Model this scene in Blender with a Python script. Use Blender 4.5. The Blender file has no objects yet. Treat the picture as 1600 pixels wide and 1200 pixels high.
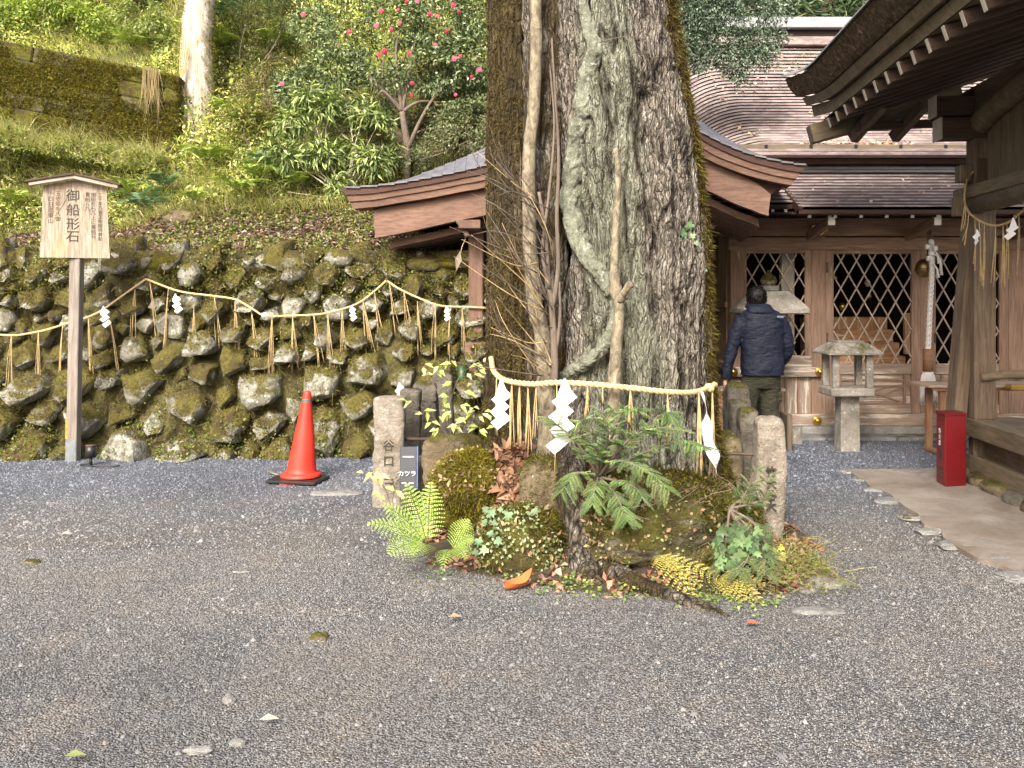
import bpy, bmesh, math, random
import numpy as np
from mathutils import Vector, Matrix
from math import radians as rad, sin, cos, pi

# ------------------------------------------------------------------ camera, light, exposure
scene = bpy.context.scene
COL = scene.collection
F, CX, HY, CZ = 1400.0, 800.0, 470.0, 1.5
cam_d = bpy.data.cameras.new("camera"); cam = bpy.data.objects.new("camera", cam_d); COL.objects.link(cam)
cam.location = (0, 0, CZ); cam.rotation_euler = (rad(90), 0, 0)
cam_d.sensor_width = 36; cam_d.lens = F / 1600 * 36; cam_d.shift_y = -(600 - HY) / 1600
cam_d.clip_start = 0.1; cam_d.clip_end = 600
scene.camera = cam
SUN_EL, SUN_AZ = 38, 199          # azimuth clockwise from +Y: behind the camera, a little to the left
world = bpy.data.worlds.new("World"); scene.world = world; world.use_nodes = True
wn = world.node_tree.nodes; wbg = wn["Background"]
sky = wn.new("ShaderNodeTexSky"); sky.sky_type = 'NISHITA'; sky.sun_disc = False
sky.sun_elevation = rad(SUN_EL); sky.sun_rotation = rad(SUN_AZ); sky.air_density = 1.0; sky.dust_density = 7.0; sky.ozone_density = 0.3
world.node_tree.links.new(sky.outputs[0], wbg.inputs[0]); wbg.inputs[1].default_value = 0.145
sd = bpy.data.lights.new("sun", 'SUN'); sun = bpy.data.objects.new("sun", sd); COL.objects.link(sun)
sd.energy = 2.0; sd.angle = rad(16); sd.color = (1.0, 0.975, 0.93)
_a = rad(SUN_AZ); sdir = Vector((sin(_a) * cos(rad(SUN_EL)), cos(_a) * cos(rad(SUN_EL)), sin(rad(SUN_EL))))
sun.rotation_euler = sdir.to_track_quat('Z', 'Y').to_euler(); sun.location = (0, 0, 30)
scene.view_settings.view_transform = 'Standard'; scene.view_settings.look = 'None'
scene.view_settings.gamma = 1; scene.view_settings.use_curve_mapping = False
scene.view_settings.exposure = 1.15
scene.render.engine = 'CYCLES'
scene.cycles.max_bounces = 6; scene.cycles.transparent_max_bounces = 6
scene.cycles.use_denoising = True

R = np.random.default_rng(7)
rnd = random.Random(5)

# ------------------------------------------------------------------ helpers
def P(px, py, Y):
    """surveyed point: direction read off the photograph, at the real distance Y"""
    return Vector(((px - CX) / F * Y, Y, CZ - (py - HY) / F * Y))

def _h(ix, iy, iz):
    h = (ix.astype(np.uint32) * np.uint32(374761393) + iy.astype(np.uint32) * np.uint32(668265263) + iz.astype(np.uint32) * np.uint32(2246822519))
    h ^= h >> np.uint32(13); h *= np.uint32(1274126177); h ^= h >> np.uint32(16)
    return (h & np.uint32(0xffffff)).astype(np.float64) / 16777215.0

def vn(p):
    p = np.asarray(p, float); i = np.floor(p).astype(np.int64); f = p - i; f = f * f * (3 - 2 * f)
    x, y, z = i[..., 0], i[..., 1], i[..., 2]; fx, fy, fz = f[..., 0], f[..., 1], f[..., 2]
    r = 0
    for dx in (0, 1):
        for dy in (0, 1):
            for dz in (0, 1):
                w = (fx if dx else 1 - fx) * (fy if dy else 1 - fy) * (fz if dz else 1 - fz)
                r = r + w * _h(x + dx, y + dy, z + dz)
    return r

def fbm(p, o=4):
    p = np.asarray(p, float); s = 0; a = 0.5; t = 0
    for k in range(o):
        s = s + a * vn(p * 2 ** k + 17.3 * k); t += a; a *= 0.5
    return s / t

def prop(o, label=None, cat=None, group=None, kind=None):
    if label: o["label"] = label
    if cat: o["category"] = cat
    if group: o["group"] = group
    if kind: o["kind"] = kind
    return o

def link(o, parent=None):
    COL.objects.link(o)
    if parent is not None:
        o.parent = parent
        l = parent.location if parent.parent is None else Vector((0, 0, 0))
        o.matrix_parent_inverse = Matrix.Translation(-l)
    return o

def thing(name, label, cat, loc=(0, 0, 0), group=None):
    o = bpy.data.objects.new(name, None); COL.objects.link(o); o.location = loc
    o.empty_display_size = 0.1
    return prop(o, label, cat, group)

def raw_mesh(name, V, Fc, mat=None, smooth=False, col=None, attrs=None):
    """V (n,3); Fc (m,k) int array, or a list of faces"""
    me = bpy.data.meshes.new(name)
    if isinstance(Fc, np.ndarray):
        V = np.asarray(V, np.float32); n, k = Fc.shape
        me.vertices.add(len(V)); me.vertices.foreach_set("co", V.ravel())
        me.loops.add(n * k); me.loops.foreach_set("vertex_index", Fc.astype(np.int32).ravel())
        me.polygons.add(n); me.polygons.foreach_set("loop_start", np.arange(0, n * k, k, dtype=np.int32))
        me.update(calc_edges=True)
    else:
        me.from_pydata([tuple(v) for v in V], [], Fc)
    if smooth: me.polygons.foreach_set("use_smooth", np.ones(len(me.polygons), bool))
    if col is not None:
        a = me.color_attributes.new("Col", 'FLOAT_COLOR', 'POINT')
        c = np.ones((len(V), 4), np.float32); c[:, :3] = np.clip(col, 0, 1); a.data.foreach_set("color", c.ravel())
    for k_, v_ in (attrs or {}).items():
        a = me.attributes.new(k_, 'FLOAT', 'POINT'); a.data.foreach_set("value", np.asarray(v_, np.float32))
    if mat: me.materials.append(mat)
    return me

def obj(name, V, Fc, mat=None, parent=None, smooth=False, col=None, attrs=None):
    o = bpy.data.objects.new(name, raw_mesh(name, V, Fc, mat, smooth, col, attrs))
    return link(o, parent)

_cb = {}
def cbox_mesh(l, w, h, ch, mat):
    """chamfered box, length along local X, shared between alike pieces"""
    key = (round(l, 4), round(w, 4), round(h, 4), round(ch, 4), mat.name)
    if key in _cb: return _cb[key]
    H = (l / 2, w / 2, h / 2); vs = []; idx = {}
    for sx in (-1, 1):
        for sy in (-1, 1):
            for sz in (-1, 1):
                s = (sx, sy, sz)
                for ax in range(3):
                    v = [s[i] * (H[i] - (0 if i == ax else ch)) for i in range(3)]
                    idx[(s, ax)] = len(vs); vs.append(v)
    fs = []
    for ax in range(3):
        a, b = [i for i in range(3) if i != ax]
        for s in (-1, 1):
            q = []
            for (sa, sb) in ((-1, -1), (1, -1), (1, 1), (-1, 1)):
                t = [0, 0, 0]; t[ax] = s; t[a] = sa; t[b] = sb; q.append(idx[(tuple(t), ax)])
            fs.append(q)
    for ax in range(3):
        a, b = [i for i in range(3) if i != ax]
        for sa in (-1, 1):
            for sb in (-1, 1):
                q = []
                for s, k in ((-1, a), (-1, b), (1, b), (1, a)):
                    t = [0, 0, 0]; t[ax] = s; t[a] = sa; t[b] = sb; q.append(idx[(tuple(t), k)])
                fs.append(q)
    for sx in (-1, 1):
        for sy in (-1, 1):
            for sz in (-1, 1):
                fs.append([idx[((sx, sy, sz), k)] for k in range(3)])
    me = raw_mesh("block", vs, fs, mat)
    bm = bmesh.new(); bm.from_mesh(me); bmesh.ops.recalc_face_normals(bm, faces=bm.faces); bm.to_mesh(me); bm.free()
    _cb[key] = me
    return me

def beam(name, p0, p1, w, h, mat, parent=None, up=(0, 0, 1), ch=None):
    p0, p1 = Vector(p0), Vector(p1); d = p1 - p0; l = d.length; x = d.normalized(); u = Vector(up)
    if abs(x.dot(u)) > 0.98: u = Vector((0, 1, 0))
    y = u.cross(x).normalized(); z = x.cross(y)
    if ch is None: ch = min(0.006, min(w, h) * 0.15)
    o = bpy.data.objects.new(name, cbox_mesh(l, w, h, ch, mat))
    M = Matrix((x, y, z)).transposed().to_4x4(); M.translation = (p0 + p1) / 2
    link(o, parent); o.matrix_basis = M
    return o

def box(name, x0, x1, y0, y1, z0, z1, mat, parent=None, ch=None):
    d = (x1 - x0, y1 - y0, z1 - z0); c = Vector(((x0 + x1) / 2, (y0 + y1) / 2, (z0 + z1) / 2)); a = max(range(3), key=lambda i: d[i])
    e = Vector([d[i] / 2 if i == a else 0 for i in range(3)])
    up = (0, 0, 1) if a != 2 else (0, 1, 0)
    if a == 0: w, h = d[1], d[2]
    elif a == 1: w, h = d[0], d[2]
    else: w, h = d[0], d[1]
    return beam(name, c - e, c + e, w, h, mat, parent, up, ch)

def tube_arr(path, rads, n=8, cap=True, wob=0.0, seed=0):
    path = np.asarray([tuple(p) for p in path], float); m = len(path)
    rads = np.full(m, rads) if np.isscalar(rads) else np.asarray(rads, float)
    T = np.gradient(path, axis=0); T /= np.linalg.norm(T, axis=1)[:, None] + 1e-12
    ref = np.array([0.0, 0, 1]) if abs(T[0, 2]) < 0.8 else np.array([0.0, 1, 0])
    N = np.cross(ref, T[0]); N /= np.linalg.norm(N); Ns = []
    for t in T:
        N = N - t * N.dot(t); N = N / (np.linalg.norm(N) + 1e-12); Ns.append(N)
    Ns = np.array(Ns); B = np.cross(T, Ns)
    th = np.linspace(0, 2 * pi, n, endpoint=False)
    V = path[:, None, :] + rads[:, None, None] * (np.cos(th)[None, :, None] * Ns[:, None, :] + np.sin(th)[None, :, None] * B[:, None, :])
    if wob:
        nn = fbm(V * (0.7 / max(rads.max(), 1e-4)) + seed, 2) - 0.5
        V = V + (V - path[:, None, :]) * (nn * wob * 2)[..., None]
    V = V.reshape(-1, 3)
    i = np.arange(m - 1)[:, None] * n; j = np.arange(n)[None, :]; j2 = (j + 1) % n
    Q = np.stack([i + j, i + j2, i + n + j2, i + n + j], -1).reshape(-1, 4)
    Fl = np.concatenate([Q[:, [0, 1, 2]], Q[:, [0, 2, 3]]])
    if cap:
        V = np.vstack([V, path[0], path[-1]]); c0, c1 = len(V) - 2, len(V) - 1; jj = np.arange(n); e = (m - 1) * n
        Fl = np.vstack([Fl, np.stack([np.full(n, c0), (jj + 1) % n, jj], -1), np.stack([np.full(n, c1), e + jj, e + (jj + 1) % n], -1)])
    return V, Fl

def merge(arrs):
    Vs, Fs, o = [], [], 0
    for V, Fc in arrs:
        Vs.append(V); Fs.append(Fc + o); o += len(V)
    return np.vstack(Vs), np.vstack(Fs)

def tube(name, path, rads, mat, parent=None, n=8, smooth=True, wob=0.0, seed=0):
    V, Fc = tube_arr(path, rads, n, True, wob, seed)
    return obj(name, V, Fc, mat, parent, smooth)

def spline(pts, k=8):
    """Catmull-Rom through points"""
    pts = [np.array(tuple(p), float) for p in pts]; out = []
    q = [2 * pts[0] - pts[1]] + pts + [2 * pts[-1] - pts[-2]]
    for i in range(1, len(q) - 2):
        for t in np.linspace(0, 1, k, endpoint=False):
            a, b, c, d = q[i - 1], q[i], q[i + 1], q[i + 2]
            out.append(0.5 * ((2 * b) + (-a + c) * t + (2 * a - 5 * b + 4 * c - d) * t * t + (-a + 3 * b - 3 * c + d) * t ** 3))
    out.append(pts[-1]); return np.array(out)

def leaf_arr(pos, ax, nrm, L, W, fold=0.25, droop=0.15):
    """diamond leaves with a folded midrib: 4 verts, 2 tris each"""
    N = len(pos); ax = ax / (np.linalg.norm(ax, axis=1)[:, None] + 1e-9)
    s = np.cross(ax, nrm); s /= (np.linalg.norm(s, axis=1)[:, None] + 1e-9); u = np.cross(s, ax)
    L = np.broadcast_to(L, N)[:, None]; W = np.broadcast_to(W, N)[:, None]
    a = pos; b = pos + ax * L * .45 + s * W * .5 + u * W * fold; c = pos + ax * L - u * L * droop; d = pos + ax * L * .45 - s * W * .5 + u * W * fold
    V = np.stack([a, b, c, d], 1).reshape(-1, 3); i = np.arange(N)[:, None] * 4
    return V, np.concatenate([i + np.array([[0, 1, 2]]), i + np.array([[0, 2, 3]])])

def blade_arr(pos, ax, side, L, W, bend):
    """grass blades: 5 verts, 3 tris, bending toward `bend` vectors"""
    N = len(pos); L = np.broadcast_to(L, N)[:, None]; W = np.broadcast_to(W, N)[:, None]
    ax = ax / (np.linalg.norm(ax, axis=1)[:, None] + 1e-9); side = side / (np.linalg.norm(side, axis=1)[:, None] + 1e-9)
    m = pos + ax * L * .55 + bend * L * .2; t = pos + ax * L * .9 + bend * L * .75
    V = np.stack([pos - side * W * .5, pos + side * W * .5, m + side * W * .4, m - side * W * .4, t], 1).reshape(-1, 3); i = np.arange(N)[:, None] * 5
    return V, np.concatenate([i + np.array([[0, 1, 2]]), i + np.array([[0, 2, 3]]), i + np.array([[3, 2, 4]])])

def rv(n, s=1.0): return R.normal(0, s, (n, 3))
def pal(n, colors, w=None, var=0.2):
    c = np.array(colors, float); w = None if w is None else np.array(w) / sum(w)
    k = R.choice(len(c), n, p=w); return c[k] * (1 + R.uniform(-var, var, (n, 1)))

# ------------------------------------------------------------------ materials
def new_mat(name):
    m = bpy.data.materials.new(name); m.use_nodes = True; nt = m.node_tree
    return m, nt, nt.nodes["Principled BSDF"]
def nd(nt, t, **k):
    n = nt.nodes.new(t)
    for a, b in k.items(): setattr(n, a, b)
    return n
def noise(nt, vec, scale, detail=4, rough=.55, dist=0.0):
    n = nd(nt, "ShaderNodeTexNoise"); n.inputs["Scale"].default_value = scale; n.inputs["Detail"].default_value = detail
    n.inputs["Roughness"].default_value = rough; n.inputs["Distortion"].default_value = dist
    if vec is not None: nt.links.new(vec, n.inputs["Vector"])
    return n.outputs["Fac"]
def voro(nt, vec, scale, feat='F1', out="Distance", rnd_=1.0):
    n = nd(nt, "ShaderNodeTexVoronoi", feature=feat); n.inputs["Scale"].default_value = scale
    n.inputs["Randomness"].default_value = rnd_
    if vec is not None: nt.links.new(vec, n.inputs["Vector"])
    return n.outputs[out]
def ramp(nt, fac, stops, interp='LINEAR'):
    r = nd(nt, "ShaderNodeValToRGB"); e = r.color_ramp.elements; r.color_ramp.interpolation = interp
    while len(e) < len(stops): e.new(0.5)
    for i, (p, c) in enumerate(stops):
        e[i].position = p; e[i].color = (c if not np.isscalar(c) else (c, c, c)) + (1,) if not np.isscalar(c) else (c, c, c, 1)
    nt.links.new(fac, r.inputs[0]); return r.outputs[0]
def mixc(nt, fac, a, b, mode='MIX'):
    m = nd(nt, "ShaderNodeMix", data_type='RGBA', blend_type=mode)
    for s, v in ((m.inputs[0], fac), (m.inputs[6], a), (m.inputs[7], b)):
        if isinstance(v, (int, float)): s.default_value = v
        elif isinstance(v, tuple): s.default_value = v + (1,)
        else: nt.links.new(v, s)
    return m.outputs[2]
def math_(nt, op, a, b=0.0, c=None):
    m = nd(nt, "ShaderNodeMath", operation=op)
    for i, v in enumerate((a, b, c)):
        if v is None: continue
        if isinstance(v, (int, float)): m.inputs[i].default_value = v
        else: nt.links.new(v, m.inputs[i])
    return m.outputs[0]
def bump(nt, h, strength, dist, bsdf, prev=None):
    b = nd(nt, "ShaderNodeBump"); b.inputs["Strength"].default_value = strength; b.inputs["Distance"].default_value = dist
    nt.links.new(h, b.inputs["Height"])
    if prev is not None: nt.links.new(prev, b.inputs["Normal"])
    if bsdf is not None: nt.links.new(b.outputs[0], bsdf.inputs["Normal"])
    return b.outputs[0]
def coords(nt, which="Object", scale=None, rand=False):
    v = nd(nt, "ShaderNodeTexCoord").outputs[which] if which != "Position" else nd(nt, "ShaderNodeNewGeometry").outputs["Position"]
    if rand:
        oi = nd(nt, "ShaderNodeObjectInfo"); a = nd(nt, "ShaderNodeVectorMath", operation='MULTIPLY_ADD')
        nt.links.new(oi.outputs["Random"], a.inputs[0]); a.inputs[1].default_value = (31, 17, 23); nt.links.new(v, a.inputs[2]); v = a.outputs[0]
    if scale:
        mp = nd(nt, "ShaderNodeMapping"); mp.inputs["Scale"].default_value = scale; nt.links.new(v, mp.inputs[0]); v = mp.outputs[0]
    return v
def normal_z(nt):
    g = nd(nt, "ShaderNodeNewGeometry"); s = nd(nt, "ShaderNodeSeparateXYZ"); nt.links.new(g.outputs["Normal"], s.inputs[0]); return s.outputs[2]

def wood(name, lo, hi, worn=None, wornamt=.6, rough=.75, bstr=.5):
    m, nt, b = new_mat(name); v = coords(nt, "Object", (2.2, 26, 26), True); g = noise(nt, v, 1.6, 6, .65, .6)
    c = ramp(nt, g, [(.3, lo), (.62, hi)])
    v2 = coords(nt, "Object", (1, 3.5, 3.5), True); big = noise(nt, v2, 1.7, 4, .6)
    c = mixc(nt, ramp(nt, big, [(.35, .0), (.7, .5)]), c, tuple(x * .55 for x in lo))
    if worn:
        w = noise(nt, coords(nt, "Object", (1.5, 14, 14), True), 1.3, 5, .7, .4)
        c = mixc(nt, ramp(nt, w, [(wornamt, 0.0), (wornamt + .08, .85)]), c, worn)
    nt.links.new(c, b.inputs["Base Color"]); b.inputs["Roughness"].default_value = rough
    bump(nt, g, bstr, .004, b)
    return m

def plain(name, c, rough=.6, metal=0.0, var=.25, scale=12, bstr=.2, bdist=.003):
    m, nt, b = new_mat(name); n = noise(nt, coords(nt, "Object", None, True), scale, 5, .6)
    nt.links.new(ramp(nt, n, [(.3, tuple(x * (1 - var) for x in c)), (.7, tuple(min(1, x * (1 + var)) for x in c))]), b.inputs["Base Color"])
    b.inputs["Roughness"].default_value = rough; b.inputs["Metallic"].default_value = metal
    if bstr: bump(nt, noise(nt, coords(nt, "Object", None, True), scale * 4, 4, .6), bstr, bdist, b)
    return m

def leafmat(name, trans=.35, rough=.55, spec=.35):
    m, nt, b = new_mat(name); a = nd(nt, "ShaderNodeAttribute", attribute_name="Col")
    nt.links.new(a.outputs["Color"], b.inputs["Base Color"]); b.inputs["Roughness"].default_value = rough; b.inputs["Specular IOR Level"].default_value = spec
    t = nd(nt, "ShaderNodeBsdfTranslucent"); mx = nd(nt, "ShaderNodeMixShader"); mx.inputs[0].default_value = trans
    nt.links.new(mixc(nt, 1.0, a.outputs["Color"], (1.0, 1.0, .55), 'MULTIPLY'), t.inputs[0])
    nt.links.new(b.outputs[0], mx.inputs[1]); nt.links.new(t.outputs[0], mx.inputs[2]); nt.links.new(mx.outputs[0], nt.nodes["Material Output"].inputs[0])
    return m

def rockmat(name, stops, moss=.5, mosscol=((.045, .045, .014), (.16, .15, .035)), scale=3.0, lichen=.64, rand=True, bs=.9):
    m, nt, b = new_mat(name); v = coords(nt, "Position", None, rand)
    n1 = noise(nt, v, scale, 8, .65); n2 = noise(nt, v, scale * 9, 6, .7)
    c = ramp(nt, n1, stops); c = mixc(nt, .55, c, ramp(nt, n2, [(.3, .25), (.7, 1.0)]), 'MULTIPLY')
    c = mixc(nt, ramp(nt, noise(nt, v, scale * 4, 5, .7), [(lichen, 0.0), (lichen + .05, .8)]), c, (.62, .64, .58))
    h = math_(nt, 'ADD', n2, math_(nt, 'MULTIPLY', n1, 2.0))
    if moss > 0:
        oi = nd(nt, "ShaderNodeObjectInfo").outputs["Random"]
        f = math_(nt, 'ADD', noise(nt, v, scale * 1.1, 6, .7), math_(nt, 'MULTIPLY', normal_z(nt), .24))
        f = math_(nt, 'ADD', f, math_(nt, 'MULTIPLY', math_(nt, 'SUBTRACT', oi, .5), .30 if rand else 0.0))
        f = ramp(nt, f, [(1 - moss - .05, 0.0), (1 - moss + .05, 1.0)])
        mc = ramp(nt, noise(nt, v, 38, 5, .75), [(.32, mosscol[0]), (.68, mosscol[1])])
        mc = mixc(nt, ramp(nt, noise(nt, v, 5, 4, .6), [(.48, 0.0), (.62, .8)]), mc, (.075, .055, .03))
        c = mixc(nt, f, c, mc); h = math_(nt, 'ADD', h, math_(nt, 'MULTIPLY', math_(nt, 'MULTIPLY', f, noise(nt, v, 60, 4, .8)), 1.6))
    nt.links.new(c, b.inputs["Base Color"]); b.inputs["Roughness"].default_value = .95; b.inputs["Specular IOR Level"].default_value = .2
    bump(nt, h, bs, .02, b)
    return m

M = {}
M['shrine'] = wood("shrine_wood", (.20, .118, .078), (.38, .255, .18), (.56, .47, .38), .64)
M['shrine_worn'] = wood("shrine_wood_worn", (.24, .17, .125), (.42, .33, .26), (.68, .61, .52), .52)
M['lattice'] = wood("lattice_wood", (.40, .30, .23), (.62, .51, .42), None)
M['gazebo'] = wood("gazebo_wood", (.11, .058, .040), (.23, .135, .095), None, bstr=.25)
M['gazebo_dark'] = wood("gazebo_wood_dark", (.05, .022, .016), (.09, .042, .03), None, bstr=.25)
M['old'] = wood("old_wood", (.075, .052, .034), (.19, .14, .095), (.28, .23, .16), .66)
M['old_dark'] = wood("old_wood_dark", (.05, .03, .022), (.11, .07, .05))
M['old_moss'] = wood("old_wood_mossy", (.09, .068, .042), (.21, .165, .105), (.15, .145, .05), .62)
M['orange_wood'] = wood("fresh_wood", (.22, .11, .055), (.40, .23, .13))
M['pale_wood'] = wood("pale_counter_wood", (.35, .25, .17), (.55, .43, .32))
M['sign'] = wood("sign_board_wood", (.26, .20, .145), (.60, .52, .42), (.42, .25, .12), .6)
M['signpost'] = wood("sign_post_wood", (.17, .14, .12), (.33, .29, .25))
M['white'] = plain("white_paint", (.78, .76, .70), .7, var=.08)
M['paper'] = plain("white_paper", (.86, .87, .90), .8, var=.04, bstr=0)
M['gold'] = plain("brass", (.72, .47, .13), .32, 1.0, .1)
M['oldbrass'] = plain("dull_brass", (.36, .27, .12), .42, 1.0, .3, 6)
M['black'] = plain("black_plastic", (.02, .02, .022), .4)
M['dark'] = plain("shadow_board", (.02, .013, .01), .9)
M['straw'] = plain("straw", (.46, .34, .17), .85, var=.3, scale=30, bstr=.5)
M['rope'] = plain("rope_straw", (.62, .47, .25), .8, var=.25, scale=45, bstr=.8, bdist=.004)
M['whiterope'] = plain("white_cord", (.75, .74, .72), .85, var=.1, scale=60, bstr=.6)
M['cone'] = plain("cone_plastic", (.66, .040, .022), .5, var=.22, scale=4, bstr=.12)
M['coneband'] = plain("cone_band", (.06, .13, .13), .5)
M['redbox'] = plain("red_steel", (.15, .008, .010), .4, var=.2, scale=5, bstr=.05)
M['iron'] = plain("rusty_iron", (.10, .075, .055), .7, .4, .4, 20)
M['slate'] = plain("slate_plaque", (.028, .034, .045), .5, var=.2)
M['bamboo'] = plain("green_bamboo", (.025, .06, .02), .4, var=.3)
M['ink'] = plain("ink", (.06, .052, .045), .9, var=0, bstr=0)
M['carve'] = plain("carved_letter", (.05, .043, .034), 1, var=.2, bstr=0)
M['letter'] = plain("pale_letter", (.6, .62, .64), .8, var=0, bstr=0)
M['leaf'] = leafmat("leaf"); M['grass'] = leafmat("grass", .4, .7, .2); M['gloss'] = leafmat("glossy_leaf", .2, .42, .32)
M['moss'] = leafmat("moss_tuft", .3, .9, .05); M['litter'] = leafmat("dry_leaf", .12, .8, .15); M['pebble'] = leafmat("pebble", 0, .9, .25)
M['stone_wall'] = rockmat("wall_stone", [(.3, (.15, .14, .105)), (.5, (.30, .295, .24)), (.7, (.50, .49, .42))], .445, ((.06, .052, .018), (.22, .195, .05)), scale=4.2, lichen=.57)
M['boulder'] = rockmat("mossy_boulder", [(.3, (.08, .07, .05)), (.6, (.2, .18, .13))], .60, rand=False)
M['mossy'] = rockmat("moss_boulder", [(.3, (.08, .07, .05)), (.6, (.2, .18, .13))], .80, ((.05, .05, .008), (.22, .19, .022)), rand=False)
M['brown_boulder'] = rockmat("brown_boulder", [(.3, (.13, .10, .065)), (.65, (.27, .22, .14))], .40, rand=False)
M['pillar'] = rockmat("pillar_granite", [(.3, (.22, .19, .15)), (.65, (.48, .43, .36))], .0, scale=6, lichen=.62, bs=1.0)
M['pillar_dark'] = rockmat("dark_granite", [(.3, (.10, .09, .075)), (.65, (.24, .22, .18))], .28, scale=6, lichen=.7)
M['lantern'] = rockmat("lantern_granite", [(.3, (.20, .18, .15)), (.65, (.42, .39, .34))], .12, scale=5, lichen=.62, bs=.5)
M['plinth'] = rockmat("granite_plinth", [(.3, (.26, .25, .23)), (.65, (.42, .41, .38))], .0, scale=9, lichen=.75, bs=.3)
M['flat'] = rockmat("flat_stone", [(.3, (.17, .17, .165)), (.65, (.36, .355, .34))], .1, scale=6, lichen=.66, bs=.6)
# ------------------------------------------------------------------ ground and terrain
def ground_material():
    m, nt, b = new_mat("gravel_ground"); v = coords(nt, "Position")
    big = noise(nt, v, .55, 5, .6, .6); mid = noise(nt, v, 2.6, 6, .7)
    c = ramp(nt, big, [(.36, (.18, .182, .186)), (.5, (.232, .23, .228)), (.64, (.285, .267, .243))])
    c = mixc(nt, ramp(nt, mid, [(.52, 0.0), (.66, .7)]), c, (.33, .285, .24))
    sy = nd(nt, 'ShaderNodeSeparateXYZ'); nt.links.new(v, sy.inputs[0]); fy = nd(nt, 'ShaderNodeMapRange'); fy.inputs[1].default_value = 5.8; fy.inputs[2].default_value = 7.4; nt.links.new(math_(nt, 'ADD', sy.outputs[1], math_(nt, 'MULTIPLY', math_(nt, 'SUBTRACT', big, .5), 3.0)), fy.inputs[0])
    c = mixc(nt, fy.outputs[0], c, mixc(nt, 1.0, c, (.88, .98, 1.18), 'MULTIPLY'))  # far gravel bluer: its own tone plus sky reflection put into the colour
    cell = nd(nt, "ShaderNodeTexVoronoi"); cell.inputs["Scale"].default_value = 110; nt.links.new(v, cell.inputs["Vector"])
    s = nd(nt, "ShaderNodeSeparateColor"); nt.links.new(cell.outputs["Color"], s.inputs[0])
    c = mixc(nt, 1.0, c, ramp(nt, s.outputs[0], [(0, .5), (.6, .95), (.95, 1.2), (1, 1.7)]), 'MULTIPLY')
    c = mixc(nt, 1.0, c, ramp(nt, cell.outputs["Distance"], [(0.25, 1.0), (.6, .45)]), 'MULTIPLY')
    nt.links.new(c, b.inputs["Base Color"]); b.inputs["Roughness"].default_value = .95; b.inputs["Specular IOR Level"].default_value = .25
    h = math_(nt, 'ADD', math_(nt, 'MULTIPLY', cell.outputs["Distance"], -1.0), math_(nt, 'MULTIPLY', mid, 1.2))
    bump(nt, h, .9, .012, b); return m
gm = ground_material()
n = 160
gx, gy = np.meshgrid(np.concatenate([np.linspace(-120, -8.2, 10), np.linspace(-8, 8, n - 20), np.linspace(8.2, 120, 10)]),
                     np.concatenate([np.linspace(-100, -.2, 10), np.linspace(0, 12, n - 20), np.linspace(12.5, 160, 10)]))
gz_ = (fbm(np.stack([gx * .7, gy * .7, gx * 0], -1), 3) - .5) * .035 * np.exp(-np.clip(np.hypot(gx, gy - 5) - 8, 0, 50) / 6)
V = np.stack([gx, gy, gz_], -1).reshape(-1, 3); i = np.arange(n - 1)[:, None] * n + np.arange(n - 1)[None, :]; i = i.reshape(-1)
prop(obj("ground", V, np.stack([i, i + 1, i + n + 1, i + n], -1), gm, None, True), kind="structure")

def ground_z(x, y): return (fbm(np.stack([x * .7, y * .7, x * 0], -1), 3) - .5) * .035 * np.exp(-np.clip(np.hypot(x, y - 5) - 8, 0, 50) / 6)

def sstep(a, b, x):
    t = np.clip((x - a) / (b - a), 0, 1); return t * t * (3 - 2 * t)
PATH = [P(1320, 738, 7.84)[:2], P(1345, 752, 7.45)[:2], P(1395, 785, 6.67)[:2], P(1440, 815, 6.09)[:2], P(1500, 858, 5.41)[:2], P(1560, 888, 5.02)[:2], P(1640, 925, 4.62)[:2]]
PATH = [(p[0], p[1]) for p in PATH] + [(3.3, 3.3), (4.6, 1.2), (7, .2), (8, 9), (3.6, 7.9)]

# crushed stone: four-sided chips lying on the ground
def blue(x, y): return sstep(5.8, 7.4, y + (fbm(np.stack([x * .8, y * .8, x * 0 + 2], -1), 3) - .5) * 2.4)  # bluer with distance, partly sky reflection painted into the chips
def chips(N, y0, y1, smin, smax, zoff=0.0):
    y = np.sqrt(R.uniform(y0 ** 2, y1 ** 2, N)); x = R.uniform(-.62, .62, N) * y
    keep = ~inside(np.stack([x, y], 1), PATH); x, y = x[keep], y[keep]; N = len(x)
    s = R.uniform(smin, smax, N) * (1 + (R.random(N) < .02) * R.uniform(.3, 1.5, N)); th = R.uniform(0, 2 * pi, N)
    a = np.stack([th + k * pi / 2 + R.uniform(-.5, .5, N) for k in range(4)], 1); rr = s[:, None] * R.uniform(.4, .62, (N, 4))
    b = np.stack([x[:, None] + np.cos(a) * rr, y[:, None] + np.sin(a) * rr, np.full((N, 4), -.003)], -1)
    t = np.stack([x + R.uniform(-.3, .3, N) * s, y + R.uniform(-.3, .3, N) * s, s * R.uniform(.22, .5, N)], -1)[:, None, :]
    V = np.concatenate([b, t], 1); V[..., 2] += (ground_z(x, y) + zoff)[:, None]; V = V.reshape(-1, 3)
    i = np.arange(N)[:, None] * 5; Fc = np.concatenate([i + np.array([[k, (k + 1) % 4, 4]]) for k in range(4)])
    pt = fbm(np.stack([x * .9, y * .9, x * 0 + 9], -1), 3)
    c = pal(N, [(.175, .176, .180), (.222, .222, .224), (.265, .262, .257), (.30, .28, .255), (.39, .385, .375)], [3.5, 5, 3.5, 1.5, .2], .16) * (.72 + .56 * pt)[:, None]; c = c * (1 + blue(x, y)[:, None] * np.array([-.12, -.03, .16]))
    return V, Fc, np.repeat(c, 5, 0)
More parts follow.
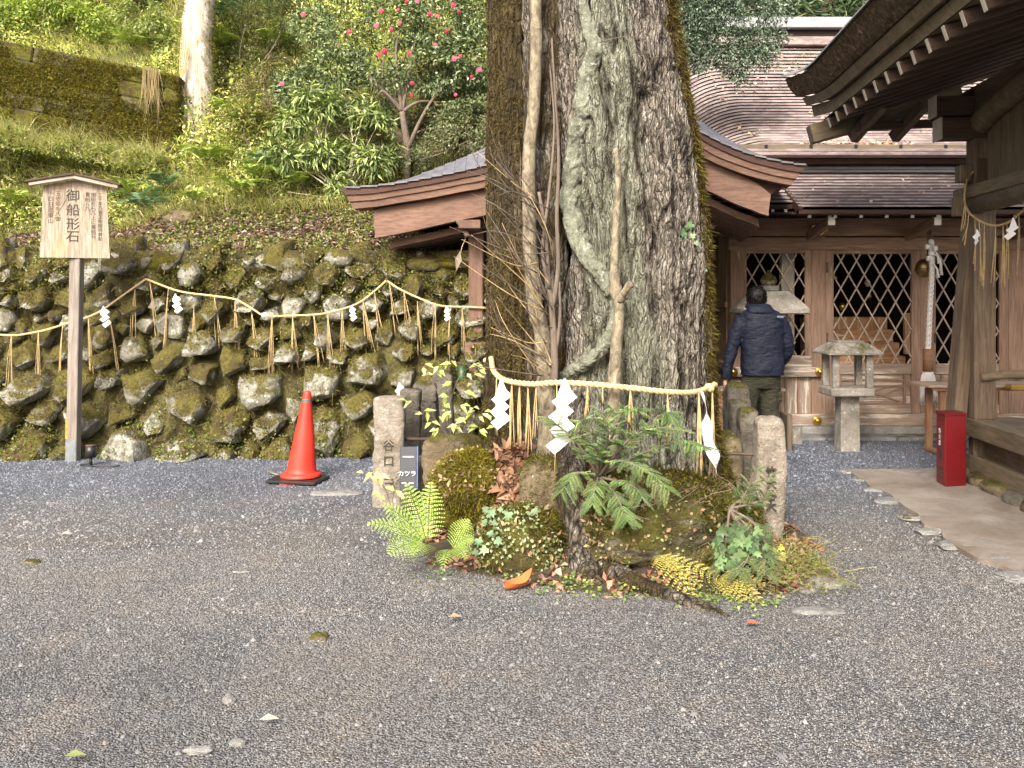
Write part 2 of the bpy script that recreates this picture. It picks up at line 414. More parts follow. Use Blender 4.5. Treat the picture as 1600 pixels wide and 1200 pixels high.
def inside(p, poly):
    poly = np.array(poly); x, y = p[:, 0], p[:, 1]; r = np.zeros(len(p), bool); j = len(poly) - 1
    for i in range(len(poly)):
        xi, yi = poly[i]; xj, yj = poly[j]
        r ^= ((yi > y) != (yj > y)) & (x < (xj - xi) * (y - yi) / (yj - yi + 1e-12) + xi); j = i
    return r
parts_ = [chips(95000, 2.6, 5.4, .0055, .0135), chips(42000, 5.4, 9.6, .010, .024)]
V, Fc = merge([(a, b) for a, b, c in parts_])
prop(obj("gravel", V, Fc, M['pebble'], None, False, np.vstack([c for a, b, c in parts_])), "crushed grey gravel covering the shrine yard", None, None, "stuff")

# packed-earth apron beside the right hand building
m, nt, b = new_mat("packed_earth"); v = coords(nt, "Position")
c = ramp(nt, noise(nt, v, 1.6, 6, .65, .5), [(.33, (.16, .125, .095)), (.5, (.24, .205, .17)), (.68, (.33, .30, .265))])
c = mixc(nt, ramp(nt, noise(nt, v, 30, 5, .7), [(.5, 0.0), (.8, .5)]), c, (.10, .08, .065)); nt.links.new(c, b.inputs["Base Color"])
b.inputs["Roughness"].default_value = .95; bump(nt, noise(nt, v, 22, 8, .7), .7, .012, b); earth = m
pp = []
for k in range(len(PATH)):
    a_, b_ = np.array(PATH[k]), np.array(PATH[(k + 1) % len(PATH)]); nn = 12 if k < 6 else 2
    for t in np.linspace(0, 1, nn, endpoint=False):
        q = a_ + (b_ - a_) * t
        if k < 6: q = q + (vn(np.array([q[0] * 5, q[1] * 5, 3.0])) - .5) * .12
        pp.append((q[0], q[1], .022))
V = pp + [(x, y, -.05) for x, y, z in pp]; k = len(pp)
path = obj("path", V, [list(range(k))] + [[i, i + k, (i + 1) % k + k, (i + 1) % k] for i in range(k)], earth)
bm = bmesh.new(); bm.from_mesh(path.data); bmesh.ops.triangulate(bm, faces=[f for f in bm.faces if len(f.verts) > 4]); bmesh.ops.recalc_face_normals(bm, faces=bm.faces); bm.to_mesh(path.data); bm.free()
prop(path, kind="structure")

_ico = {}
def ico(sub):
    if sub not in _ico:
        bm = bmesh.new(); bmesh.ops.create_icosphere(bm, subdivisions=sub, radius=1)
        _ico[sub] = (np.array([v.co[:] for v in bm.verts]), np.array([[v.index for v in f.verts] for f in bm.faces])); bm.free()
    return _ico[sub]
def rock_arr(c, r, sub=4, rough=.22, seed=0, p=2.6, freq=1.6, rot=0.0, flat=0.0):
    d, Fc = ico(sub); r = np.array(r, float)
    q = d / (np.abs(d) ** p).sum(1)[:, None] ** (1 / p)
    ns = fbm(d * freq + seed * 7.7, 4) - .5; n2 = fbm(d * freq * 4 + seed * 3.1, 3) - .5
    q = q * (1 + ns * rough * 2 + n2 * rough * .45)[:, None] * r
    ca, sa = cos(rot), sin(rot); q = np.stack([q[:, 0] * ca - q[:, 1] * sa, q[:, 0] * sa + q[:, 1] * ca, q[:, 2]], 1)
    return q + np.array(c), Fc
def normals(V, Fc):
    a, b, c = V[Fc[:, 0]], V[Fc[:, 1]], V[Fc[:, 2]]; n = np.cross(b - a, c - a); ar = np.linalg.norm(n, axis=1)
    return n / (ar[:, None] + 1e-12), ar / 2, (a + b + c) / 3
def sample(V, Fc, N, wfun=None):
    n_, ar, ct = normals(V, Fc); w = ar if wfun is None else ar * wfun(ct, n_)
    k = R.choice(len(Fc), N, p=w / w.sum()); u = R.random((N, 2)); f = u.sum(1) > 1; u[f] = 1 - u[f]
    a, b, c = V[Fc[k, 0]], V[Fc[k, 1]], V[Fc[k, 2]]
    return a + (b - a) * u[:, :1] + (c - a) * u[:, 1:], n_[k]
def tufts(pos, nrm, L, W, colors, jit=.7, w=None, hang=0.0, name="moss", parent=None, label=None):
    N = len(pos); ax = nrm + rv(N, jit) * .6 + np.array([0, 0, -hang])
    V, Fc = blade_arr(pos - nrm * .004, ax, rv(N), L * R.uniform(.5, 1.4, N), W, rv(N, .4) + np.array([0, 0, -.4]))
    pn = .6 + .8 * fbm(pos * 6, 3); c = pal(N, colors, w, .3) * pn[:, None]
    return prop(obj(name, V, Fc, M['moss'], parent, False, np.repeat(c, 5, 0)), label, None, None, "stuff")
MOSSC = [(.07, .065, .015), (.12, .115, .02), (.20, .19, .03), (.10, .07, .03), (.05, .05, .015)]

# kerb stones along the edge of the apron
kp = [(1335, 740, .16), (1352, 752, .13), (1372, 768, .15), (1395, 784, .2), (1432, 812, .14), (1455, 832, .13), (1512, 853, .24), (1560, 875, .12), (1598, 902, .2), (1385, 738, .26), (1440, 739, .2)]
for j, (px, py, w) in enumerate(kp):
    Y = 2100 / (py - 470.0); q = P(px, py, Y)
    V, Fc = rock_arr((q.x, q.y, .006), (w * .72, w * .40, .016), 4, .42, 40 + j, 3.4, rot=-.5 + .1 * j); obj("kerb_stone", V, Fc, M['flat'], path, True)

def hill_h(x, y):
    s = sstep(-.3, 1.6, x); y0 = 9.35 + s * 6.0
    t = y - y0
    terr = np.where(t < 0, 0, 1) * (1.93 - s * 1.9) + np.clip(t, 0, 2.3) * .27 * (1 - s)
    z = terr + np.clip(t - 2.3 * (1 - s), 0, 60) * (.98 - .0 * s)
    z = z + (fbm(np.stack([x * .6, y * .6, x * 0 + 4], -1), 4) - .5) * np.clip(t, 0, 3) * .45
    z = z + (fbm(np.stack([x * 2, y * 2, x * 0 + 2], -1), 3) - .5) * .16 * (t > 0)
    return np.where(t < 0, -.3, z)
m, nt, b = new_mat("hill_soil"); v = coords(nt, "Position")
c = ramp(nt, noise(nt, v, 1.3, 8, .7, .4), [(.3, (.03, .03, .013)), (.48, (.09, .09, .03)), (.6, (.16, .165, .05)), (.75, (.12, .09, .045))])
c = mixc(nt, .6, c, ramp(nt, noise(nt, v, 26, 6, .75), [(.3, .3), (.75, 1.6)]), 'MULTIPLY'); nt.links.new(c, b.inputs["Base Color"])
b.inputs["Roughness"].default_value = 1; bump(nt, noise(nt, v, 18, 8, .75), 1, .05, b); soil = m
nx, ny = 180, 220
xs = np.concatenate([np.linspace(-60, -11, 20), np.linspace(-10.8, 12, 140), np.linspace(12.5, 60, 20)])
ys = np.concatenate([np.linspace(9.3, 17, 150), np.linspace(17.1, 55, 70)])
gx, gy = np.meshgrid(xs, ys); V = np.stack([gx, gy, hill_h(gx, gy)], -1).reshape(-1, 3)
i = (np.arange(ny - 1)[:, None] * nx + np.arange(nx - 1)[None, :]).reshape(-1)
prop(obj("hillside", V, np.stack([i, i + 1, i + nx + 1, i + nx], -1), soil, None, True), kind="structure")

# ------------------------------------------------------------------ dry stone wall
def wall_y(z): return 8.62 + z * .36
sw = thing("stone_wall", "mossy dry stone retaining wall of rough boulders below the hillside", "wall", (-3, 8.7, 0))
V = [(-9, 8.9, -.1), (1.7, 8.9, -.1), (1.7, 9.62, 1.9), (-9, 9.62, 1.9), (1.7, 10.6, 1.9), (-9, 10.6, 1.9), (1.7, 10.6, -.1), (-9, 10.6, -.1)]
obj("core", V, [[0, 1, 2, 3], [3, 2, 4, 5], [1, 6, 4, 2], [0, 3, 5, 7]], M['dark'], sw)
cells = []
zrow = .02
pts = []
for tr in range(26000):                      # big stones first, smaller ones wedged between them
    w = .46 - .30 * (tr / 26000) ** .35; x, z = rnd.uniform(-7.4, 1.6), rnd.uniform(.03, 1.93)
    w *= .85 + .3 * (z < .9)
    if all((x - a) ** 2 + ((z - b) * 1.25) ** 2 > (.445 * (w + c)) ** 2 for a, b, c in pts): pts.append((x, z, w))
pts = np.array(pts)
wv = []; stones = []
for k in range(len(pts)):
    K = rnd.randint(5, 8); th = np.sort(np.linspace(0, 2 * pi, K, endpoint=False) + R.uniform(-.38, .38, K)); D = np.stack([np.cos(th), np.sin(th)], 1)
    x, z, w = pts[k]; d = pts[:, :2] - pts[k, :2]; dist = np.hypot(d[:, 0], d[:, 1]); nb = (dist > 0) & (dist < .9); dn = d[nb]; dl = dist[nb]
    mid = w / (w + pts[nb, 2])
    dot = (D @ dn.T) / dl; t = np.where(dot > .05, (dl * mid)[None, :] / np.maximum(dot, .05), 9).min(1); t = np.minimum(t, w * .92) * .98
    dep = rnd.uniform(.05, .18) + w * .25; cl = []
    tilt = (rnd.uniform(-.55, .55), rnd.uniform(-.7, .35))
    fs_ = rnd.uniform(.72, .9); c1 = (rnd.uniform(-.2, .2) * w, rnd.uniform(-.2, .2) * w)
    for s, dd in ((1.0, -.16), (1.0, .03 + dep * .3), (fs_, dep)):
        for j in range(K):
            q = D[j] * t[j] * s * rnd.uniform(.9, 1.0); yy = dd * (rnd.uniform(.9, 1.1) if s < 1 else rnd.uniform(.3, 1.2)) + (q[0] * tilt[0] + q[1] * tilt[1]) * (dd > 0)
            cl.append((x + q[0], wall_y(z + q[1]) + .06 - yy, max(-.04, z + q[1])))
    stones.append((cl, x, z))
def ridge_(n_): return 1 - np.abs(2 * n_ - 1)
def hull(cl, cx, cy, cz):
    bm = bmesh.new()
    for q in cl: bm.verts.new((q[0] - cx, q[1] - cy, q[2] - cz))
    bmesh.ops.convex_hull(bm, input=bm.verts[:])
    bmesh.ops.delete(bm, geom=[v for v in bm.verts if not v.link_faces], context='VERTS')
    bmesh.ops.dissolve_limit(bm, angle_limit=rad(9), verts=bm.verts, edges=bm.edges); bmesh.ops.triangulate(bm, faces=bm.faces)
    bmesh.ops.subdivide_edges(bm, edges=bm.edges, cuts=2, use_grid_fill=True); bmesh.ops.triangulate(bm, faces=bm.faces); bm.normal_update()
    nv_ = np.array([v.normal[:] for v in bm.verts]); pv_ = np.array([v.co[:] for v in bm.verts]) + np.array([cx, cy, cz]); dd_ = (fbm(pv_ * 11, 3) - .5) * .05 - .022 * np.clip((ridge_(fbm(pv_ * 7 + 5, 2)) - .7) / .3, 0, 1)
    for v, n_, a_ in zip(bm.verts, nv_, dd_): v.co += Vector(n_) * float(a_)
    bm.verts.index_update(); V = np.array([v.co[:] for v in bm.verts]); Fc = np.array([[v.index for v in f.verts] for f in bm.faces]); bm.free(); return V, Fc
wallV = []
vis = []
for cl, x, z in stones:
    V, Fc = hull(cl, x, wall_y(z), z); cz = wall_y(z)
    if x < -6.1 or x > .45: continue
    o = obj("stone", V, Fc, M['stone_wall'], sw); o.matrix_basis = Matrix.Translation((x, cz, z))
    wallV.append((V + np.array([x, cz, z]), Fc))
print("wall stones", len(wallV))
# earth and moss packed between the stones, bulging over them here and there
gx, gz2 = np.meshgrid(np.linspace(-7.2, 1.65, 300), np.linspace(-.05, 2.02, 90)); nq = np.stack([gx * 3.2, gx * 0, gz2 * 3.6], -1)
bulge = fbm(nq, 4) * .34 - .155 + .13 * sstep(1.7, 1.95, gz2) * fbm(nq * .7 + 3, 2) * 1.6 + .05 * sstep(.35, .0, gz2) + (fbm(nq * 5, 3) - .5) * .05
print('wall stones', len(wallV)); V = np.stack([gx, wall_y(gz2) + .06 - bulge, gz2], -1).reshape(-1, 3); i = (np.arange(89)[:, None] * 300 + np.arange(299)[None, :]).reshape(-1); Q = np.stack([i, i + 1, i + 301, i + 300], -1)
mw, nt, b = new_mat("wall_earth"); v = coords(nt, "Position"); c = ramp(nt, noise(nt, v, 7, 8, .75), [(.34, (.03, .025, .012)), (.47, (.10, .085, .03)), (.56, (.17, .16, .045)), (.7, (.19, .15, .08))])
c = mixc(nt, .6, c, ramp(nt, noise(nt, v, 50, 5, .8), [(.35, .3), (.7, 1.5)]), 'MULTIPLY'); nt.links.new(c, b.inputs["Base Color"]); b.inputs["Roughness"].default_value = 1; bump(nt, noise(nt, v, 45, 6, .8), 1, .04, b)
prop(obj("earth", V, Q, mw, sw, True), kind="stuff"); wallV.append((V, np.vstack([Q[:, [0, 1, 2]], Q[:, [0, 2, 3]]])))
WV, WF = merge(wallV)
fr = lambda ct, n_: (n_[:, 1] < .1) * (.2 + np.clip(n_[:, 2], 0, 1) * 1.8) * (fbm(ct * 3.1, 3) > .45)
pos, nr = sample(WV, WF, 60000, fr)
tufts(pos, nr, .036, .008, MOSSC + [(.25, .24, .06), (.22, .17, .08), (.30, .27, .10)], parent=sw)
pos, nr = sample(WV, WF, 5200, fr)                      # dry rootlets and stems hanging over the stones
N = len(pos); ax = np.tile([0, -.35, -1.0], (N, 1)) + rv(N, .3)
V, Fc = blade_arr(pos + np.array([0, -.02, 0]), ax, rv(N), R.uniform(.06, .2, N), .004, rv(N, .3))
prop(obj("dry_roots", V, Fc, M['grass'], sw, False, np.repeat(pal(N, [(.28, .22, .12), (.2, .15, .09), (.36, .32, .16)]), 5, 0)), kind="stuff")
pos, nr = sample(WV, WF, 15000, lambda ct, n_: (n_[:, 1] < .2) * (fbm(ct * 1.7 + 5, 3) > .5) * (.4 + 2 * (ct[:, 2] > 1.5) + 2.0 * (ct[:, 2] < .35)))
N = len(pos); V, Fc = leaf_arr(pos + nr * .02, rv(N) + nr, nr + rv(N, .4), R.uniform(.018, .04, N), R.uniform(.014, .03, N))
prop(obj("small_leaves", V, Fc, M['leaf'], sw, False, np.repeat(pal(N, [(.14, .2, .04), (.24, .28, .07), (.07, .1, .03), (.3, .3, .12), (.18, .11, .06)]), 4, 0)), kind="stuff")

# shaggy moss and grass lip where the terrace rolls over the top of the wall
N = 16000; x = R.uniform(-7, 1.5, N); f = fbm(np.stack([x * 1.8, x * 0, x * 0 + 8], -1), 3); y = 9.22 + R.normal(0, .10, N) - (f - .5) * .25; k = f + R.normal(0, .08, N) > .43; x, y, f = x[k], y[k], f[k]
z = np.where(y > 9.34, hill_h(x, np.maximum(y, 9.36)), 1.90 - (9.34 - y) * 1.1) + .02; p = np.stack([x, y, z], 1)
tufts(p, np.tile([0, -.7, .6], (len(p), 1)), .07, .008, MOSSC + [(.24, .25, .05), (.30, .27, .10), (.2, .15, .08)], hang=.5, parent=sw)
for k in range(26):
    xk = rnd.uniform(-6.5, 1.0); V, Fc = rock_arr((0, 0, 0), (rnd.uniform(.10, .24), .12, rnd.uniform(.06, .12)), 3, .3, 300 + k, 2.4); o = obj("stone", V, Fc, M['stone_wall' if k % 3 else 'mossy'], sw, False); o.matrix_basis = Matrix.Translation((xk, 9.30 + rnd.uniform(-.05, .2), 1.90 + rnd.uniform(-.04, .05)))

# ------------------------------------------------------------------ hillside cover
def hill_pts(N, x0, x1, y0, y1):
    y = R.uniform(y0, y1, N); x = R.uniform(x0, x1, N) * 1.0; return x, y
def hill_xyz(x, y): return np.stack([x, y, hill_h(x, y)], 1)
# leaf litter and clover on the terrace
x, y = hill_pts(21000, -7, .4, 9.3, 11.8); p = hill_xyz(x, y) + np.array([0, 0, .012]); N = len(p)
up = np.tile([0, 0, 1.0], (N, 1))
V, Fc = leaf_arr(p, rv(N) * np.array([1, 1, .35]), up + rv(N, .4), R.uniform(.035, .075, N), R.uniform(.025, .05, N), .2, .3)
litterc = [(.22, .15, .11), (.30, .22, .18), (.16, .10, .075), (.36, .30, .26), (.28, .10, .05), (.42, .38, .34)]
prop(obj("leaf_litter", V, Fc, M['litter'], None, False, np.repeat(pal(N, litterc, [5, 4, 5, 2, .5, .6], .3), 4, 0)), "dry brown leaf litter on the terrace above the stone wall", None, None, "stuff")
x, y = hill_pts(30000, -7, .6, 9.3, 12.2); k = fbm(np.stack([x * 1.6, y * 1.6, x * 0], -1), 3) > .44; x, y = x[k], y[k]; p = hill_xyz(x, y); N = len(p)
V, Fc = leaf_arr(p + np.array([0, 0, .03]) * R.random((N, 1)), rv(N) + np.array([0, 0, .4]), np.tile([0, 0, 1.0], (N, 1)) + rv(N, .4), R.uniform(.02, .05, N), R.uniform(.018, .035, N))
prop(obj("ground_cover", V, Fc, M['leaf'], None, False, np.repeat(pal(N, [(.20, .26, .05), (.12, .18, .04), (.30, .32, .07), (.34, .34, .14)]), 4, 0)), "low green clover and moss patches on the terrace", None, None, "stuff")

# grass of the slope
x, y = hill_pts(90000, -11, .9, 11.2, 17.5); k = fbm(np.stack([x * .9, y * .9, x * 0 + 7], -1), 3) > .40; x, y = x[k], y[k]
p = hill_xyz(x, y); N = len(p); zone = fbm(np.stack([x * .55, y * .55, x * 0 + 1], -1), 3)
ax = np.stack([R.normal(0, .35, N), R.normal(-.35, .25, N), R.uniform(.5, 1, N)], 1); bend = np.stack([R.normal(0, .5, N), R.normal(-.5, .3, N), -R.uniform(.3, .9, N)], 1)
V, Fc = blade_arr(p, ax, rv(N) * np.array([1, .4, .2]), R.uniform(.14, .42, N), R.uniform(.005, .010, N), bend)
c = pal(N, [(.46, .50, .15), (.28, .35, .09), (.64, .60, .30), (.72, .63, .42), (.10, .13, .035)], [3.5, 2.5, 4, 3.5, 3.5], .35) * (.4 + 1.3 * zone)[:, None]
prop(obj("grass", V, Fc, M['grass'], None, False, np.repeat(c, 5, 0)), "long arching yellow green grass on the slope", None, None, "stuff")
# broad leaved undergrowth of the slope
x, y = hill_pts(175000, -12, 1.2, 11.6, 19.5); zone = fbm(np.stack([x * .8, y * .8, x * 0 + 30], -1), 4); k = zone + .05 * (y > 14) > .435; x, y = x[k], y[k]; zone = zone[k]
p = hill_xyz(x, y); N = len(p); clump = np.clip((zone - .44) * 3.2, 0, .6); p[:, 2] += R.random(N) * (.06 + clump)
V, Fc = leaf_arr(p, rv(N) + np.array([0, -.5, .1]), np.tile([0, -.5, 1.0], (N, 1)) + rv(N, .5), R.uniform(.03, .095, N) * (1 + .9 * (R.random(N) < .12)), R.uniform(.014, .042, N))
big_ = R.random(N) < .05
bright = fbm(np.stack([x * .35, y * .35, x * 0 + 12], -1), 2) + .10 * (x < -3) + .10 * (y > 14)
c = pal(N, [(.50, .56, .15), (.32, .42, .10), (.72, .72, .32), (.075, .10, .028), (.56, .46, .24)], [4, 3, 4, 5, 1.5], .32) * (.45 + 1.15 * np.clip(bright, .2, .8))[:, None]
prop(obj("undergrowth", V, Fc, M['leaf'], None, False, np.repeat(c, 4, 0)), "yellow green broad leaved undergrowth covering the hill", None, None, "stuff")

# fern plants: fronds of paired pinnae
def frond_arr(base, dirv, L, W, droop=.5, npair=16, sub=5, up=(0, 0, 1.0), seg=.9):
    """a bipinnate frond; returns leaf-like pinnule arrays"""
    d = np.array(dirv, float); d /= np.linalg.norm(d); up = np.array(up, float); s = np.cross(d, up); s /= np.linalg.norm(s) + 1e-9; u = np.cross(s, d)
    t = np.linspace(.12, 1, npair); mid = base + d[None] * (t * L)[:, None] + u[None] * (np.sin(t * pi * .55) * .18 * L)[:, None] - np.array([0, 0, 1.0])[None] * (t ** 2 * droop * L * .6)[:, None]
    tan = np.gradient(mid, axis=0); tan /= np.linalg.norm(tan, axis=1)[:, None]
    wl = W * np.sin(np.clip(t * .92 + .1, 0, 1) * pi) ** .75 * (1 - t * .25)
    ps, axs, ns, Ls, Ws = [], [], [], [], []
    for side in (-1, 1):
        pd = tan * .42 + s[None] * side; pd /= np.linalg.norm(pd, axis=1)[:, None]; nn = np.cross(pd, tan) * side
        nn *= np.sign(nn @ u + 1e-9)[:, None]
        for a in range(npair):
            if sub <= 1:
                ps.append(mid[a]); axs.append(pd[a] + rnd.uniform(-.08, .08)); ns.append(nn[a]); Ls.append(wl[a]); Ws.append(L / npair * seg); continue
            for q in range(sub):
                f = (q + .5) / sub; pt = mid[a] + pd[a] * wl[a] * f - np.array([0, 0, 1.0]) * wl[a] * f * f * .25
                for s2 in (-1, 1):
                    ps.append(pt); axs.append(pd[a] * .55 + tan[a] * s2); ns.append(nn[a]); Ls.append(L / npair * .44 * (1 - f * .75)); Ws.append(wl[a] / sub * .95)
    n_ = len(ps); V, Fc = leaf_arr(np.array(ps), np.array(axs), np.array(ns), np.array(Ls), np.array(Ws), .12, .1)
    sv, sf = tube_arr(np.vstack([base[None], mid]), np.linspace(.0035, .001, npair + 1) * (L / .4) ** .5, 3)
    return V, Fc, sv, sf
def fern(name, label, loc, fronds, color, group=None, sub=5, npair=16, var=.2, mat='leaf', stemc=(.2, .2, .07)):
    """one fern plant: each frond is a part"""
    root = thing(name, label, "fern", loc, group)
    for (dv, L, W, dr) in fronds:
        V, Fc, sv, sf = frond_arr(np.array(loc, float), dv, L, W, dr, npair, sub)
        c = np.repeat(pal(len(V) // 4, color, None, var), 4, 0); VV, FF = merge([(V, Fc), (sv, sf)])
        obj("frond", VV, FF, M[mat], root, False, np.vstack([c, np.tile(stemc, (len(sv), 1))]))
    return root
fp = [(232, 325, 11.7, .5, 0, "blue green fern on the bank, just right of the signboard roof"), (262, 300, 12.1, .42, 0, "blue green fern higher up behind the signboard fern"), (372, 205, 13.4, .55, 1, "yellow green fern just right of the pale tree trunk"), (350, 110, 14.3, .5, 1, "bright fern on the slope beside the pale trunk at mid height"),
      (410, 300, 11.9, .45, 1, "light fern at the foot of the slope below the laurel bush"), (215, 85, 14.6, .5, 1, "pale fern above the end of the mossy block wall"), (170, 235, 12.6, .35, 1, "small yellow fern in the grass above the signboard"), (640, 262, 11.2, .35, 0, "small blue fern against the gazebo roof edge"),
      (30, 290, 11.9, .45, 1, "yellow green fern low on the slope left of the signboard"), (470, 325, 11.7, .35, 1, "small fern at the terrace edge near the gazebo roof"), (400, 40, 15.2, .6, 0, "dark green fern high on the slope beside the camellia"), (310, 345, 11.4, .3, 1, "tiny yellow fern beside the mossy rock on the terrace"),
      (100, 40, 15.4, .6, 1, "large bright fern near the top left of the slope"), (330, 260, 12.5, .5, 1, "lime fern below the foot of the pale trunk"), (440, 80, 14.6, .6, 1, "bright feathery fern left of the camellia"), (380, 320, 11.6, .45, 1, "fern hanging over the terrace below the pale trunk"), (60, 235, 12.8, .5, 1, "pale fern under the block wall at the left"), (200, 300, 12, .4, 1, "fern tucked just above the signboard roof"), (430, 265, 12.1, .5, 0, "dark fern at the left foot of the laurel bush"), (345, 50, 14.8, .6, 0, "dark green fern touching the pale trunk near the top")]
for px, py, Y, sz, k, lb in fp:
    q = P(px, py, Y); q.z = float(hill_h(np.array([q.x]), np.array([q.y]))[0]) + .16; q.y -= .15; sz *= 1.25
    fr_ = [((cos(a) + rnd.uniform(-.2, .2), sin(a) * .9 - .15, rnd.uniform(.35, .9)), sz * rnd.uniform(.7, 1.1), sz * .26, rnd.uniform(.5, 1.0)) for a in np.linspace(0, 2 * pi, 9, endpoint=False)]
    fern("fern", lb, q, fr_, [(.12, .22, .13), (.2, .32, .18)] if k == 0 else [(.3, .42, .09), (.42, .5, .14)], "ferns on the hillside", 1, 15)

# mossy block retaining wall, upper left
bw = thing("block_wall", "old moss covered wall of long stone blocks high on the slope", "wall", tuple(P(140, 190, 14)))
a0, a1 = P(-40, 190, 12.75), P(284, 215, 13.2); e = (a1 - a0); eL = e.length; e.z = 0; e.normalize(); nrm = Vector((-e.y, e.x, 0))
mmoss = rockmat("mossy_block", [(.3, (.09, .08, .05)), (.6, (.2, .19, .12))], .62, ((.05, .05, .012), (.20, .19, .03)))
zt0, zt1 = P(-40, 58, 12.75).z, P(284, 122, 13.2).z
for row in range(5):
    x = -.3 * (row % 2)
    while x < eL:
        w = rnd.uniform(.5, .95); x1 = min(x + w - .012, eL); xm = (x + x1) / 2; f = xm / eL; zt = zt0 + (zt1 - zt0) * f; hb = .235
        z1 = zt - row * hb; c0 = a0 + e * x + nrm * (.02 * rnd.random() + .03 * row * -1); c1 = a0 + e * x1 + nrm * (.02 * rnd.random() - .03 * row)
        if x1 - x > .1: beam("stone_block", (c0.x, c0.y, z1 - hb / 2 + (zt0 - zt1) * (w / eL) / 2), (c1.x, c1.y, z1 - hb / 2 - (zt0 - zt1) * (w / eL) / 2), .4, hb - .014, mmoss, bw, ch=.02)
        x += w
N = 26000; f = R.random(N); hh = R.random(N); p = np.stack([a0.x + e.x * f * eL, a0.y + e.y * f * eL, zt0 + (zt1 - zt0) * f - hh * 1.4], 1) - np.array([nrm.x, nrm.y, 0]) * (.21 + .13 * hh[:, None])
p[:, 1] = np.where(hh < .02, p[:, 1] + R.random(N) * .4, p[:, 1]); k = fbm(p * 2.2, 3) > .36; p = p[k]
tufts(p, np.tile([0, -1.0, .3], (len(p), 1)), .05, .013, [(.2, .16, .02), (.14, .14, .03), (.09, .07, .025), (.26, .24, .05)], parent=bw)
N = 120; f = .84 + .08 * R.random(N); p = np.stack([a0.x + e.x * f * eL, a0.y + e.y * f * eL - .26 + 0 * f, zt0 + (zt1 - zt0) * f + .02], 1)
V, Fc = blade_arr(p, np.tile([0.05, -.05, -1.0], (N, 1)) + rv(N, .06), rv(N), R.uniform(.5, 1.0, N), .008, rv(N, .15))
prop(obj("hanging_straw", V, Fc, M['grass'], bw, False, np.repeat(pal(N, [(.5, .4, .22), (.4, .33, .18)]), 5, 0)), kind="stuff")

N = 9000; f = R.random(N); p = np.stack([a0.x + e.x * f * eL, a0.y + e.y * f * eL - .45 - R.random(N) * .5, zt0 + (zt1 - zt0) * f - 1.55 + R.random(N) * .30], 1); k = fbm(p * 3, 3) > .42; p = p[k]; N = len(p)
V, Fc = leaf_arr(p, rv(N) + np.array([0, -.4, .3]), np.tile([0, -.5, 1.0], (N, 1)) + rv(N, .5), R.uniform(.03, .08, N), R.uniform(.015, .035, N))
V2, F2 = blade_arr(p[::2], np.stack([R.normal(0, .4, len(p[::2])), R.normal(-.3, .3, len(p[::2])), R.uniform(.4, 1, len(p[::2]))], 1), rv(len(p[::2])), R.uniform(.2, .5, len(p[::2])), .007, rv(len(p[::2]), .3) + np.array([0, -.3, -.5]))
VV, FF = merge([(V, Fc), (V2, F2)]); prop(obj("undergrowth", VV, FF, M['grass'], None, False, np.vstack([np.repeat(pal(N, [(.44, .5, .14), (.26, .34, .08), (.6, .6, .3), (.1, .14, .04)]), 4, 0), np.repeat(pal(len(p[::2]), [(.6, .55, .3), (.4, .44, .14)]), 5, 0)])), "pale grass and leaves along the foot of the block wall", None, None, "stuff")
# pale trunk on the slope
def barkmat(name, stops, mossc=(.12, .11, .02), vs=(6, 6, 1.2)):
    m, nt, b = new_mat(name); v = coords(nt, "Position", vs); g = noise(nt, v, 3, 8, .72, .8)
    c = ramp(nt, g, stops); nt.links.new(c, b.inputs["Base Color"]); b.inputs["Roughness"].default_value = .9
    f2 = noise(nt, coords(nt, "Position"), 45, 5, .7)
    bump(nt, math_(nt, 'ADD', g, math_(nt, 'MULTIPLY', f2, .4)), 1.0, .012, b); return m
M['palebark'] = barkmat("pale_bark", [(.3, (.16, .14, .08)), (.45, (.42, .37, .28)), (.6, (.66, .60, .54)), (.75, (.8, .76, .7))])
M['twig'] = barkmat("twig_bark", [(.3, (.09, .07, .055)), (.7, (.24, .19, .15))])
M['sapbark'] = barkmat("sapling_bark", [(.36, (.09, .07, .05)), (.47, (.19, .16, .11)), (.58, (.30, .26, .18)), (.72, (.44, .40, .31))], vs=(7, 7, 4))
pt = thing("tree", "pale lichen whitened tree trunk standing on the grassy slope", "tree", tuple(P(309, 210, 13.5)))
tp = [P(308, 235, 13.5), P(307, 180, 13.5), P(305, 120, 13.55), P(307, 60, 13.6), P(312, -20, 13.7), P(318, -200, 13.9), P(322, -500, 14)]
V, Fc = tube_arr(spline(tp, 10), np.linspace(.27, .2, 61), 40, True, .16, 3); obj("trunk", V, Fc, M['palebark'], pt, True)
pos, nr = sample(V, Fc, 5200, lambda ct, n_: np.clip(np.abs(n_[:, 0]) - .55, 0, 1) ** .7 * (ct[:, 2] < 8))
tufts(pos, nr, .05, .012, [(.25, .22, .05), (.2, .2, .05), (.34, .26, .12)], parent=pt)
for k in range(5):
    q = P(283 + 4 * k, 60, 13.3); path_ = spline([q, P(281 + 2 * k, 110, 13.2), P(286 - 3 * k, 150, 13.2), P(282 + 3 * k, 205, 13.15)], 6); tube("vine", path_, .008, M['straw'], pt, 5)

# rock on the terrace, bare rocks under the camellia
for nm, lb, px, py, Y, r3, mt in (("rock", "brown mossy rock sitting on the leafy terrace", 287, 343, 11.3, (.24, .18, .13), 'brown_boulder'), ("boulder", "tan boulder half buried behind the gazebo roof under the camellia", 612, 238, 12.2, (.26, .3, .3), 'brown_boulder'),
                                  ("boulder", "dark rock outcrop beneath the laurel bush", 560, 262, 12.3, (.5, .3, .35), 'boulder')):
    q = P(px, py, Y); V, Fc = rock_arr((0, 0, 0), r3, 4, .25, px); o = obj(nm, V, Fc, M[mt], None, True); o.location = q; prop(o, lb, "rock")

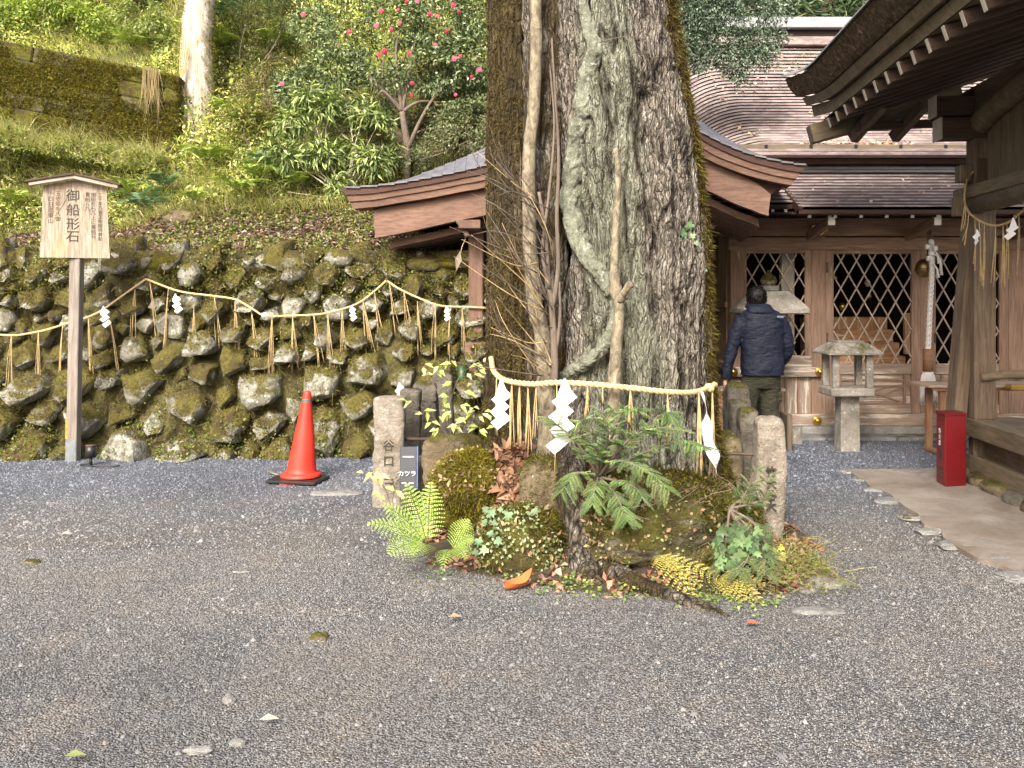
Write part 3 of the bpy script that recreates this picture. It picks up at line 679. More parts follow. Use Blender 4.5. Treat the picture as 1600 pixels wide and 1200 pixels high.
# bushes -----------------------------------------------------------------
def branchy(root, base, tips, r0, mat, name="branch"):
    for t in tips:
        b0, t0 = np.array(base, float), np.array(t, float); mid = (b0 + t0) / 2 + np.array([rnd.uniform(-.15, .15), rnd.uniform(-.1, .1), rnd.uniform(-.05, .15)])
        pth = spline([b0, mid, t0], 7); tube(name, pth, np.linspace(r0, r0 * .25, len(pth)), mat, root, 6)
def crown(name, root, centers, radii, N, L, W, colors, wts=None, mat='gloss', droop=.2, shell=.55, var=.3, upw=.6):
    centers = np.array(centers, float); radii = np.array(radii, float); k = R.choice(len(centers), N, p=radii ** 2 / (radii ** 2).sum())
    d = rv(N); d /= np.linalg.norm(d, axis=1)[:, None]; rr = (shell + (1 - shell) * R.random(N)) * radii[k]
    p = centers[k] + d * rr[:, None] * np.array([1.1, .9, .85]); keep = fbm(p * 3.3, 3) > .44; p, d, k = p[keep], d[keep], k[keep]; N = len(p)
    ax = d + rv(N, .6) + np.array([0, 0, -droop]); V, Fc = leaf_arr(p, ax, np.array([0, -.2, upw]) + d * .5 + rv(N, .5), R.uniform(L * .6, L * 1.3, N), R.uniform(W * .6, W * 1.2, N))
    sh = .7 + .6 * fbm(p * 2, 2)
    return prop(obj(name, V, Fc, M[mat], root, False, np.repeat(pal(N, colors, wts, var) * sh[:, None], 4, 0)), kind="stuff"), p, d
# camellia with pink flowers
cb = P(634, 268, 12.0); cam_t = thing("camellia_tree", "camellia bush with pink flowers and glossy dark leaves on the slope", "shrub", tuple(cb))
tube("trunk", spline([cb + Vector((0, 0, -.2)), P(636, 235, 12), P(633, 205, 12), P(628, 175, 12)], 5), np.linspace(.06, .04, 16), M['twig'], cam_t, 8)
branchy(cam_t, P(636, 235, 12), [P(670, 200, 12), P(700, 120, 11.9)], .035, M['twig'])
branchy(cam_t, P(628, 175, 12), [P(590, 150, 11.9), P(600, 80, 12), P(650, 60, 12), P(560, 100, 12), P(690, 160, 12), P(520, 60, 12.2), P(640, 0, 12)], .03, M['twig'])
cc = [P(545, 60, 12.2), P(620, 30, 12.2), P(690, 40, 12.1), P(740, 90, 12), P(600, 110, 12.1), P(680, 110, 12), P(740, 190, 12), P(520, 110, 12.2), P(470, 140, 12.3), P(700, 200, 12.2), P(490, 40, 12.6), P(750, 20, 12.2), P(590, 170, 12.2), P(650, -60, 12.3), P(560, -50, 12.3), P(770, 140, 12.4)]
cr = [.42, .5, .5, .45, .42, .42, .42, .4, .38, .3, .35, .45, .25, .6, .6, .4]
f, cp, cd = crown("foliage", cam_t, cc, cr, 36000, .058, .032, [(.12, .17, .07), (.20, .26, .11), (.32, .40, .20), (.06, .09, .04), (.48, .55, .34)], [4, 4, 2, 3, 1])
M['petal'] = plain("pink_petal", (.66, .04, .11), .5, var=.25, bstr=0); M['stamen'] = plain("yellow_stamen", (.7, .5, .1), .7, bstr=0)
fl = [(545, 50), (595, 17), (622, 15), (672, 22), (684, 25), (708, 8), (717, 18), (588, 40), (611, 46), (592, 86), (601, 80), (640, 83), (710, 92), (719, 88), (749, 109), (644, 130), (440, 131), (474, 23), (698, 49), (737, 120), (680, 70), (712, 148), (635, 3), (652, 2), (625, 36), (643, 149)]
pet = []
for k in range(6):
    a = k * pi / 3; pet.append(rock_arr((cos(a) * .030, -.006, sin(a) * .030), (.026, .007, .026), 2, .1, k, 2))
pv, pf = merge(pet + [rock_arr((.0, -.004, .0), (.03, .016, .03), 2, .1, 9, 2)]); fm = raw_mesh("flower", pv, pf, M['petal'], True)
for j, (px, py) in enumerate(fl):
    o = bpy.data.objects.new("flower", fm); link(o, cam_t); s = rnd.uniform(.40, .72)
    o.matrix_basis = Matrix.Translation(P(px, py, 11.55 + rnd.uniform(-.05, .1))) @ Matrix.Rotation(rnd.uniform(-.6, .6), 4, 'X') @ Matrix.Rotation(rnd.uniform(-.6, .6), 4, 'Z') @ Matrix.Scale(s, 4)
# long leaved laurel bush
lb_ = P(540, 310, 11.6); lt = thing("laurel_bush", "long leaved green laurel bush left of the camellia above the gazebo roof", "shrub", tuple(lb_))
tips = [(455, 190), (480, 150), (510, 170), (540, 160), (570, 180), (590, 195), (440, 240), (470, 270), (505, 240), (555, 230), (585, 250), (600, 225), (520, 290), (450, 300)]
branchy(lt, lb_, [P(x, y, 11.5) for x, y in tips], .014, M['palebark'])
crown("foliage", lt, [P(x, y, 11.4 + rnd.uniform(-.1, .3)) for x, y in tips], [.22 + rnd.uniform(-.04, .06) for _ in tips], 6500, .13, .03, [(.20, .28, .08), (.30, .38, .12), (.10, .15, .05), (.46, .52, .24)], None, 'gloss', .5, .2)

def shrub(name, label, px, py, Y, spots, N, L, W, colors, group=None, mat='leaf', twig=True, fol="foliage"):
    q = P(px, py, Y); t = thing(name, label, "shrub", tuple(q), group)
    cs = [P(a, b, Y + rnd.uniform(-.2, .2)) for a, b, c in spots]
    if twig: branchy(t, q, cs, .015, M['twig'])
    crown(fol, t, cs, [c for a, b, c in spots], N, L, W, colors, None, mat, .3, .3); return t
shrub("shrub", "bright lime bush at the top left corner of the slope", 60, 60, 15.2, [(20, 20, .45), (80, 10, .5), (140, 30, .45), (190, 60, .35), (60, -60, .6), (150, -50, .5)], 9000, .08, .04, [(.32, .42, .08), (.42, .5, .12), (.2, .3, .06)])
shrub("shrub", "yellow green bush between the pale trunk and the block wall end", 240, 90, 14.5, [(230, 40, .35), (262, 70, .3), (240, 100, .28), (215, 20, .4), (270, 130, .22)], 5000, .07, .035, [(.34, .42, .12), (.24, .32, .08), (.42, .44, .2)])
shrub("shrub", "dark feathery bush right of the pale trunk", 380, 130, 14.2, [(370, 60, .4), (400, 100, .35), (430, 60, .35), (390, 20, .4), (360, 110, .3), (450, 20, .35)], 9000, .06, .014, [(.10, .14, .05), (.17, .2, .07), (.25, .26, .10), (.06, .08, .03)])
shrub("shrub", "low yellow bush at the foot of the slope left of the laurel", 395, 240, 12.5, [(380, 180, .3), (410, 200, .3), (430, 240, .25), (360, 230, .25)], 5000, .06, .025, [(.34, .38, .10), (.42, .36, .12), (.2, .26, .07)])
shrub("shrub", "small shaded bush just above the gazebo roof", 700, 235, 11.8, [(680, 235, .28), (720, 215, .33), (745, 180, .35), (655, 250, .2), (700, 190, .3), (760, 220, .3)], 9000, .05, .022, [(.12, .16, .07), (.2, .25, .1), (.3, .34, .2), (.2, .16, .11)])

shrub("shrub", "dark dense thicket behind the camellia trunk", 640, 200, 13.0, [(600, 190, .5), (660, 180, .5), (720, 190, .5), (560, 200, .45), (760, 160, .5), (640, 240, .35), (700, 130, .5), (520, 180, .4)], 14000, .06, .026, [(.07, .09, .035), (.12, .15, .06), (.2, .22, .10), (.14, .10, .06)])
shrub("shrub", "brown green bracken tangle left of the laurel bush", 420, 170, 13.2, [(400, 150, .35), (430, 190, .35), (460, 120, .35), (430, 110, .3)], 7000, .07, .016, [(.16, .15, .06), (.26, .25, .10), (.34, .28, .14), (.10, .12, .04)])
for a, b_, Y_, l_ in ((345, 150, 13.9, "deep green low bush just right of the pale trunk's middle"), (425, 30, 15.6, "shadowy bush at the top between pale trunk and camellia"), (215, 20, 15.8, "dark bush with a bent dead branch above the block wall")):
    shrub("shrub", l_, a, b_, Y_, [(a - 25, b_, .3), (a + 20, b_ - 15, .34), (a, b_ + 25, .26)], 4500, .07, .02, [(.05, .07, .02), (.10, .13, .04), (.18, .20, .08), (.09, .06, .03)])
# conifers and distant trees above the shrine roof
def conifer(label, px, Y, h, rad_, N, group):
    x = (px - CX) / F * Y; z0 = float(hill_h(np.array([x]), np.array([float(Y)]))[0]); t = thing("cedar_tree", label, "tree", (x, Y, z0), group)
    tube("trunk", [(x, Y, z0 - .3), (x, Y, z0 + h * .5), (x, Y, z0 + h)], [.25, .15, .03], M['twig'], t, 10)
    zz = z0 + .3 + (h - .3) * R.random(N) ** 1.1; a = R.uniform(0, 2 * pi, N); a = np.round(a / .35 + zz * 3) * .35 + R.normal(0, .07, N)
    rr = rad_ * (1 - (zz - z0) / h * .75) * R.random(N) ** .5; p = np.stack([x + np.cos(a) * rr, Y + np.sin(a) * rr, zz - rr * .35], 1); N = len(p)
    d = np.stack([np.cos(a), np.sin(a), np.full(N, -.5)], 1) + rv(N, .35)
    V, Fc = leaf_arr(p, d, rv(N), R.uniform(.16, .34, N), R.uniform(.03, .06, N)); c = pal(N, [(.07, .12, .06), (.12, .19, .09), (.20, .27, .15), (.25, .22, .12)], [4, 4, 2, .6], .3)
    prop(obj("crown", V, Fc, M['leaf'], t, False, np.repeat(c, 4, 0)), kind="stuff")
for j, (px, Y, h, r0, lb) in enumerate([(1110, 17.5, 8, 1.6, "cedar just behind the left end of the shrine roof"), (1210, 18, 7.5, 1.7, "cedar above the shrine ridge, left of the middle"), (1290, 18.5, 8, 1.7, "cedar above the middle of the shrine ridge"), (1370, 18, 8, 1.7, "cedar behind the curved bark roof corner"), (1180, 22, 9, 2.2, "tall cedar in the second row behind the ridge"), (1330, 23, 9, 2.2, "distant cedar in the back row over the ridge"), (1480, 19, 8, 1.8, "cedar hidden mostly by the bark roof"), (850, 19, 9, 2, "cedar behind the great trunk"), (1000, 18.5, 9, 1.9, "cedar directly behind the right side of the great trunk"), (720, 18, 8, 1.6, "cedar rising behind the camellia"), (560, 18.5, 7, 1.6, "cedar high behind the camellia's left half"), (430, 19, 7, 1.6, "dark cedar at the top between pale trunk and camellia")]):
    conifer(lb, px, Y, h, r0, 7000 if j < 4 else 4500, "cedars behind the shrine")
# evergreen branch reaching over the shrine roof
ot = thing("evergreen_tree", "small leaved evergreen tree reaching over the left end of the shrine roof", "tree", (1.9, 11.4, 0))
tube("trunk", spline([(1.55, 11.2, 0), (1.6, 11.1, 2), (1.7, 11, 3.6), (1.75, 10.9, 5.6)], 6), np.linspace(.12, .06, 19), M['twig'], ot, 10)
sp = [(1080, 30, .3), (1110, 60, .28), (1140, 30, .35), (1170, 70, .25), (1190, 90, .2), (1150, 105, .2), (1100, 10, .35), (1160, -10, .4), (1205, 60, .2), (1130, 85, .22), (1160, 130, .1), (1090, 95, .2), (1080, -20, .4), (1200, 10, .3), (1060, 60, .3)]
branchy(ot, (1.72, 11, 4.4), [P(a, b, 10.2) for a, b, c in sp], .02, M['twig'])
crown("foliage", ot, [P(a, b, 10.2) for a, b, c in sp], [c for a, b, c in sp], 17000, .048, .022, [(.13, .19, .13), (.2, .28, .2), (.3, .39, .28), (.07, .1, .07)], None, 'gloss', .2, .2)
# ------------------------------------------------------------------ the great tree
def trunk_mat():
    m, nt, b = new_mat("great_tree_bark"); pos = coords(nt, "Position")
    v = coords(nt, "Position", (1, 1, .2)); g = noise(nt, v, 34, 9, .74, 1.3); g2 = noise(nt, coords(nt, "Position", (1, 1, .22)), 95, 6, .75, .8); big = noise(nt, pos, 2.2, 5, .6)
    c = ramp(nt, g, [(.30, (.11, .092, .072)), (.42, (.31, .275, .23)), (.55, (.50, .46, .40)), (.72, (.74, .70, .63))])
    c = mixc(nt, ramp(nt, big, [(.4, 0.0), (.65, .45)]), c, (.27, .225, .175))
    dv = nd(nt, "ShaderNodeVectorMath", operation='ADD'); nz_ = nd(nt, "ShaderNodeTexNoise"); nz_.inputs["Scale"].default_value = 5; nz_.inputs["Detail"].default_value = 4; nt.links.new(pos, nz_.inputs["Vector"])
    sc_ = nd(nt, "ShaderNodeVectorMath", operation='SCALE'); nt.links.new(nz_.outputs["Color"], sc_.inputs[0]); sc_.inputs[3].default_value = .12; nt.links.new(pos, dv.inputs[0]); nt.links.new(sc_.outputs[0], dv.inputs[1])
    mp_ = nd(nt, "ShaderNodeMapping"); mp_.inputs["Scale"].default_value = (1, 1, .13); nt.links.new(dv.outputs[0], mp_.inputs[0]); ev = voro(nt, mp_.outputs[0], 30, 'DISTANCE_TO_EDGE'); mp2 = nd(nt, "ShaderNodeMapping"); mp2.inputs["Scale"].default_value = (1, 1, .2); nt.links.new(dv.outputs[0], mp2.inputs[0]); ev2 = voro(nt, mp2.outputs[0], 75, 'DISTANCE_TO_EDGE')
    c = mixc(nt, ramp(nt, ev, [(0, .8), (.04, .45), (.11, 0.0)]), c, (.055, .043, .033)); c = mixc(nt, ramp(nt, ev2, [(0, .45), (.09, 0.0)]), c, (.08, .065, .052))
    c = mixc(nt, .55, c, ramp(nt, g2, [(.36, .18), (.52, .95), (.75, 1.4)]), 'MULTIPLY')
    li = nd(nt, "ShaderNodeAttribute", attribute_name="lichen").outputs["Fac"]; mo = nd(nt, "ShaderNodeAttribute", attribute_name="moss").outputs["Fac"]; cr = nd(nt, "ShaderNodeAttribute", attribute_name="crack").outputs["Fac"]
    n3 = noise(nt, coords(nt, "Position", (1, 1, .5)), 14, 7, .75, .5)
    lf = ramp(nt, math_(nt, 'ADD', math_(nt, 'MULTIPLY', li, .62), n3), [(.74, 0.0), (.95, .7)])
    c = mixc(nt, lf, c, ramp(nt, g2, [(.34, (.15, .16, .11)), (.62, (.46, .49, .37))]))
    c = mixc(nt, ramp(nt, noise(nt, pos, 9, 4, .6), [(.69, 0.0), (.73, .8)]), c, (.68, .68, .64))
    mf = ramp(nt, math_(nt, 'ADD', math_(nt, 'MULTIPLY', mo, .8), n3), [(.72, 0.0), (.95, .95)])
    c = mixc(nt, mf, c, ramp(nt, g2, [(.3, (.035, .026, .012)), (.7, (.135, .10, .035))]))
    c = mixc(nt, cr, c, (.035, .027, .02))
    nt.links.new(c, b.inputs["Base Color"]); b.inputs["Roughness"].default_value = .92; b.inputs["Specular IOR Level"].default_value = .2
    bump(nt, math_(nt, 'ADD', math_(nt, 'ADD', g, math_(nt, 'MULTIPLY', g2, .6)), math_(nt, 'ADD', ramp(nt, ev, [(0, 0.0), (.16, 1.3)]), ramp(nt, ev2, [(0, 0.0), (.12, .5)]))), 1.0, .022, b); return m
M['trunk'] = trunk_mat()
bt = thing("great_tree", "huge old sacred tree with furrowed grey bark, green lichen and mossy edges", "tree", (.7, 5.75, 0))
ZC = np.array([-.2, 0, .25, .5, .75, 1.0, 1.5, 2.0, 2.6, 3.3, 4.5, 6.5, 9.0])
XC = np.array([.74, .74, .76, .78, .79, .80, .80, .79, .74, .66, .55, .5, .45])
RC = np.array([.78, .72, .60, .53, .50, .485, .47, .46, .44, .39, .36, .33, .28])
YC0 = 5.78
def front_y(x, z, off=.0):
    cx = np.interp(z, ZC, XC); r = np.interp(z, ZC, RC) * 1.02; return YC0 - np.sqrt(np.maximum(r * r - (np.asarray(x) - cx) ** 2, .0004)) - off
def ridge(n_): return 1 - np.abs(2 * n_ - 1)
def bark_stem(name, zc, xc, yc, rc, nt_, nz, zdense, amp, attrf, mat, parent, seed=0, kr=13, lobes=.09):
    z = np.concatenate([np.linspace(zc[0], zdense, nz), np.linspace(zdense + .1, zc[-1], 24)]); th = np.linspace(0, 2 * pi, nt_, endpoint=False); th = th + .62 * np.sin(2 * 0 + th + pi / 2) * (1 if name == 'trunk' else 0)
    Z, T = np.meshgrid(z, th, indexing='ij'); cx = np.interp(Z, zc, xc); cy = np.interp(Z, zc, yc); r = np.interp(Z, zc, rc)
    ct, st = np.cos(T), np.sin(T)
    q = np.stack([ct * r, st * r, Z * .22], -1)
    wv = (fbm(np.stack([ct * 1.5, st * 1.5, Z * .9 + seed], -1), 3) - .5)
    lob = (fbm(np.stack([ct * 2.2, st * 2.2, Z * .35 + seed], -1), 3) - .5) * lobes * 2
    low = np.clip(1 - Z / .7, 0, 1) ** 1.5; but = (np.abs(np.cos(T * 3.5 + seed + wv * 2)) - .5) * low * .28
    s1 = ridge(fbm(q * np.array([kr, kr, kr * .42]) + np.stack([wv * 3, wv * 3, wv * 0], -1) + seed, 2)); s2 = ridge(fbm(q * np.array([kr * 2.7, kr * 2.7, kr * 1.0]) + seed + 9, 3)); s3 = fbm(np.stack([ct * r, st * r, Z * .35], -1) * 60, 3)
    cr = np.clip((s1 - .86) / .12, 0, 1)
    disp = lob * r / .45 + but - amp * cr - amp * .65 * np.clip((s2 - .80) / .16, 0, 1) + (s3 - .5) * amp * .8 + (fbm(q * np.array([kr, kr, kr]) * .6 + 3, 2) - .5) * amp * 1.3
    # knots and hollows on the front
    X0 = cx + ct * r
    if name == "trunk":
        for kx, kz, kr_, kd in ((.95, 2.88, .06, -.09), (.86, 2.72, .05, -.07), (1.0, 2.5, .09, .05), (.75, 2.95, .10, .05), (.62, 2.6, .09, -.04), (.90, 2.2, .12, .04), (.78, 1.15, .13, .04), (.5, 1.2, .1, -.05), (1.05, 1.7, .16, .03), (.4, 1.9, .10, -.05), (.42, 2.4, .12, .04)):
            disp = disp + kd * np.exp(-(((X0 - kx) / kr_) ** 2 + ((Z - kz) / (kr_ * 1.5)) ** 2)) * (st < 0)
    rr = r + disp; V = np.stack([cx + ct * rr, cy + st * rr, Z], -1).reshape(-1, 3)
    i = (np.arange(len(z) - 1)[:, None] * nt_ + np.arange(nt_)[None, :]); j = (np.arange(len(z) - 1)[:, None] * nt_ + (np.arange(nt_)[None, :] + 1) % nt_)
    Q = np.stack([i, j, j + nt_, i + nt_], -1).reshape(-1, 4)
    at = attrf(V, T.reshape(-1)); at["crack"] = (cr * .75 + .25 * np.clip((s2 - .84) / .14, 0, 1)).reshape(-1) * (1 - .5 * at["moss"])
    obj(name, V, Q, mat, parent, True, None, at)
    return V, np.vstack([Q[:, [0, 1, 2]], Q[:, [0, 2, 3]]])
def main_attr(V, T):
    x, y, z = V[:, 0], V[:, 1], V[:, 2]; cx = np.interp(z, ZC, XC); r = np.interp(z, ZC, RC); u = (x - cx) / r; f = y < YC0 + .1
    li = np.exp(-((u + .42 - .12 * np.sin(z * 2.2)) / .36) ** 2) * sstep(.6, 1.2, z) + .45 * np.exp(-((u + .1) / .5) ** 2) + .35 * sstep(1.7, .9, z)
    edge = .80 - .10 * np.clip(z - 2.2, 0, 1) + .10 * np.clip(1.6 - z, 0, 1) + (fbm(V * 2.5, 3) - .5) * .3
    mo = sstep(0, .14, u - edge) + sstep(.55, .1, z) * .8 * (fbm(V * 3, 2) > .45) + sstep(0, .3, -u - .95)
    return {"lichen": li * f, "moss": np.clip(mo, 0, 1)}
def brown_attr(lv):
    def f(V, T): return {"lichen": V[:, 2] * 0 + .05, "moss": np.clip(lv + (fbm(V * 3, 3) - .5) * .8, 0, 1)}
    return f
TV, TF = bark_stem("trunk", ZC, XC, np.full(13, YC0), RC, 430, 480, 3.6, .028, main_attr, M['trunk'], bt, 3, 19)
def pxs(pts, Y): return [P(a, b, Y) for a, b in pts]
zs = [-.2, .3, 1.0, 2.0, 3.3, 4.5, 7]
AV, AF = bark_stem("stem", zs, [.02, .03, .04, .04, .03, 0, -.1], [5.98] * 7, [.30, .24, .205, .195, .185, .17, .12], 130, 200, 3.75, .02, brown_attr(.8), M['trunk'], bt, 11, 16, .12)
BV, BF = bark_stem("stem", zs, [.24, .24, .23, .22, .22, .2, .2], [5.72] * 7, [.22, .17, .135, .13, .14, .13, .1], 90, 200, 3.75, .018, brown_attr(.45), M['trunk'], bt, 23, 18, .12)
CV, CF = bark_stem("stem", zs, [.36, .36, .345, .34, .33, .3, .3], [6.08] * 7, [.2, .15, .12, .115, .115, .1, .1], 80, 200, 3.75, .022, brown_attr(.8), M['trunk'], bt, 31, 18, .15)  # dark moss tone here also paints the shade of the crevice beside it
# moss cushions down the right flank and on the brown stem
def tm(V, Fc, N, wf, **k):
    pos, nr = sample(V, Fc, N, wf); return tufts(pos, nr, k.get('L', .035), k.get('W', .008), k['c'], .8, k.get('w'), k.get('hang', .5), "moss", bt)
def flank(ct, n_):
    cx = np.interp(ct[:, 2], ZC, XC); r = np.interp(ct[:, 2], ZC, RC); u = (ct[:, 0] - cx) / r
    return (u > .80 - .12 * np.clip(ct[:, 2] - 2.2, 0, 1) + (fbm(ct * 3, 3) - .5) * .35) * (ct[:, 2] > .3) * (ct[:, 2] < 3.8) * (ct[:, 1] < YC0 + .25)
tm(TV, TF, 30000, flank, c=[(.14, .115, .025), (.09, .07, .02), (.20, .175, .04), (.10, .06, .025), (.06, .042, .018)], L=.042, W=.006)
tm(TV, TF, 7000, lambda ct, n_: (ct[:, 2] < .55) * (fbm(ct * 4, 2) > .5), c=MOSSC)
tm(AV, AF, 12000, lambda ct, n_: (ct[:, 2] < 3.8) * (n_[:, 1] < .3) * (fbm(ct * 3, 3) > .45), c=[(.12, .09, .03), (.16, .13, .03), (.08, .055, .025)], L=.025)
# embedded lichen covered climber, and the pale sapling stems
def hug(pts, off=.0): return [Vector((x, float(front_y(x, z, off)), z)) for x, z in pts]
def xz(px, py, Y=5.32): q = P(px, py, Y); return (q.x, q.z)
M['climber'] = rockmat("climber_bark", [(.3, (.19, .19, .145)), (.6, (.40, .43, .33))], .0, scale=9, lichen=.60, bs=1)
def limb(name, pth, rr, lich, mossa, seed, n=28, k=3):
    pth = np.stack([np.interp(np.linspace(0, 1, len(pth) * k), np.linspace(0, 1, len(pth)), pth[:, c]) for c in range(3)], 1); rr = np.interp(np.linspace(0, 1, len(pth)), np.linspace(0, 1, len(rr)), rr)
    V, Fc = tube_arr(pth, rr, n); c = pth[np.minimum(np.arange(len(V)) // n, len(pth) - 1)]; s1 = ridge(fbm(V * np.array([26, 26, 7]) + seed, 3)); nn = (fbm(V * 9 + seed, 3) - .5) * .5 + (fbm(V * 45, 2) - .5) * .22 - .30 * np.clip((s1 - .78) / .2, 0, 1)
    V = V + (V - c) * nn[:, None]; obj(name, V, Fc, M['climber'], bt, True, None, {"lichen": V[:, 0] * 0 + lich, "moss": np.clip(mossa + (fbm(V * 4, 3) - .5) * .6, 0, 1), "crack": np.clip((s1 - .86) / .14, 0, 1) * .8})
vp = [xz(912, -60), xz(915, 0), xz(924, 40), xz(930, 75), xz(918, 115), xz(914, 160), xz(905, 210), xz(900, 260), xz(896, 310), xz(902, 355), xz(918, 395), xz(940, 430), xz(958, 458)]
pth = spline(hug(vp, .022), 8); rr_ = np.interp(np.linspace(0, 1, len(pth)), [0, .3, .6, .8, 1], [.045, .055, .078, .064, .05]); limb("climber", pth, rr_ * .92, .95, .0, 4)
vp = [xz(962, 470), xz(960, 505), xz(945, 540), xz(915, 570), xz(884, 600), xz(872, 625)]
pth = spline(hug(vp, .03), 8); limb("climber", pth, np.linspace(.034, .05, len(pth)), .5, .2, 8)
sp_ = [(962, 232), (966, 275), (963, 330), (961, 390), (960, 440), (963, 460), (968, 485), (963, 540), (960, 600), (958, 660), (955, 720)]
pth = spline([P(a, b, 5.17) for a, b in sp_], 6); tube("sapling_stem", pth, np.interp(np.linspace(0, 1, len(pth)), [0, .35, .45, .6, 1], [.016, .024, .04, .034, .042]), M['sapbark'], bt, 12, True, .2, 2)
tube("branch_stub", spline([P(968, 470, 5.16), P(976, 456, 5.12), P(986, 442, 5.08)], 4), [.026, .025, .024, .022, .02, .02, .021, .021, .02], M['sapbark'], bt, 10)
sp_ = [(836, -30), (838, 60), (834, 160), (826, 260), (827, 340), (830, 420), (838, 480), (848, 530), (853, 600), (856, 660), (852, 730)]
pth = spline([P(a, b, 5.5) for a, b in sp_], 6); tube("sapling_stem", pth, np.interp(np.linspace(0, 1, len(pth)), [0, .5, 1], [.035, .045, .065]), M['sapbark'], bt, 12, True, .2, 5)
def bstem(pts, Y, r0, r1, nm="sapling_branch"):
    pth = spline([P(a, b, Y) for a, b in pts], 6); tube(nm, pth, np.linspace(r0, r1, len(pth)), M['twig'], bt, 7, True, .1)
bstem([(866, 600), (866, 540), (862, 480), (856, 430), (852, 360), (842, 300)], 5.42, .026, .010)
bstem([(863, 480), (872, 420), (870, 340), (873, 250), (868, 160), (862, 60)], 5.42, .018, .006)
bstem([(858, 450), (848, 390), (858, 300), (866, 200), (860, 110)], 5.40, .013, .005)
bstem([(866, 560), (875, 500), (874, 440)], 5.42, .015, .006)
trng = random.Random(11)
for k in range(46):                                       # bare twigs spraying to the left
    x0, y0 = trng.uniform(835, 868), trng.uniform(300, 600); L_ = trng.uniform(60, 185); a = trng.uniform(.15, 1.15); Y0 = 5.4 - trng.uniform(0, .15)
    x1, y1 = x0 - L_ * cos(a) * trng.uniform(.5, 1), y0 - L_ * sin(a); sag = trng.uniform(-18, 22)
    pts_ = [(x0, y0), ((x0 + x1) / 2 + sag, (y0 + y1) / 2 + sag), (x1, y1)]
    q = [P(pts_[0][0], pts_[0][1], Y0), P(pts_[1][0], pts_[1][1], Y0 - .2 * trng.random()), P(pts_[2][0], pts_[2][1], Y0 - .35 * trng.random())]
    pth = spline(q, 6); tube("twig", pth, np.linspace(.0045, .0012, len(pth)), M['straw'] if k % 3 == 0 else M['twig'], bt, 4)
    if k % 2: e_ = pth[7]; tube("twig", spline([e_, e_ + np.array([-.08, -.05, .10]), e_ + np.array([-.12, -.1, .24]) * trng.uniform(.6, 1.2)], 4), [.003, .003, .0025, .0025, .002, .002, .0015, .0015, .001], M['twig'], bt, 4)
tube("twig", spline([xyz for xyz in (P(936, 66, 5.2), P(960, 60, 5.15), P(985, 57, 5.14), P(1010, 62, 5.16))], 5), np.linspace(.004, .002, 16), M['twig'], bt, 5)
# roots
def root_(pts, r, seed, attr=.2):
    pth = spline(pts, 8); V, Fc = tube_arr(pth, np.interp(np.linspace(0, 1, len(pth)), np.linspace(0, 1, len(r)), r), 26, True, .3, seed)
    n_ = fbm(V * 14, 3) - .5; V = V + (V - pth[np.minimum(np.arange(len(V)) // 26, len(pth) - 1)]) * n_[:, None] * .25
    obj("root", V, Fc, M['trunk'], bt, True, None, {"lichen": V[:, 0] * 0 + .1, "moss": np.clip(attr + (fbm(V * 5, 3) - .5), 0, 1), "crack": np.clip((ridge(fbm(V * np.array([30, 30, 9]), 3)) - .86) / .1, 0, 1)}); return V, Fc
root_([P(893, 700, 5.35), P(890, 770, 5.15), P(903, 830, 5.02), P(912, 880, 4.93), (.44, 4.78, .02), (.46, 4.66, -.06)], [.10, .085, .07, .075, .055, .03], 3, .5)
root_([P(935, 780, 5.25), P(930, 850, 5.1), P(950, 890, 4.95), (.62, 4.72, .012), (.85, 4.45, .004), (1.08, 4.2, -.03)], [.08, .08, .085, .065, .045, .025], 6, .6)

# ------------------------------------------------------------------ mound, boulders and plants at the foot of the tree
mm_, nt, b = new_mat("tree_soil"); v = coords(nt, "Position"); c = ramp(nt, noise(nt, v, 9, 8, .75), [(.3, (.035, .026, .018)), (.5, (.09, .065, .042)), (.62, (.10, .10, .03)), (.72, (.16, .12, .08))])
nt.links.new(c, b.inputs["Base Color"]); b.inputs["Roughness"].default_value = 1; bump(nt, noise(nt, v, 30, 8, .8), 1, .03, b)
nx, ny = 110, 90; gx, gy = np.meshgrid(np.linspace(-.6, 1.95, nx), np.linspace(4.1, 7.2, ny))
def mound_h(gx, gy):
    e_ = np.hypot((gx - .62) / 1.05, (gy - 5.75) / 1.0); ang = fbm(np.stack([gx * 1.7, gy * 1.7, gx * 0 + 3], -1), 3) - .5
    h = .50 * sstep(1.05 + ang * .35, .35, e_) + (fbm(np.stack([gx * 5, gy * 5, gx * 0], -1), 4) - .5) * .12 * sstep(1.2, .8, e_)
    return h + .05 * sstep(1.45 + ang * .3, 1.0, e_) - .035 + .05 * np.exp(-((gx - 1.25) ** 2 + (gy - 4.75) ** 2) / .12)
gh = mound_h(gx, gy); V = np.stack([gx, gy, gh], -1).reshape(-1, 3); i = (np.arange(ny - 1)[:, None] * nx + np.arange(nx - 1)[None, :]).reshape(-1)
Q = np.stack([i, i + 1, i + nx + 1, i + nx], -1)
prop(obj("soil_mound", V, Q, mm_, None, True), kind="structure"); MV, MF = V, np.vstack([Q[:, [0, 1, 2]], Q[:, [0, 2, 3]]])

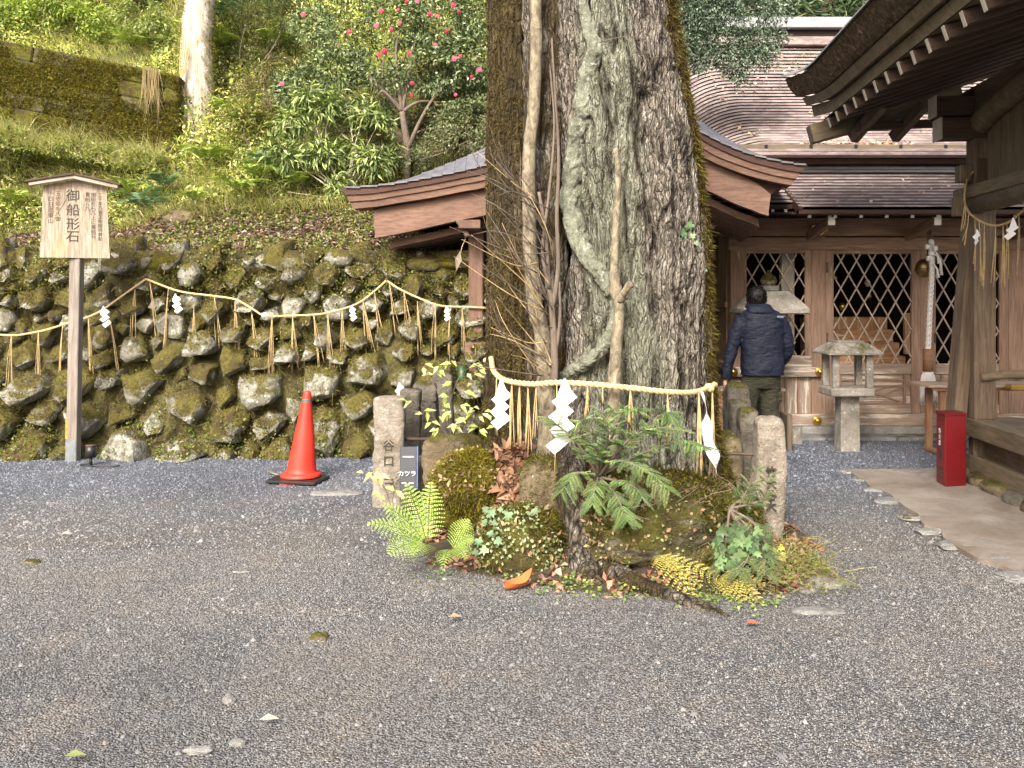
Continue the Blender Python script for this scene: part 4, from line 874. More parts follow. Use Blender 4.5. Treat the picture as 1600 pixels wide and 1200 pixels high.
def boulder(label, px, py, Y, r3, mat, seed, moss=0, rough=.22, mc=None, sub=5, p=2.6, L=.03, cat="boulder", thr=.42, rot=0.0):
    q = P(px, py, Y); V, Fc = rock_arr((0, 0, 0), r3, sub, rough, seed, p, rot=rot); o = thing("boulder", label, cat, tuple(q))
    W = V + np.array(q); obj("rock", W, Fc, M[mat], o, True)
    if moss:
        pos, nr = sample(W, Fc, moss, lambda ct, n_: (n_[:, 2] > -.6) * (n_[:, 1] < .5) * (.3 + np.clip(n_[:, 2], 0, 1)) * (fbm(ct * 5, 3) > thr)); tufts(pos, nr, L, .006, mc or MOSSC, .8, parent=o)
        pos, nr = sample(W, Fc, moss // 14, lambda ct, n_: (n_[:, 2] > -.2) * (n_[:, 1] < .5) * (fbm(ct * 7 + 3, 3) > .5)); n0 = len(pos); Vl, Fl = blade_arr(pos, nr + rv(n0, .5) + np.array([0, 0, .3]), rv(n0), R.uniform(.02, .06, n0), .0022, rv(n0, .5)); V2, F2 = leaf_arr(pos[::9] + nr[::9] * .018, rv(len(pos[::9])), nr[::9] + rv(len(pos[::9]), .5), R.uniform(.02, .045, len(pos[::9])), R.uniform(.014, .028, len(pos[::9])))
        VV, FF = merge([(Vl, Fl), (V2, F2)]); prop(obj('sprigs', VV, FF, M['grass'], o, False, np.vstack([np.repeat(pal(n0, [(.30, .26, .10), (.22, .24, .06), (.34, .26, .16)]), 5, 0), np.repeat(pal(len(pos[::9]), [(.34, .2, .12), (.42, .3, .2), (.5, .42, .2)]), 4, 0)])), kind='stuff')
    return W, Fc
Bd = {}
Bd['m'] = boulder("round boulder thickly covered in yellow green moss, beside the dark plaque", 733, 768, 5.55, (.235, .22, .255), 'mossy', 1, 30000, .34, [(.26, .24, .03), (.17, .16, .025), (.10, .09, .02), (.34, .28, .04), (.08, .055, .02)], L=.026, thr=.36)
Bd['l'] = boulder("low mossy boulder with tiny round leaves, between the green fern and the tree root", 812, 850, 5.08, (.24, .2, .21), 'boulder', 2, 9000, .2)
Bd['b'] = boulder("smooth brown boulder under the second paper streamer", 853, 762, 5.3, (.155, .16, .19), 'brown_boulder', 4, 900, .12)
Bd['d'] = boulder("wide dark mossy boulder overhanging a hollow right of the tree root", 1025, 815, 5.05, (.40, .26, .25), 'boulder', 5, 17000, .3, MOSSC + [(.06, .05, .02), (.04, .035, .012)], thr=.4)
Bd['t'] = boulder("pale yellowish stone lying on the mound below the right streamer", 1085, 768, 5.3, (.17, .15, .09), 'brown_boulder', 7, 1500, .2, sub=4)
Bd['r'] = boulder("small mossy boulder against the tall granite pillar", 1152, 822, 5.25, (.13, .16, .19), 'boulder', 8, 4500, .4, [(.2, .2, .04), (.14, .14, .03), (.3, .29, .09)], sub=4)
Bd['q'] = boulder("mossy lump beneath the trailing fir twigs at the right of the mound", 1150, 885, 4.85, (.19, .16, .12), 'boulder', 12, 5000, .45, sub=4)
boulder("upright tan slab standing behind the iron rail, right of the trunk", 1130, 745, 5.9, (.12, .09, .30), 'brown_boulder', 9, 0, .14, p=4, sub=4)
boulder("grey brown slab leaning behind the moss covered boulder", 708, 722, 6.15, (.21, .07, .19), 'brown_boulder', 10, 0, .16, p=4.5, sub=4)
boulder("dark stone wedged behind the moss boulder, left of the brown post", 655, 760, 6.4, (.14, .1, .2), 'pillar_dark', 13, 0, .2, sub=4)
for j, (px, py, r3, lb) in enumerate([(1292, 916, (.085, .07, .05), "pale rounded stone at the right end of the root"), (1278, 957, (.125, .05, .028), "flat whitish stone sunk in the gravel in front of the pale rounded one"), (1262, 925, (.05, .04, .03), "small grey stone beside the pale rounded stone"),
                                      (498, 996, (.038, .03, .024), "single brown stone lying on open gravel in front of the tree"), (527, 770, (.215, .09, .018), "flat grey stepping stone beside the traffic cone"), (312, 1172, (.05, .02, .012), "flat tan chip of stone at the bottom edge of the gravel"),
                                      (372, 1160, (.028, .02, .012), "small blue grey stone near the bottom of the gravel"), (50, 880, (.045, .03, .03), "small brown stone on the gravel at the left edge"), (378, 893, (.05, .035, .012), "flat tan stone flush with the gravel, left half"), (358, 1095, (.025, .02, .018), "little cream pebble on the gravel below the brown stone"),
                                      (978, 850, (.045, .035, .03), "grey pebble in the hollow at the root"), (1000, 935, (.02, .02, .015), "tiny grey pebble among the clover by the root")]):
    q = P(px, py, 2100 / (py - 470.0)); V, Fc = rock_arr((0, 0, 0), r3, 4, .34, 60 + j, 3); o = obj("stone", V, Fc, M['flat' if j not in (3, 7) else 'brown_boulder'], None, True); o.location = (q.x, q.y, -.2 * r3[2]); prop(o, lb, "stone")

# litter and creeping plants on the mound
pos, nr = sample(MV, MF, 3000, lambda ct, n_: (ct[:, 2] > -.01) * (fbm(ct * 3, 3) > .45) * 1.0); N = len(pos)
V, Fc = leaf_arr(pos + np.array([0, 0, .008]), rv(N) * np.array([1, 1, .3]), nr + rv(N, .5), R.uniform(.03, .07, N), R.uniform(.02, .045, N), .25, .4)
prop(obj("fallen_leaves", V, Fc, M['litter'], None, False, np.repeat(pal(N, [(.30, .14, .09), (.38, .22, .15), (.22, .11, .07), (.44, .29, .21)]), 4, 0)), "small reddish brown fallen leaves over the tree mound", None, None, "stuff")
N = 520; t = R.random(N); p = np.stack([P(800, 0, 5.4).x + (R.random(N) - .5) * .17 + t * .02, 5.5 - t * .32, .60 - .42 * t + R.uniform(-.01, .03, N)], 1)
V, Fc = leaf_arr(p, rv(N) * np.array([1, .6, .8]), rv(N, .6) + np.array([0, -1, .8]), R.uniform(.05, .10, N), R.uniform(.035, .065, N), .3, .5)
prop(obj("leaf_drift", V, Fc, M['litter'], None, False, np.repeat(pal(N, [(.25, .14, .085), (.18, .095, .06), (.33, .21, .14), (.13, .075, .05)]), 4, 0)), "drift of large reddish brown leaves between the moss boulder and the brown boulder", None, None, "stuff")
def creep(name, label, src, N, wf, L, cols, off=.015, W=.8, parent=None):
    pos, nr = sample(src[0], src[1], N, wf); n_ = len(pos); V, Fc = leaf_arr(pos + nr * off * R.random((n_, 1)), rv(n_) + nr * .3, nr + rv(n_, .35), R.uniform(L * .6, L * 1.3, n_), L * W, .12, .15)
    prop(obj(name, V, Fc, M['leaf'], parent, False, np.repeat(pal(n_, cols), 4, 0)), label, None, None, "stuff")
creep("creeping_fig", "tiny round pale green leaves creeping over the low mossy boulder", Bd['l'], 900, lambda ct, n_: (n_[:, 1] < .2) * (fbm(ct * 4, 2) > .42), .022, [(.42, .5, .28), (.28, .36, .15), (.5, .55, .36)])
creep("creeping_fig", "scattered small round leaves on the wide dark boulder", Bd['d'], 420, lambda ct, n_: (n_[:, 1] < .2) * (fbm(ct * 4, 2) > .5), .022, [(.30, .36, .15), (.42, .4, .2), (.42, .26, .16)])
pos_ = []
N = 1100; x = R.uniform(-.45, 1.35, N); y = 4.78 - .32 * np.clip((x - .1), 0, 1.2) + R.normal(0, .11, N) + .25 * (x < -.1); k = fbm(np.stack([x * 6, y * 6, x * 0], -1), 2) > .47; x, y = x[k], y[k]; N = len(x)
p = np.stack([x, y, np.maximum(mound_h(x, y), ground_z(x, y)) + .012 + R.random(N) * .015], 1); V, Fc = leaf_arr(p, rv(N) * np.array([1, 1, .3]), np.tile([0, -.2, 1.0], (N, 1)) + rv(N, .3), R.uniform(.014, .03, N), R.uniform(.012, .022, N), .1, .1)
prop(obj("clover", V, Fc, M['leaf'], None, False, np.repeat(pal(N, [(.2, .3, .08), (.34, .42, .14), (.14, .2, .06)]), 4, 0)), "clover and pennywort creeping onto the gravel in front of the roots", None, None, "stuff")
N = 900; x = R.uniform(1.25, 1.75, N); y = 4.85 + (x - 1.25) * .3 + R.normal(0, .14, N); p = np.stack([x, y, np.maximum(mound_h(x, y), 0) + .015 + R.random(N) * .03], 1); V, Fc = leaf_arr(p, rv(N) * np.array([1, 1, .5]), np.tile([0, -.2, 1.0], (N, 1)) + rv(N, .4), R.uniform(.015, .035, N), R.uniform(.012, .022, N))
prop(obj("ground_cover", V, Fc, M['leaf'], None, False, np.repeat(pal(N, [(.3, .36, .1), (.4, .38, .16), (.34, .2, .1), (.2, .22, .07)]), 4, 0)), "low mixed weeds on the ground in front of the granite pillar", None, None, "stuff")

# ferns: bright green on the left, yellow on the right
def V3(px, py, Y): return np.array(P(px, py, Y))
def fern_to(name_label, base, tips, Wd, color, group=None, up=(0, -.6, 1)):
    root = thing("fern", name_label, "fern", tuple(base), group)
    for tx, ty, tY, dr in tips:
        tip = V3(tx, ty, tY); d = tip - np.array(base); L = float(np.linalg.norm(d)) * 1.02; d[2] += L * dr * .55
        V, Fc, sv, sf = frond_arr(np.array(base, float), d, L, Wd * 1.15 * (.8 + .4 * rnd.random()), dr, 15 if Wd > .08 else 11, 7 if Wd > .08 else 5, up)
        c = np.repeat(pal(len(V) // 4, color, None, .26), 4, 0); VV, FF = merge([(V, Fc), (sv, sf)]); obj("frond", VV, FF, M['leaf'], root, False, np.vstack([c, np.tile((.25, .25, .08), (len(sv), 1))]))
gc = [(.42, .62, .11), (.50, .70, .16), (.30, .48, .08), (.58, .74, .26)]
fern_to("bright green fern whose fronds spread left in front of the low pillar", P(668, 852, 4.98), [(556, 828, 4.85, .3), (628, 752, 5.05, .1), (600, 882, 4.72, .4), (676, 748, 5.1, .1), (640, 885, 4.66, .35), (582, 790, 4.95, .2)], .10, gc, "ferns at the foot of the great tree")
fern_to("bright green fern with drooping fronds below the moss boulder", P(706, 862, 4.95), [(754, 850, 4.82, .45), (690, 902, 4.62, .5), (742, 808, 4.98, .2), (735, 892, 4.62, .4)], .085, gc, "ferns at the foot of the great tree")
yc = [(.58, .54, .12), (.46, .46, .10), (.64, .58, .2), (.42, .32, .12)]
fern_to("yellow fern fronds lying under the wide dark boulder", P(1020, 868, 4.78), [(1095, 930, 4.58, .15), (1130, 925, 4.62, .1), (1085, 955, 4.5, .2), (1060, 900, 4.6, .2)], .075, yc, "ferns at the foot of the great tree")
fern_to("yellow fern drooping onto the gravel at the far end of the root", P(1115, 905, 4.66), [(1195, 960, 4.42, .4), (1165, 955, 4.4, .4), (1140, 945, 4.42, .4), (1200, 925, 4.55, .25), (1180, 935, 4.45, .3)], .075, yc, "ferns at the foot of the great tree")

# fir sapling: flat needle sprays
def fir_arr(base, tip, L, wN, droop=0.0):
    base, tip = np.array(base), np.array(tip); d = tip - base; Lt = np.linalg.norm(d); d = d / Lt; n_ = max(14, int(Lt / .0052)); t = np.linspace(.04, 1, n_)
    mid = base + d * (t * Lt)[:, None] - np.array([0, 0, 1.0]) * (t ** 2 * droop)[:, None]; side = np.cross(d, [0, -.35, 1.0]); side /= np.linalg.norm(side)
    ps, ax = [], []
    for s in (-1, 1):
        ps.append(mid); ax.append(np.tile(d * .45 + side * s, (n_, 1)) + rv(n_, .08))
    ps = np.vstack(ps); ax = np.vstack(ax); N = len(ps); ln = np.tile(wN * np.sin(np.clip(t * .9 + .12, 0, 1) * pi) ** .5, 2)
    V, Fc = leaf_arr(ps, ax, np.tile([0, -.35, 1.0], (N, 1)), ln, .0030, .1, .05); return V, Fc, tube_arr(np.vstack([base, mid[::4], mid[-1]]), .0018, 4)
def fir(label, base, mains, gcol, subs=10, seed=1, L0=.095, wN=.019):
    r_ = random.Random(seed); root = thing("fir_sapling", label, "sapling", tuple(base))
    for m_ in mains:
        pts_ = spline([base] + [P(*q) for q in m_], 6); tube("branch", pts_, np.linspace(.009, .002, len(pts_)), M['twig'], root, 6); arrs, cols = [], []
        for k in range(subs * len(m_)):
            f = r_.uniform(.25, 1.0); q = pts_[min(int(f * (len(pts_) - 1)), len(pts_) - 2)]; tn = pts_[min(int(f * (len(pts_) - 1)) + 1, len(pts_) - 1)] - q; tn /= np.linalg.norm(tn) + 1e-9
            for s in (-1, 1):
                d = tn * .7 + np.array([s * .7, r_.uniform(-.5, .2), r_.uniform(-.25, .25)]); d /= np.linalg.norm(d); V, Fc, st = fir_arr(q, q + d * L0 * r_.uniform(.6, 1.2), 0, wN, .02)
                cc_ = pal(1, gcol, None, .25)[0]; arrs += [(V, Fc), st]; cols += [np.tile(cc_, (len(V), 1)), np.tile((.16, .13, .08), (len(st[0]), 1))]
        V, Fc = merge(arrs); prop(obj("needles", V, Fc, M['leaf'], root, False, np.vstack(cols)), kind="stuff")
gcf = [(.20, .36, .11), (.27, .45, .14), (.12, .24, .09), (.40, .54, .20), (.24, .38, .19)]
fir("bushy fir sapling with flat needle sprays growing against the front of the trunk", P(935, 745, 5.0), [[(900, 690, 4.95), (840, 640, 4.9)], [(930, 690, 4.9), (905, 655, 4.85)], [(955, 690, 4.9), (965, 640, 4.9)], [(990, 680, 4.85), (1040, 645, 4.85), (1050, 660, 4.8)], [(1000, 710, 4.8), (1060, 690, 4.75), (1100, 700, 4.7)], [(960, 720, 4.8), (1010, 735, 4.7), (1050, 770, 4.65)],
      [(930, 760, 4.85), (925, 790, 4.8)], [(900, 740, 4.85), (875, 770, 4.8)], [(960, 770, 4.8), (975, 800, 4.7), (980, 815, 4.65)], [(990, 760, 4.75), (1010, 790, 4.7)], [(930, 700, 4.8), (880, 665, 4.7)], [(980, 690, 4.75), (1020, 670, 4.7), (1070, 670, 4.72)], [(950, 680, 4.75), (940, 640, 4.7)], [(970, 650, 4.8), (1000, 640, 4.75)]], gcf)
fir("trailing fir twigs hanging over the right hand boulder beside the granite pillar", P(1140, 795, 4.9), [[(1160, 830, 4.75), (1170, 880, 4.65)], [(1180, 820, 4.75), (1205, 870, 4.65)], [(1135, 840, 4.75), (1130, 890, 4.6)], [(1170, 860, 4.65), (1150, 900, 4.5)], [(1190, 780, 4.9), (1200, 740, 4.9)], [(1165, 770, 4.95), (1180, 730, 4.95)], [(1190, 850, 4.7), (1195, 900, 4.5)]], [(.14, .25, .10), (.2, .32, .13), (.3, .36, .14), (.12, .2, .10)], 8, 4)

# saplings with yellow leaves in front of the left pillars
def sapling(label, base, stems, leaves, L, cols, seed):
    r_ = random.Random(seed); root = thing("sapling", label, "sapling", tuple(base))
    for s_ in stems: pts_ = spline([P(*q) for q in s_], 6); tube("twig", pts_, np.linspace(.0035, .0012, len(pts_)), M['twig'], root, 4)
    for (px, py, Y) in leaves:
        N = r_.randint(2, 4); p = np.array([P(px + r_.uniform(-8, 8), py + r_.uniform(-5, 5), Y + r_.uniform(-.05, .05)) for _ in range(N)]); ax = np.array([[r_.uniform(-1, 1), -.3, r_.uniform(-.6, .35)] for _ in range(N)])
        for q in range(N):
            V, Fc = leaf_arr(p[q:q + 1], ax[q:q + 1], np.array([[r_.uniform(-.4, .4), -.7, 1.0]]), L * r_.uniform(.6, 1.1), L * .42, .15, .3); obj("leaf", V, Fc, M['leaf'], root, False, np.tile(pal(1, cols, None, .2), (4, 1)))
sapling("thin sapling with pale yellow green leaves between the left pillars and the trunk", P(715, 700, 5.7), [[(715, 705, 5.7), (700, 650, 5.7), (720, 585, 5.7), (748, 573, 5.7)], [(712, 700, 5.7), (680, 655, 5.7), (645, 625, 5.7)], [(716, 700, 5.7), (735, 660, 5.7), (760, 645, 5.7)], [(700, 650, 5.7), (672, 588, 5.7), (660, 572, 5.7)], [(660, 648, 5.7), (640, 640, 5.7)]],
        [(662, 572, 5.7), (680, 590, 5.7), (700, 600, 5.65), (735, 580, 5.7), (745, 575, 5.7), (690, 632, 5.7), (720, 632, 5.7), (735, 640, 5.7), (700, 645, 5.7), (665, 645, 5.7), (680, 655, 5.7), (725, 655, 5.7), (755, 648, 5.7), (748, 662, 5.7), (640, 627, 5.7), (700, 618, 5.7), (725, 610, 5.7), (710, 662, 5.6), (690, 672, 5.6), (755, 668, 5.6), (682, 575, 5.7), (705, 566, 5.7)], .075, [(.55, .62, .2), (.62, .64, .3), (.42, .52, .14)], 3)
sapling("wiry seedling with drooping yellow leaves in front of the inscribed left pillar", P(612, 790, 5.9), [[(612, 795, 5.9), (600, 760, 5.9), (580, 740, 5.9)], [(612, 795, 5.9), (615, 755, 5.9), (600, 742, 5.9)]], [(575, 742, 5.9), (585, 750, 5.9), (598, 745, 5.9), (600, 762, 5.9), (588, 772, 5.9), (615, 770, 5.9), (590, 738, 5.9)], .075, [(.66, .58, .22), (.72, .62, .3)], 5)
# tangle of grass, twigs and weeds around the right half of the mound and at the foot of the boulders
N = 2600; x = R.uniform(.9, 1.75, N); y = R.uniform(4.5, 5.5, N); k = fbm(np.stack([x * 4, y * 4, x * 0], -1), 3) > .44; x, y = x[k], y[k]; N = len(x); p = np.stack([x, y, np.maximum(mound_h(x, y), 0) + R.random(N) * .16 * (y < 5.2)], 1)
V, Fc = blade_arr(p, np.stack([R.normal(0, .5, N), R.normal(-.4, .3, N), R.uniform(.1, 1, N)], 1), rv(N), R.uniform(.05, .17, N), .0035, rv(N, .4) + np.array([0, -.2, -.5]))
prop(obj("weeds", V, Fc, M['grass'], None, False, np.repeat(pal(N, [(.3, .34, .10), (.42, .38, .18), (.2, .26, .08), (.34, .22, .12)]), 5, 0)), "tangled thin weeds and dry stems around the right side of the mound", None, None, "stuff")
for k in range(9):
    x0, y0 = trng.uniform(1010, 1180), trng.uniform(770, 900); Y0 = trng.uniform(4.6, 4.85); pth = spline([P(x0, y0, Y0), P(x0 + trng.uniform(-50, 50), y0 - trng.uniform(5, 40), Y0 - .05), P(x0 + trng.uniform(-90, 90), y0 - trng.uniform(-20, 60), Y0 - .05)], 6); tube("dead_twig", pth, np.linspace(.0028, .001, len(pth)), M['twig'], bt, 4)
# ivy leaves: on the trunk flank and low right
def ivy(label, base, spots, Ls, cols, seed):
    r_ = random.Random(seed); root = thing("ivy", label, "ivy", tuple(base))
    lob = [(0, 0), (.25, -.12), (.5, .1), (.3, .3), (.42, .62), (.14, .55), (0, 1.0), (-.14, .55), (-.42, .62), (-.3, .3), (-.5, .1), (-.25, -.12)]
    for (px, py, Y) in spots:
        s = Ls * r_.uniform(.7, 1.2); a = r_.uniform(2.0, 4.3); o = Vector(P(px, py, Y)); tlt = r_.uniform(-.3, .3)
        vs = [(o.x + s * (x * cos(a) - y * sin(a)), o.y - .01 - abs(x) * s * .25 + tlt * s * y, o.z + s * (x * sin(a) + y * cos(a))) for x, y in lob] + [(o.x + s * (-.45 * sin(a)), o.y - .012, o.z + s * .45 * cos(a))]
        obj("leaf", np.array(vs), np.array([[k, (k + 1) % 12, 12] for k in range(12)]), M['gloss'], root, False, np.tile(pal(1, cols, None, .25), (13, 1)))
ivy("ivy leaves clinging to the mossy right flank of the trunk", P(1075, 360, 5.3), [(1072 + dx, y, 5.42) for dx, y in ((0, 352), (10, 366), (-6, 372), (14, 378), (2, 392), (8, 350), (-2, 362))] + [(1092, 435, 5.5), (1080, 520, 5.5), (1064, 560, 5.42), (1072, 575, 5.42), (1100, 420, 5.5)], .05, [(.12, .22, .1), (.22, .33, .18)], 1)
ivy("ivy with blue green leaves sprawling at the right foot of the mound", P(1150, 860, 4.7), [(1118 + 11 * (k % 8) + rnd.uniform(-6, 6), 826 + 11 * (k // 8) + rnd.uniform(-6, 6), 4.62) for k in range(46)], .055, [(.10, .19, .08), (.17, .26, .11), (.08, .13, .06)], 2)
ivy("small ivy seedling leaves beside the leaf drift", P(770, 800, 5.0), [(758, 792, 4.95), (768, 796, 4.95), (780, 793, 4.95), (762, 803, 4.95), (795, 800, 4.95), (828, 800, 4.95), (834, 795, 4.95), (756, 812, 4.93), (775, 815, 4.93), (765, 830, 4.9), (775, 842, 4.88), (748, 842, 4.9), (760, 855, 4.88), (740, 860, 4.88)], .05, [(.22, .34, .2), (.3, .4, .24)], 3)
ivy("yellow leaves at the foot of the granite pillar", P(1215, 858, 4.95), [(1212, 858, 4.9), (1222, 853, 4.9), (1218, 866, 4.9), (1208, 872, 4.88), (1206, 885, 4.85)], .055, [(.75, .65, .12), (.7, .62, .2)], 4)

# big curled orange leaf on the gravel
q = P(810, 928, 2100 / 455.0); us, vs_ = np.meshgrid(np.linspace(-1, 1, 9), np.linspace(0, 1, 9)); wd = .045 * np.sin(np.clip(vs_, .02, 1) * pi) ** .6
X = us * wd; Yl = vs_ * .16; Zl = np.abs(us) ** 1.5 * .035 + .05 * (vs_ - .3) ** 2 + .006; a = -1.1; V = np.stack([X * cos(a) - Yl * sin(a) - .07, X * sin(a) + Yl * cos(a), Zl + (vs_ > .7) * (vs_ - .7) * .12], -1).reshape(-1, 3)
i = (np.arange(8)[:, None] * 9 + np.arange(8)[None, :]).reshape(-1); o = obj("dry_leaf", V, np.stack([i, i + 1, i + 10, i + 9], -1), M['litter'], None, True, np.tile((.52, .17, .06), (81, 1))); o.location = (q.x, q.y, .004); prop(o, "large curled orange brown leaf lying on the gravel before the roots", "leaf")
for j, (px, py, lb, c_) in enumerate([(1165, 982, "little reddish leaf at the tip of the long root", (.4, .12, .08)), (95, 840, "pale tan leaf on the gravel far left", (.5, .42, .28)), (405, 1135, "cream coloured leaf near the bottom of the gravel", (.55, .48, .33)), (100, 1193, "small green leaf at the very bottom edge of the gravel", (.22, .25, .09)), (700, 972, "single brown leaf fragment on open gravel", (.35, .26, .18))]):
    q = P(px, py, 2100 / (py - 470.0)); V, Fc = leaf_arr(np.array([[0, 0, .012]]), np.array([[1, .2, .05]]), np.array([[0, -.2, 1.0]]), np.array([.07]), np.array([.035]), .2, .1); o = obj("dry_leaf", V, Fc, M['litter'], None, False, np.tile(c_, (4, 1))); o.location = (q.x, q.y, .012); prop(o, lb, "leaf")

# ------------------------------------------------------------------ sacred ropes and paper streamers
def rope_obj(name, pts, r, parent, strands=3, twist=60, k=10, mat='rope'):
    pth = spline(pts, k); L = np.concatenate([[0], np.cumsum(np.linalg.norm(np.diff(pth, axis=0), axis=1))]); n_ = max(40, int(L[-1] / (r * .45)))
    s = np.linspace(0, L[-1], n_); p = np.stack([np.interp(s, L, pth[:, c]) for c in range(3)], 1); T = np.gradient(p, axis=0); T /= np.linalg.norm(T, axis=1)[:, None]
    A = np.cross(T, [0, .13, 1.0]); A /= np.linalg.norm(A, axis=1)[:, None] + 1e-9; B = np.cross(T, A); arrs = []
    for q in range(strands):
        ph = s * twist + q * 2 * pi / strands; arrs.append(tube_arr(p + (np.cos(ph)[:, None] * A + np.sin(ph)[:, None] * B) * r * .5, r * .56, 6))
    V, Fc = merge(arrs); return obj(name, V, Fc, M[mat], parent, True)
def tassel(parent, top, L, n_=4, spread=.02, r=.0027, mat='straw', rng=rnd, side=0.0):
    arrs = []
    for k in range(n_):
        x = top[0]; y = top[1]; z = top[2]; dx = rng.uniform(-1, 1) * spread + side * L; pts_ = [(x, y, z), (x + dx * .5 + rng.uniform(-.006, .006), y - .008, z - L * .4), (x + dx + rng.uniform(-.01, .01), y + rng.uniform(-.01, .01), z - L * rng.uniform(.75, 1.05))]
        arrs.append(tube_arr(spline(pts_, 4), [r] * 9, 4))
    V, Fc = merge(arrs); return obj("straw_tassel", V, Fc, M[mat], parent, True)
def shide(label, top, a, lean=0.0, pieces=4, yaw=0.0, group="paper streamers", head=.5, twist=.35):
    """zigzag of folded paper, each fold turned a little"""
    tp = Vector(top); vs, fs = [], []; cx = 0; cz = -head * a
    def quad(pts_):
        b0 = len(vs)
        for off in (-.0006, .0006):
            for x, z, y in pts_: vs.append((x, y + off, z))
        fs.extend([[b0, b0 + 1, b0 + 2, b0 + 3], [b0 + 7, b0 + 6, b0 + 5, b0 + 4]] + [[b0 + k, b0 + 4 + k, b0 + 4 + (k + 1) % 4, b0 + (k + 1) % 4] for k in range(4)])
    quad([(-.05 * a, 0, 0), (.05 * a, 0, 0), (.30 * a, cz - .02 * a, -.01), (-.38 * a, cz - .42 * a, -.01)])
    for k in range(pieces - 1):
        s = 1 if k % 2 == 0 else -1; y0 = -.008 + s * .006; t = twist * s * a * .3
        zc = cz - .38 * a - k * .62 * a; xc = lean * (k + 1) * a + s * .05 * a
        quad([(xc - .55 * a, zc - .10 * a, y0 + t), (xc + .18 * a, zc + .48 * a, y0), (xc + .55 * a, zc + .12 * a, y0 - t), (xc - .18 * a, zc - .48 * a, y0)])
    o = obj("paper_streamer", np.array(vs, float), fs, M['paper'], None); o.location = tp; o.rotation_euler = (0, 0, yaw); return prop(o, label, "streamer", group)
# around the tree
RY = [(768, 560, 5.85), (772, 580, 5.60), (790, 594, 5.42), (830, 600, 5.27), (872, 598, 5.15), (930, 601, 5.08), (990, 607, 5.06), (1045, 613, 5.10), (1085, 613, 5.22), (1112, 604, 5.42), (1114, 600, 5.6)]
tr = thing("sacred_rope", "thick twisted straw rope tied around the great trunk", "rope", tuple(P(940, 602, 5.1)))
back = [Vector((1.20, 6.05, .98)), Vector((.8, 6.32, .98)), Vector((.3, 6.30, 1.02)), Vector((-.15, 6.15, 1.08)), P(768, 560, 5.85)]
rope_obj("strands", [P(*q) for q in RY] + back, .0175, tr, 3, 62)
V, Fc = rock_arr(tuple(P(1108, 606, 5.36)), (.03, .025, .026), 3, .2, 3); obj("knot", V, Fc, M['rope'], tr, True)
for k, (px, py, Y, L, n_) in enumerate([(776, 590, 5.5, .36, 3), (800, 598, 5.38, .38, 4), (812, 600, 5.34, .40, 5), (825, 602, 5.3, .42, 5), (838, 604, 5.25, .3, 3), (918, 604, 5.05, .18, 6), (942, 604, 5.03, .1, 2), (985, 610, 5.02, .26, 6), (1043, 617, 5.05, .27, 7), (1092, 614, 5.2, .50, 9), (1113, 604, 5.36, .56, 8), (870, 602, 5.12, .5, 3)]):
    tassel(tr, P(px, py, Y), L, n_, .015, .0035)
G1 = "large paper streamers on the tree rope"
shide("white zigzag paper streamer at the left end of the tree rope, by the brown post", P(783, 594, 5.38), .112, -.02, 4, .15, G1, .55)
shide("large white zigzag paper streamer in the middle of the tree rope, behind the fir twigs", P(882, 592, 4.98), .130, -.05, 5, -.1, G1, .5)
# the twisted one at the right
vs = []; n_ = 26
for k in range(n_):
    t = k / (n_ - 1); c_ = P(1096 + 22 * t + 3 * sin(t * 9), 612 + 128 * t, 5.25 - .05 * t); ang = 1.2 * sin(t * 8.0) + .2; w = .008 + .030 * min(1, t * 2.2) * (1 if t < .98 else .6)
    vs += [(c_.x - w * cos(ang), c_.y - w * sin(ang), c_.z), (c_.x + w * cos(ang), c_.y + w * sin(ang), c_.z)]
o = obj("paper_streamer", np.array(vs), [[2 * k, 2 * k + 1, 2 * k + 3, 2 * k + 2] for k in range(n_ - 1)], M['paper'], None); prop(o, "narrow twisted paper streamer hanging at the right end of the tree rope", "streamer", G1)
md = o.modifiers.new("t", 'SOLIDIFY'); md.thickness = .001
# on the stone wall
def wp(px, py):
    Y = 8.7
    for _ in range(4): Y = wall_y(max(0, CZ - (py - HY) / F * Y)) - .24
    return P(px, py, Y)
wr = thing("wall_rope", "long thin straw rope strung in swags along the mossy stone wall", "rope", tuple(wp(228, 435)))
for seg in ([(-120, 500), (0, 523), (60, 518), (105, 505), (150, 490), (190, 463), (228, 436)], [(228, 436), (280, 455), (330, 462), (368, 468), (395, 483), (415, 493), (460, 493), (505, 490), (555, 476), (585, 455), (604, 438)], [(604, 438), (625, 452), (660, 468), (690, 478), (740, 480), (790, 484), (860, 490)]):
    rope_obj("strands", [wp(a, b) for a, b in seg], .0105, wr, 3, 95, 6, 'rope')
for px, py in ((226, 433), (604, 436)):
    q = wp(px, py); beam("peg", (q.x, q.y - .03, q.z), (q.x, q.y + .2, q.z), .02, .02, M['old'], wr)
V, Fc = rock_arr(tuple(wp(414, 492)), (.035, .02, .022), 3, .2, 3); obj("knot", V, Fc, M['paper'], wr, True)
ts = [(18, 524, 90, 3), (60, 518, 100, 4), (98, 508, 95, 4), (138, 495, 90, 4), (172, 500, 80, 3), (211, 452, 80, 4), (234, 440, 85, 3), (263, 452, 90, 5), (303, 475, 70, 3), (335, 464, 70, 3), (367, 472, 90, 4), (392, 480, 90, 4), (425, 497, 85, 5), (457, 495, 80, 5), (490, 492, 82, 4), (512, 489, 85, 5), (535, 482, 70, 4), (567, 470, 80, 6), (585, 456, 80, 4), (608, 440, 78, 3), (631, 456, 70, 4), (652, 470, 75, 5), (680, 476, 85, 3), (704, 479, 80, 3), (722, 482, 60, 3)]
for px, py, L, n_ in ts: q = wp(px, py); tassel(wr, q, 1.12 * L / F * q.y, n_ + 1, .045, .0030, side=rnd.uniform(-.06, .14))
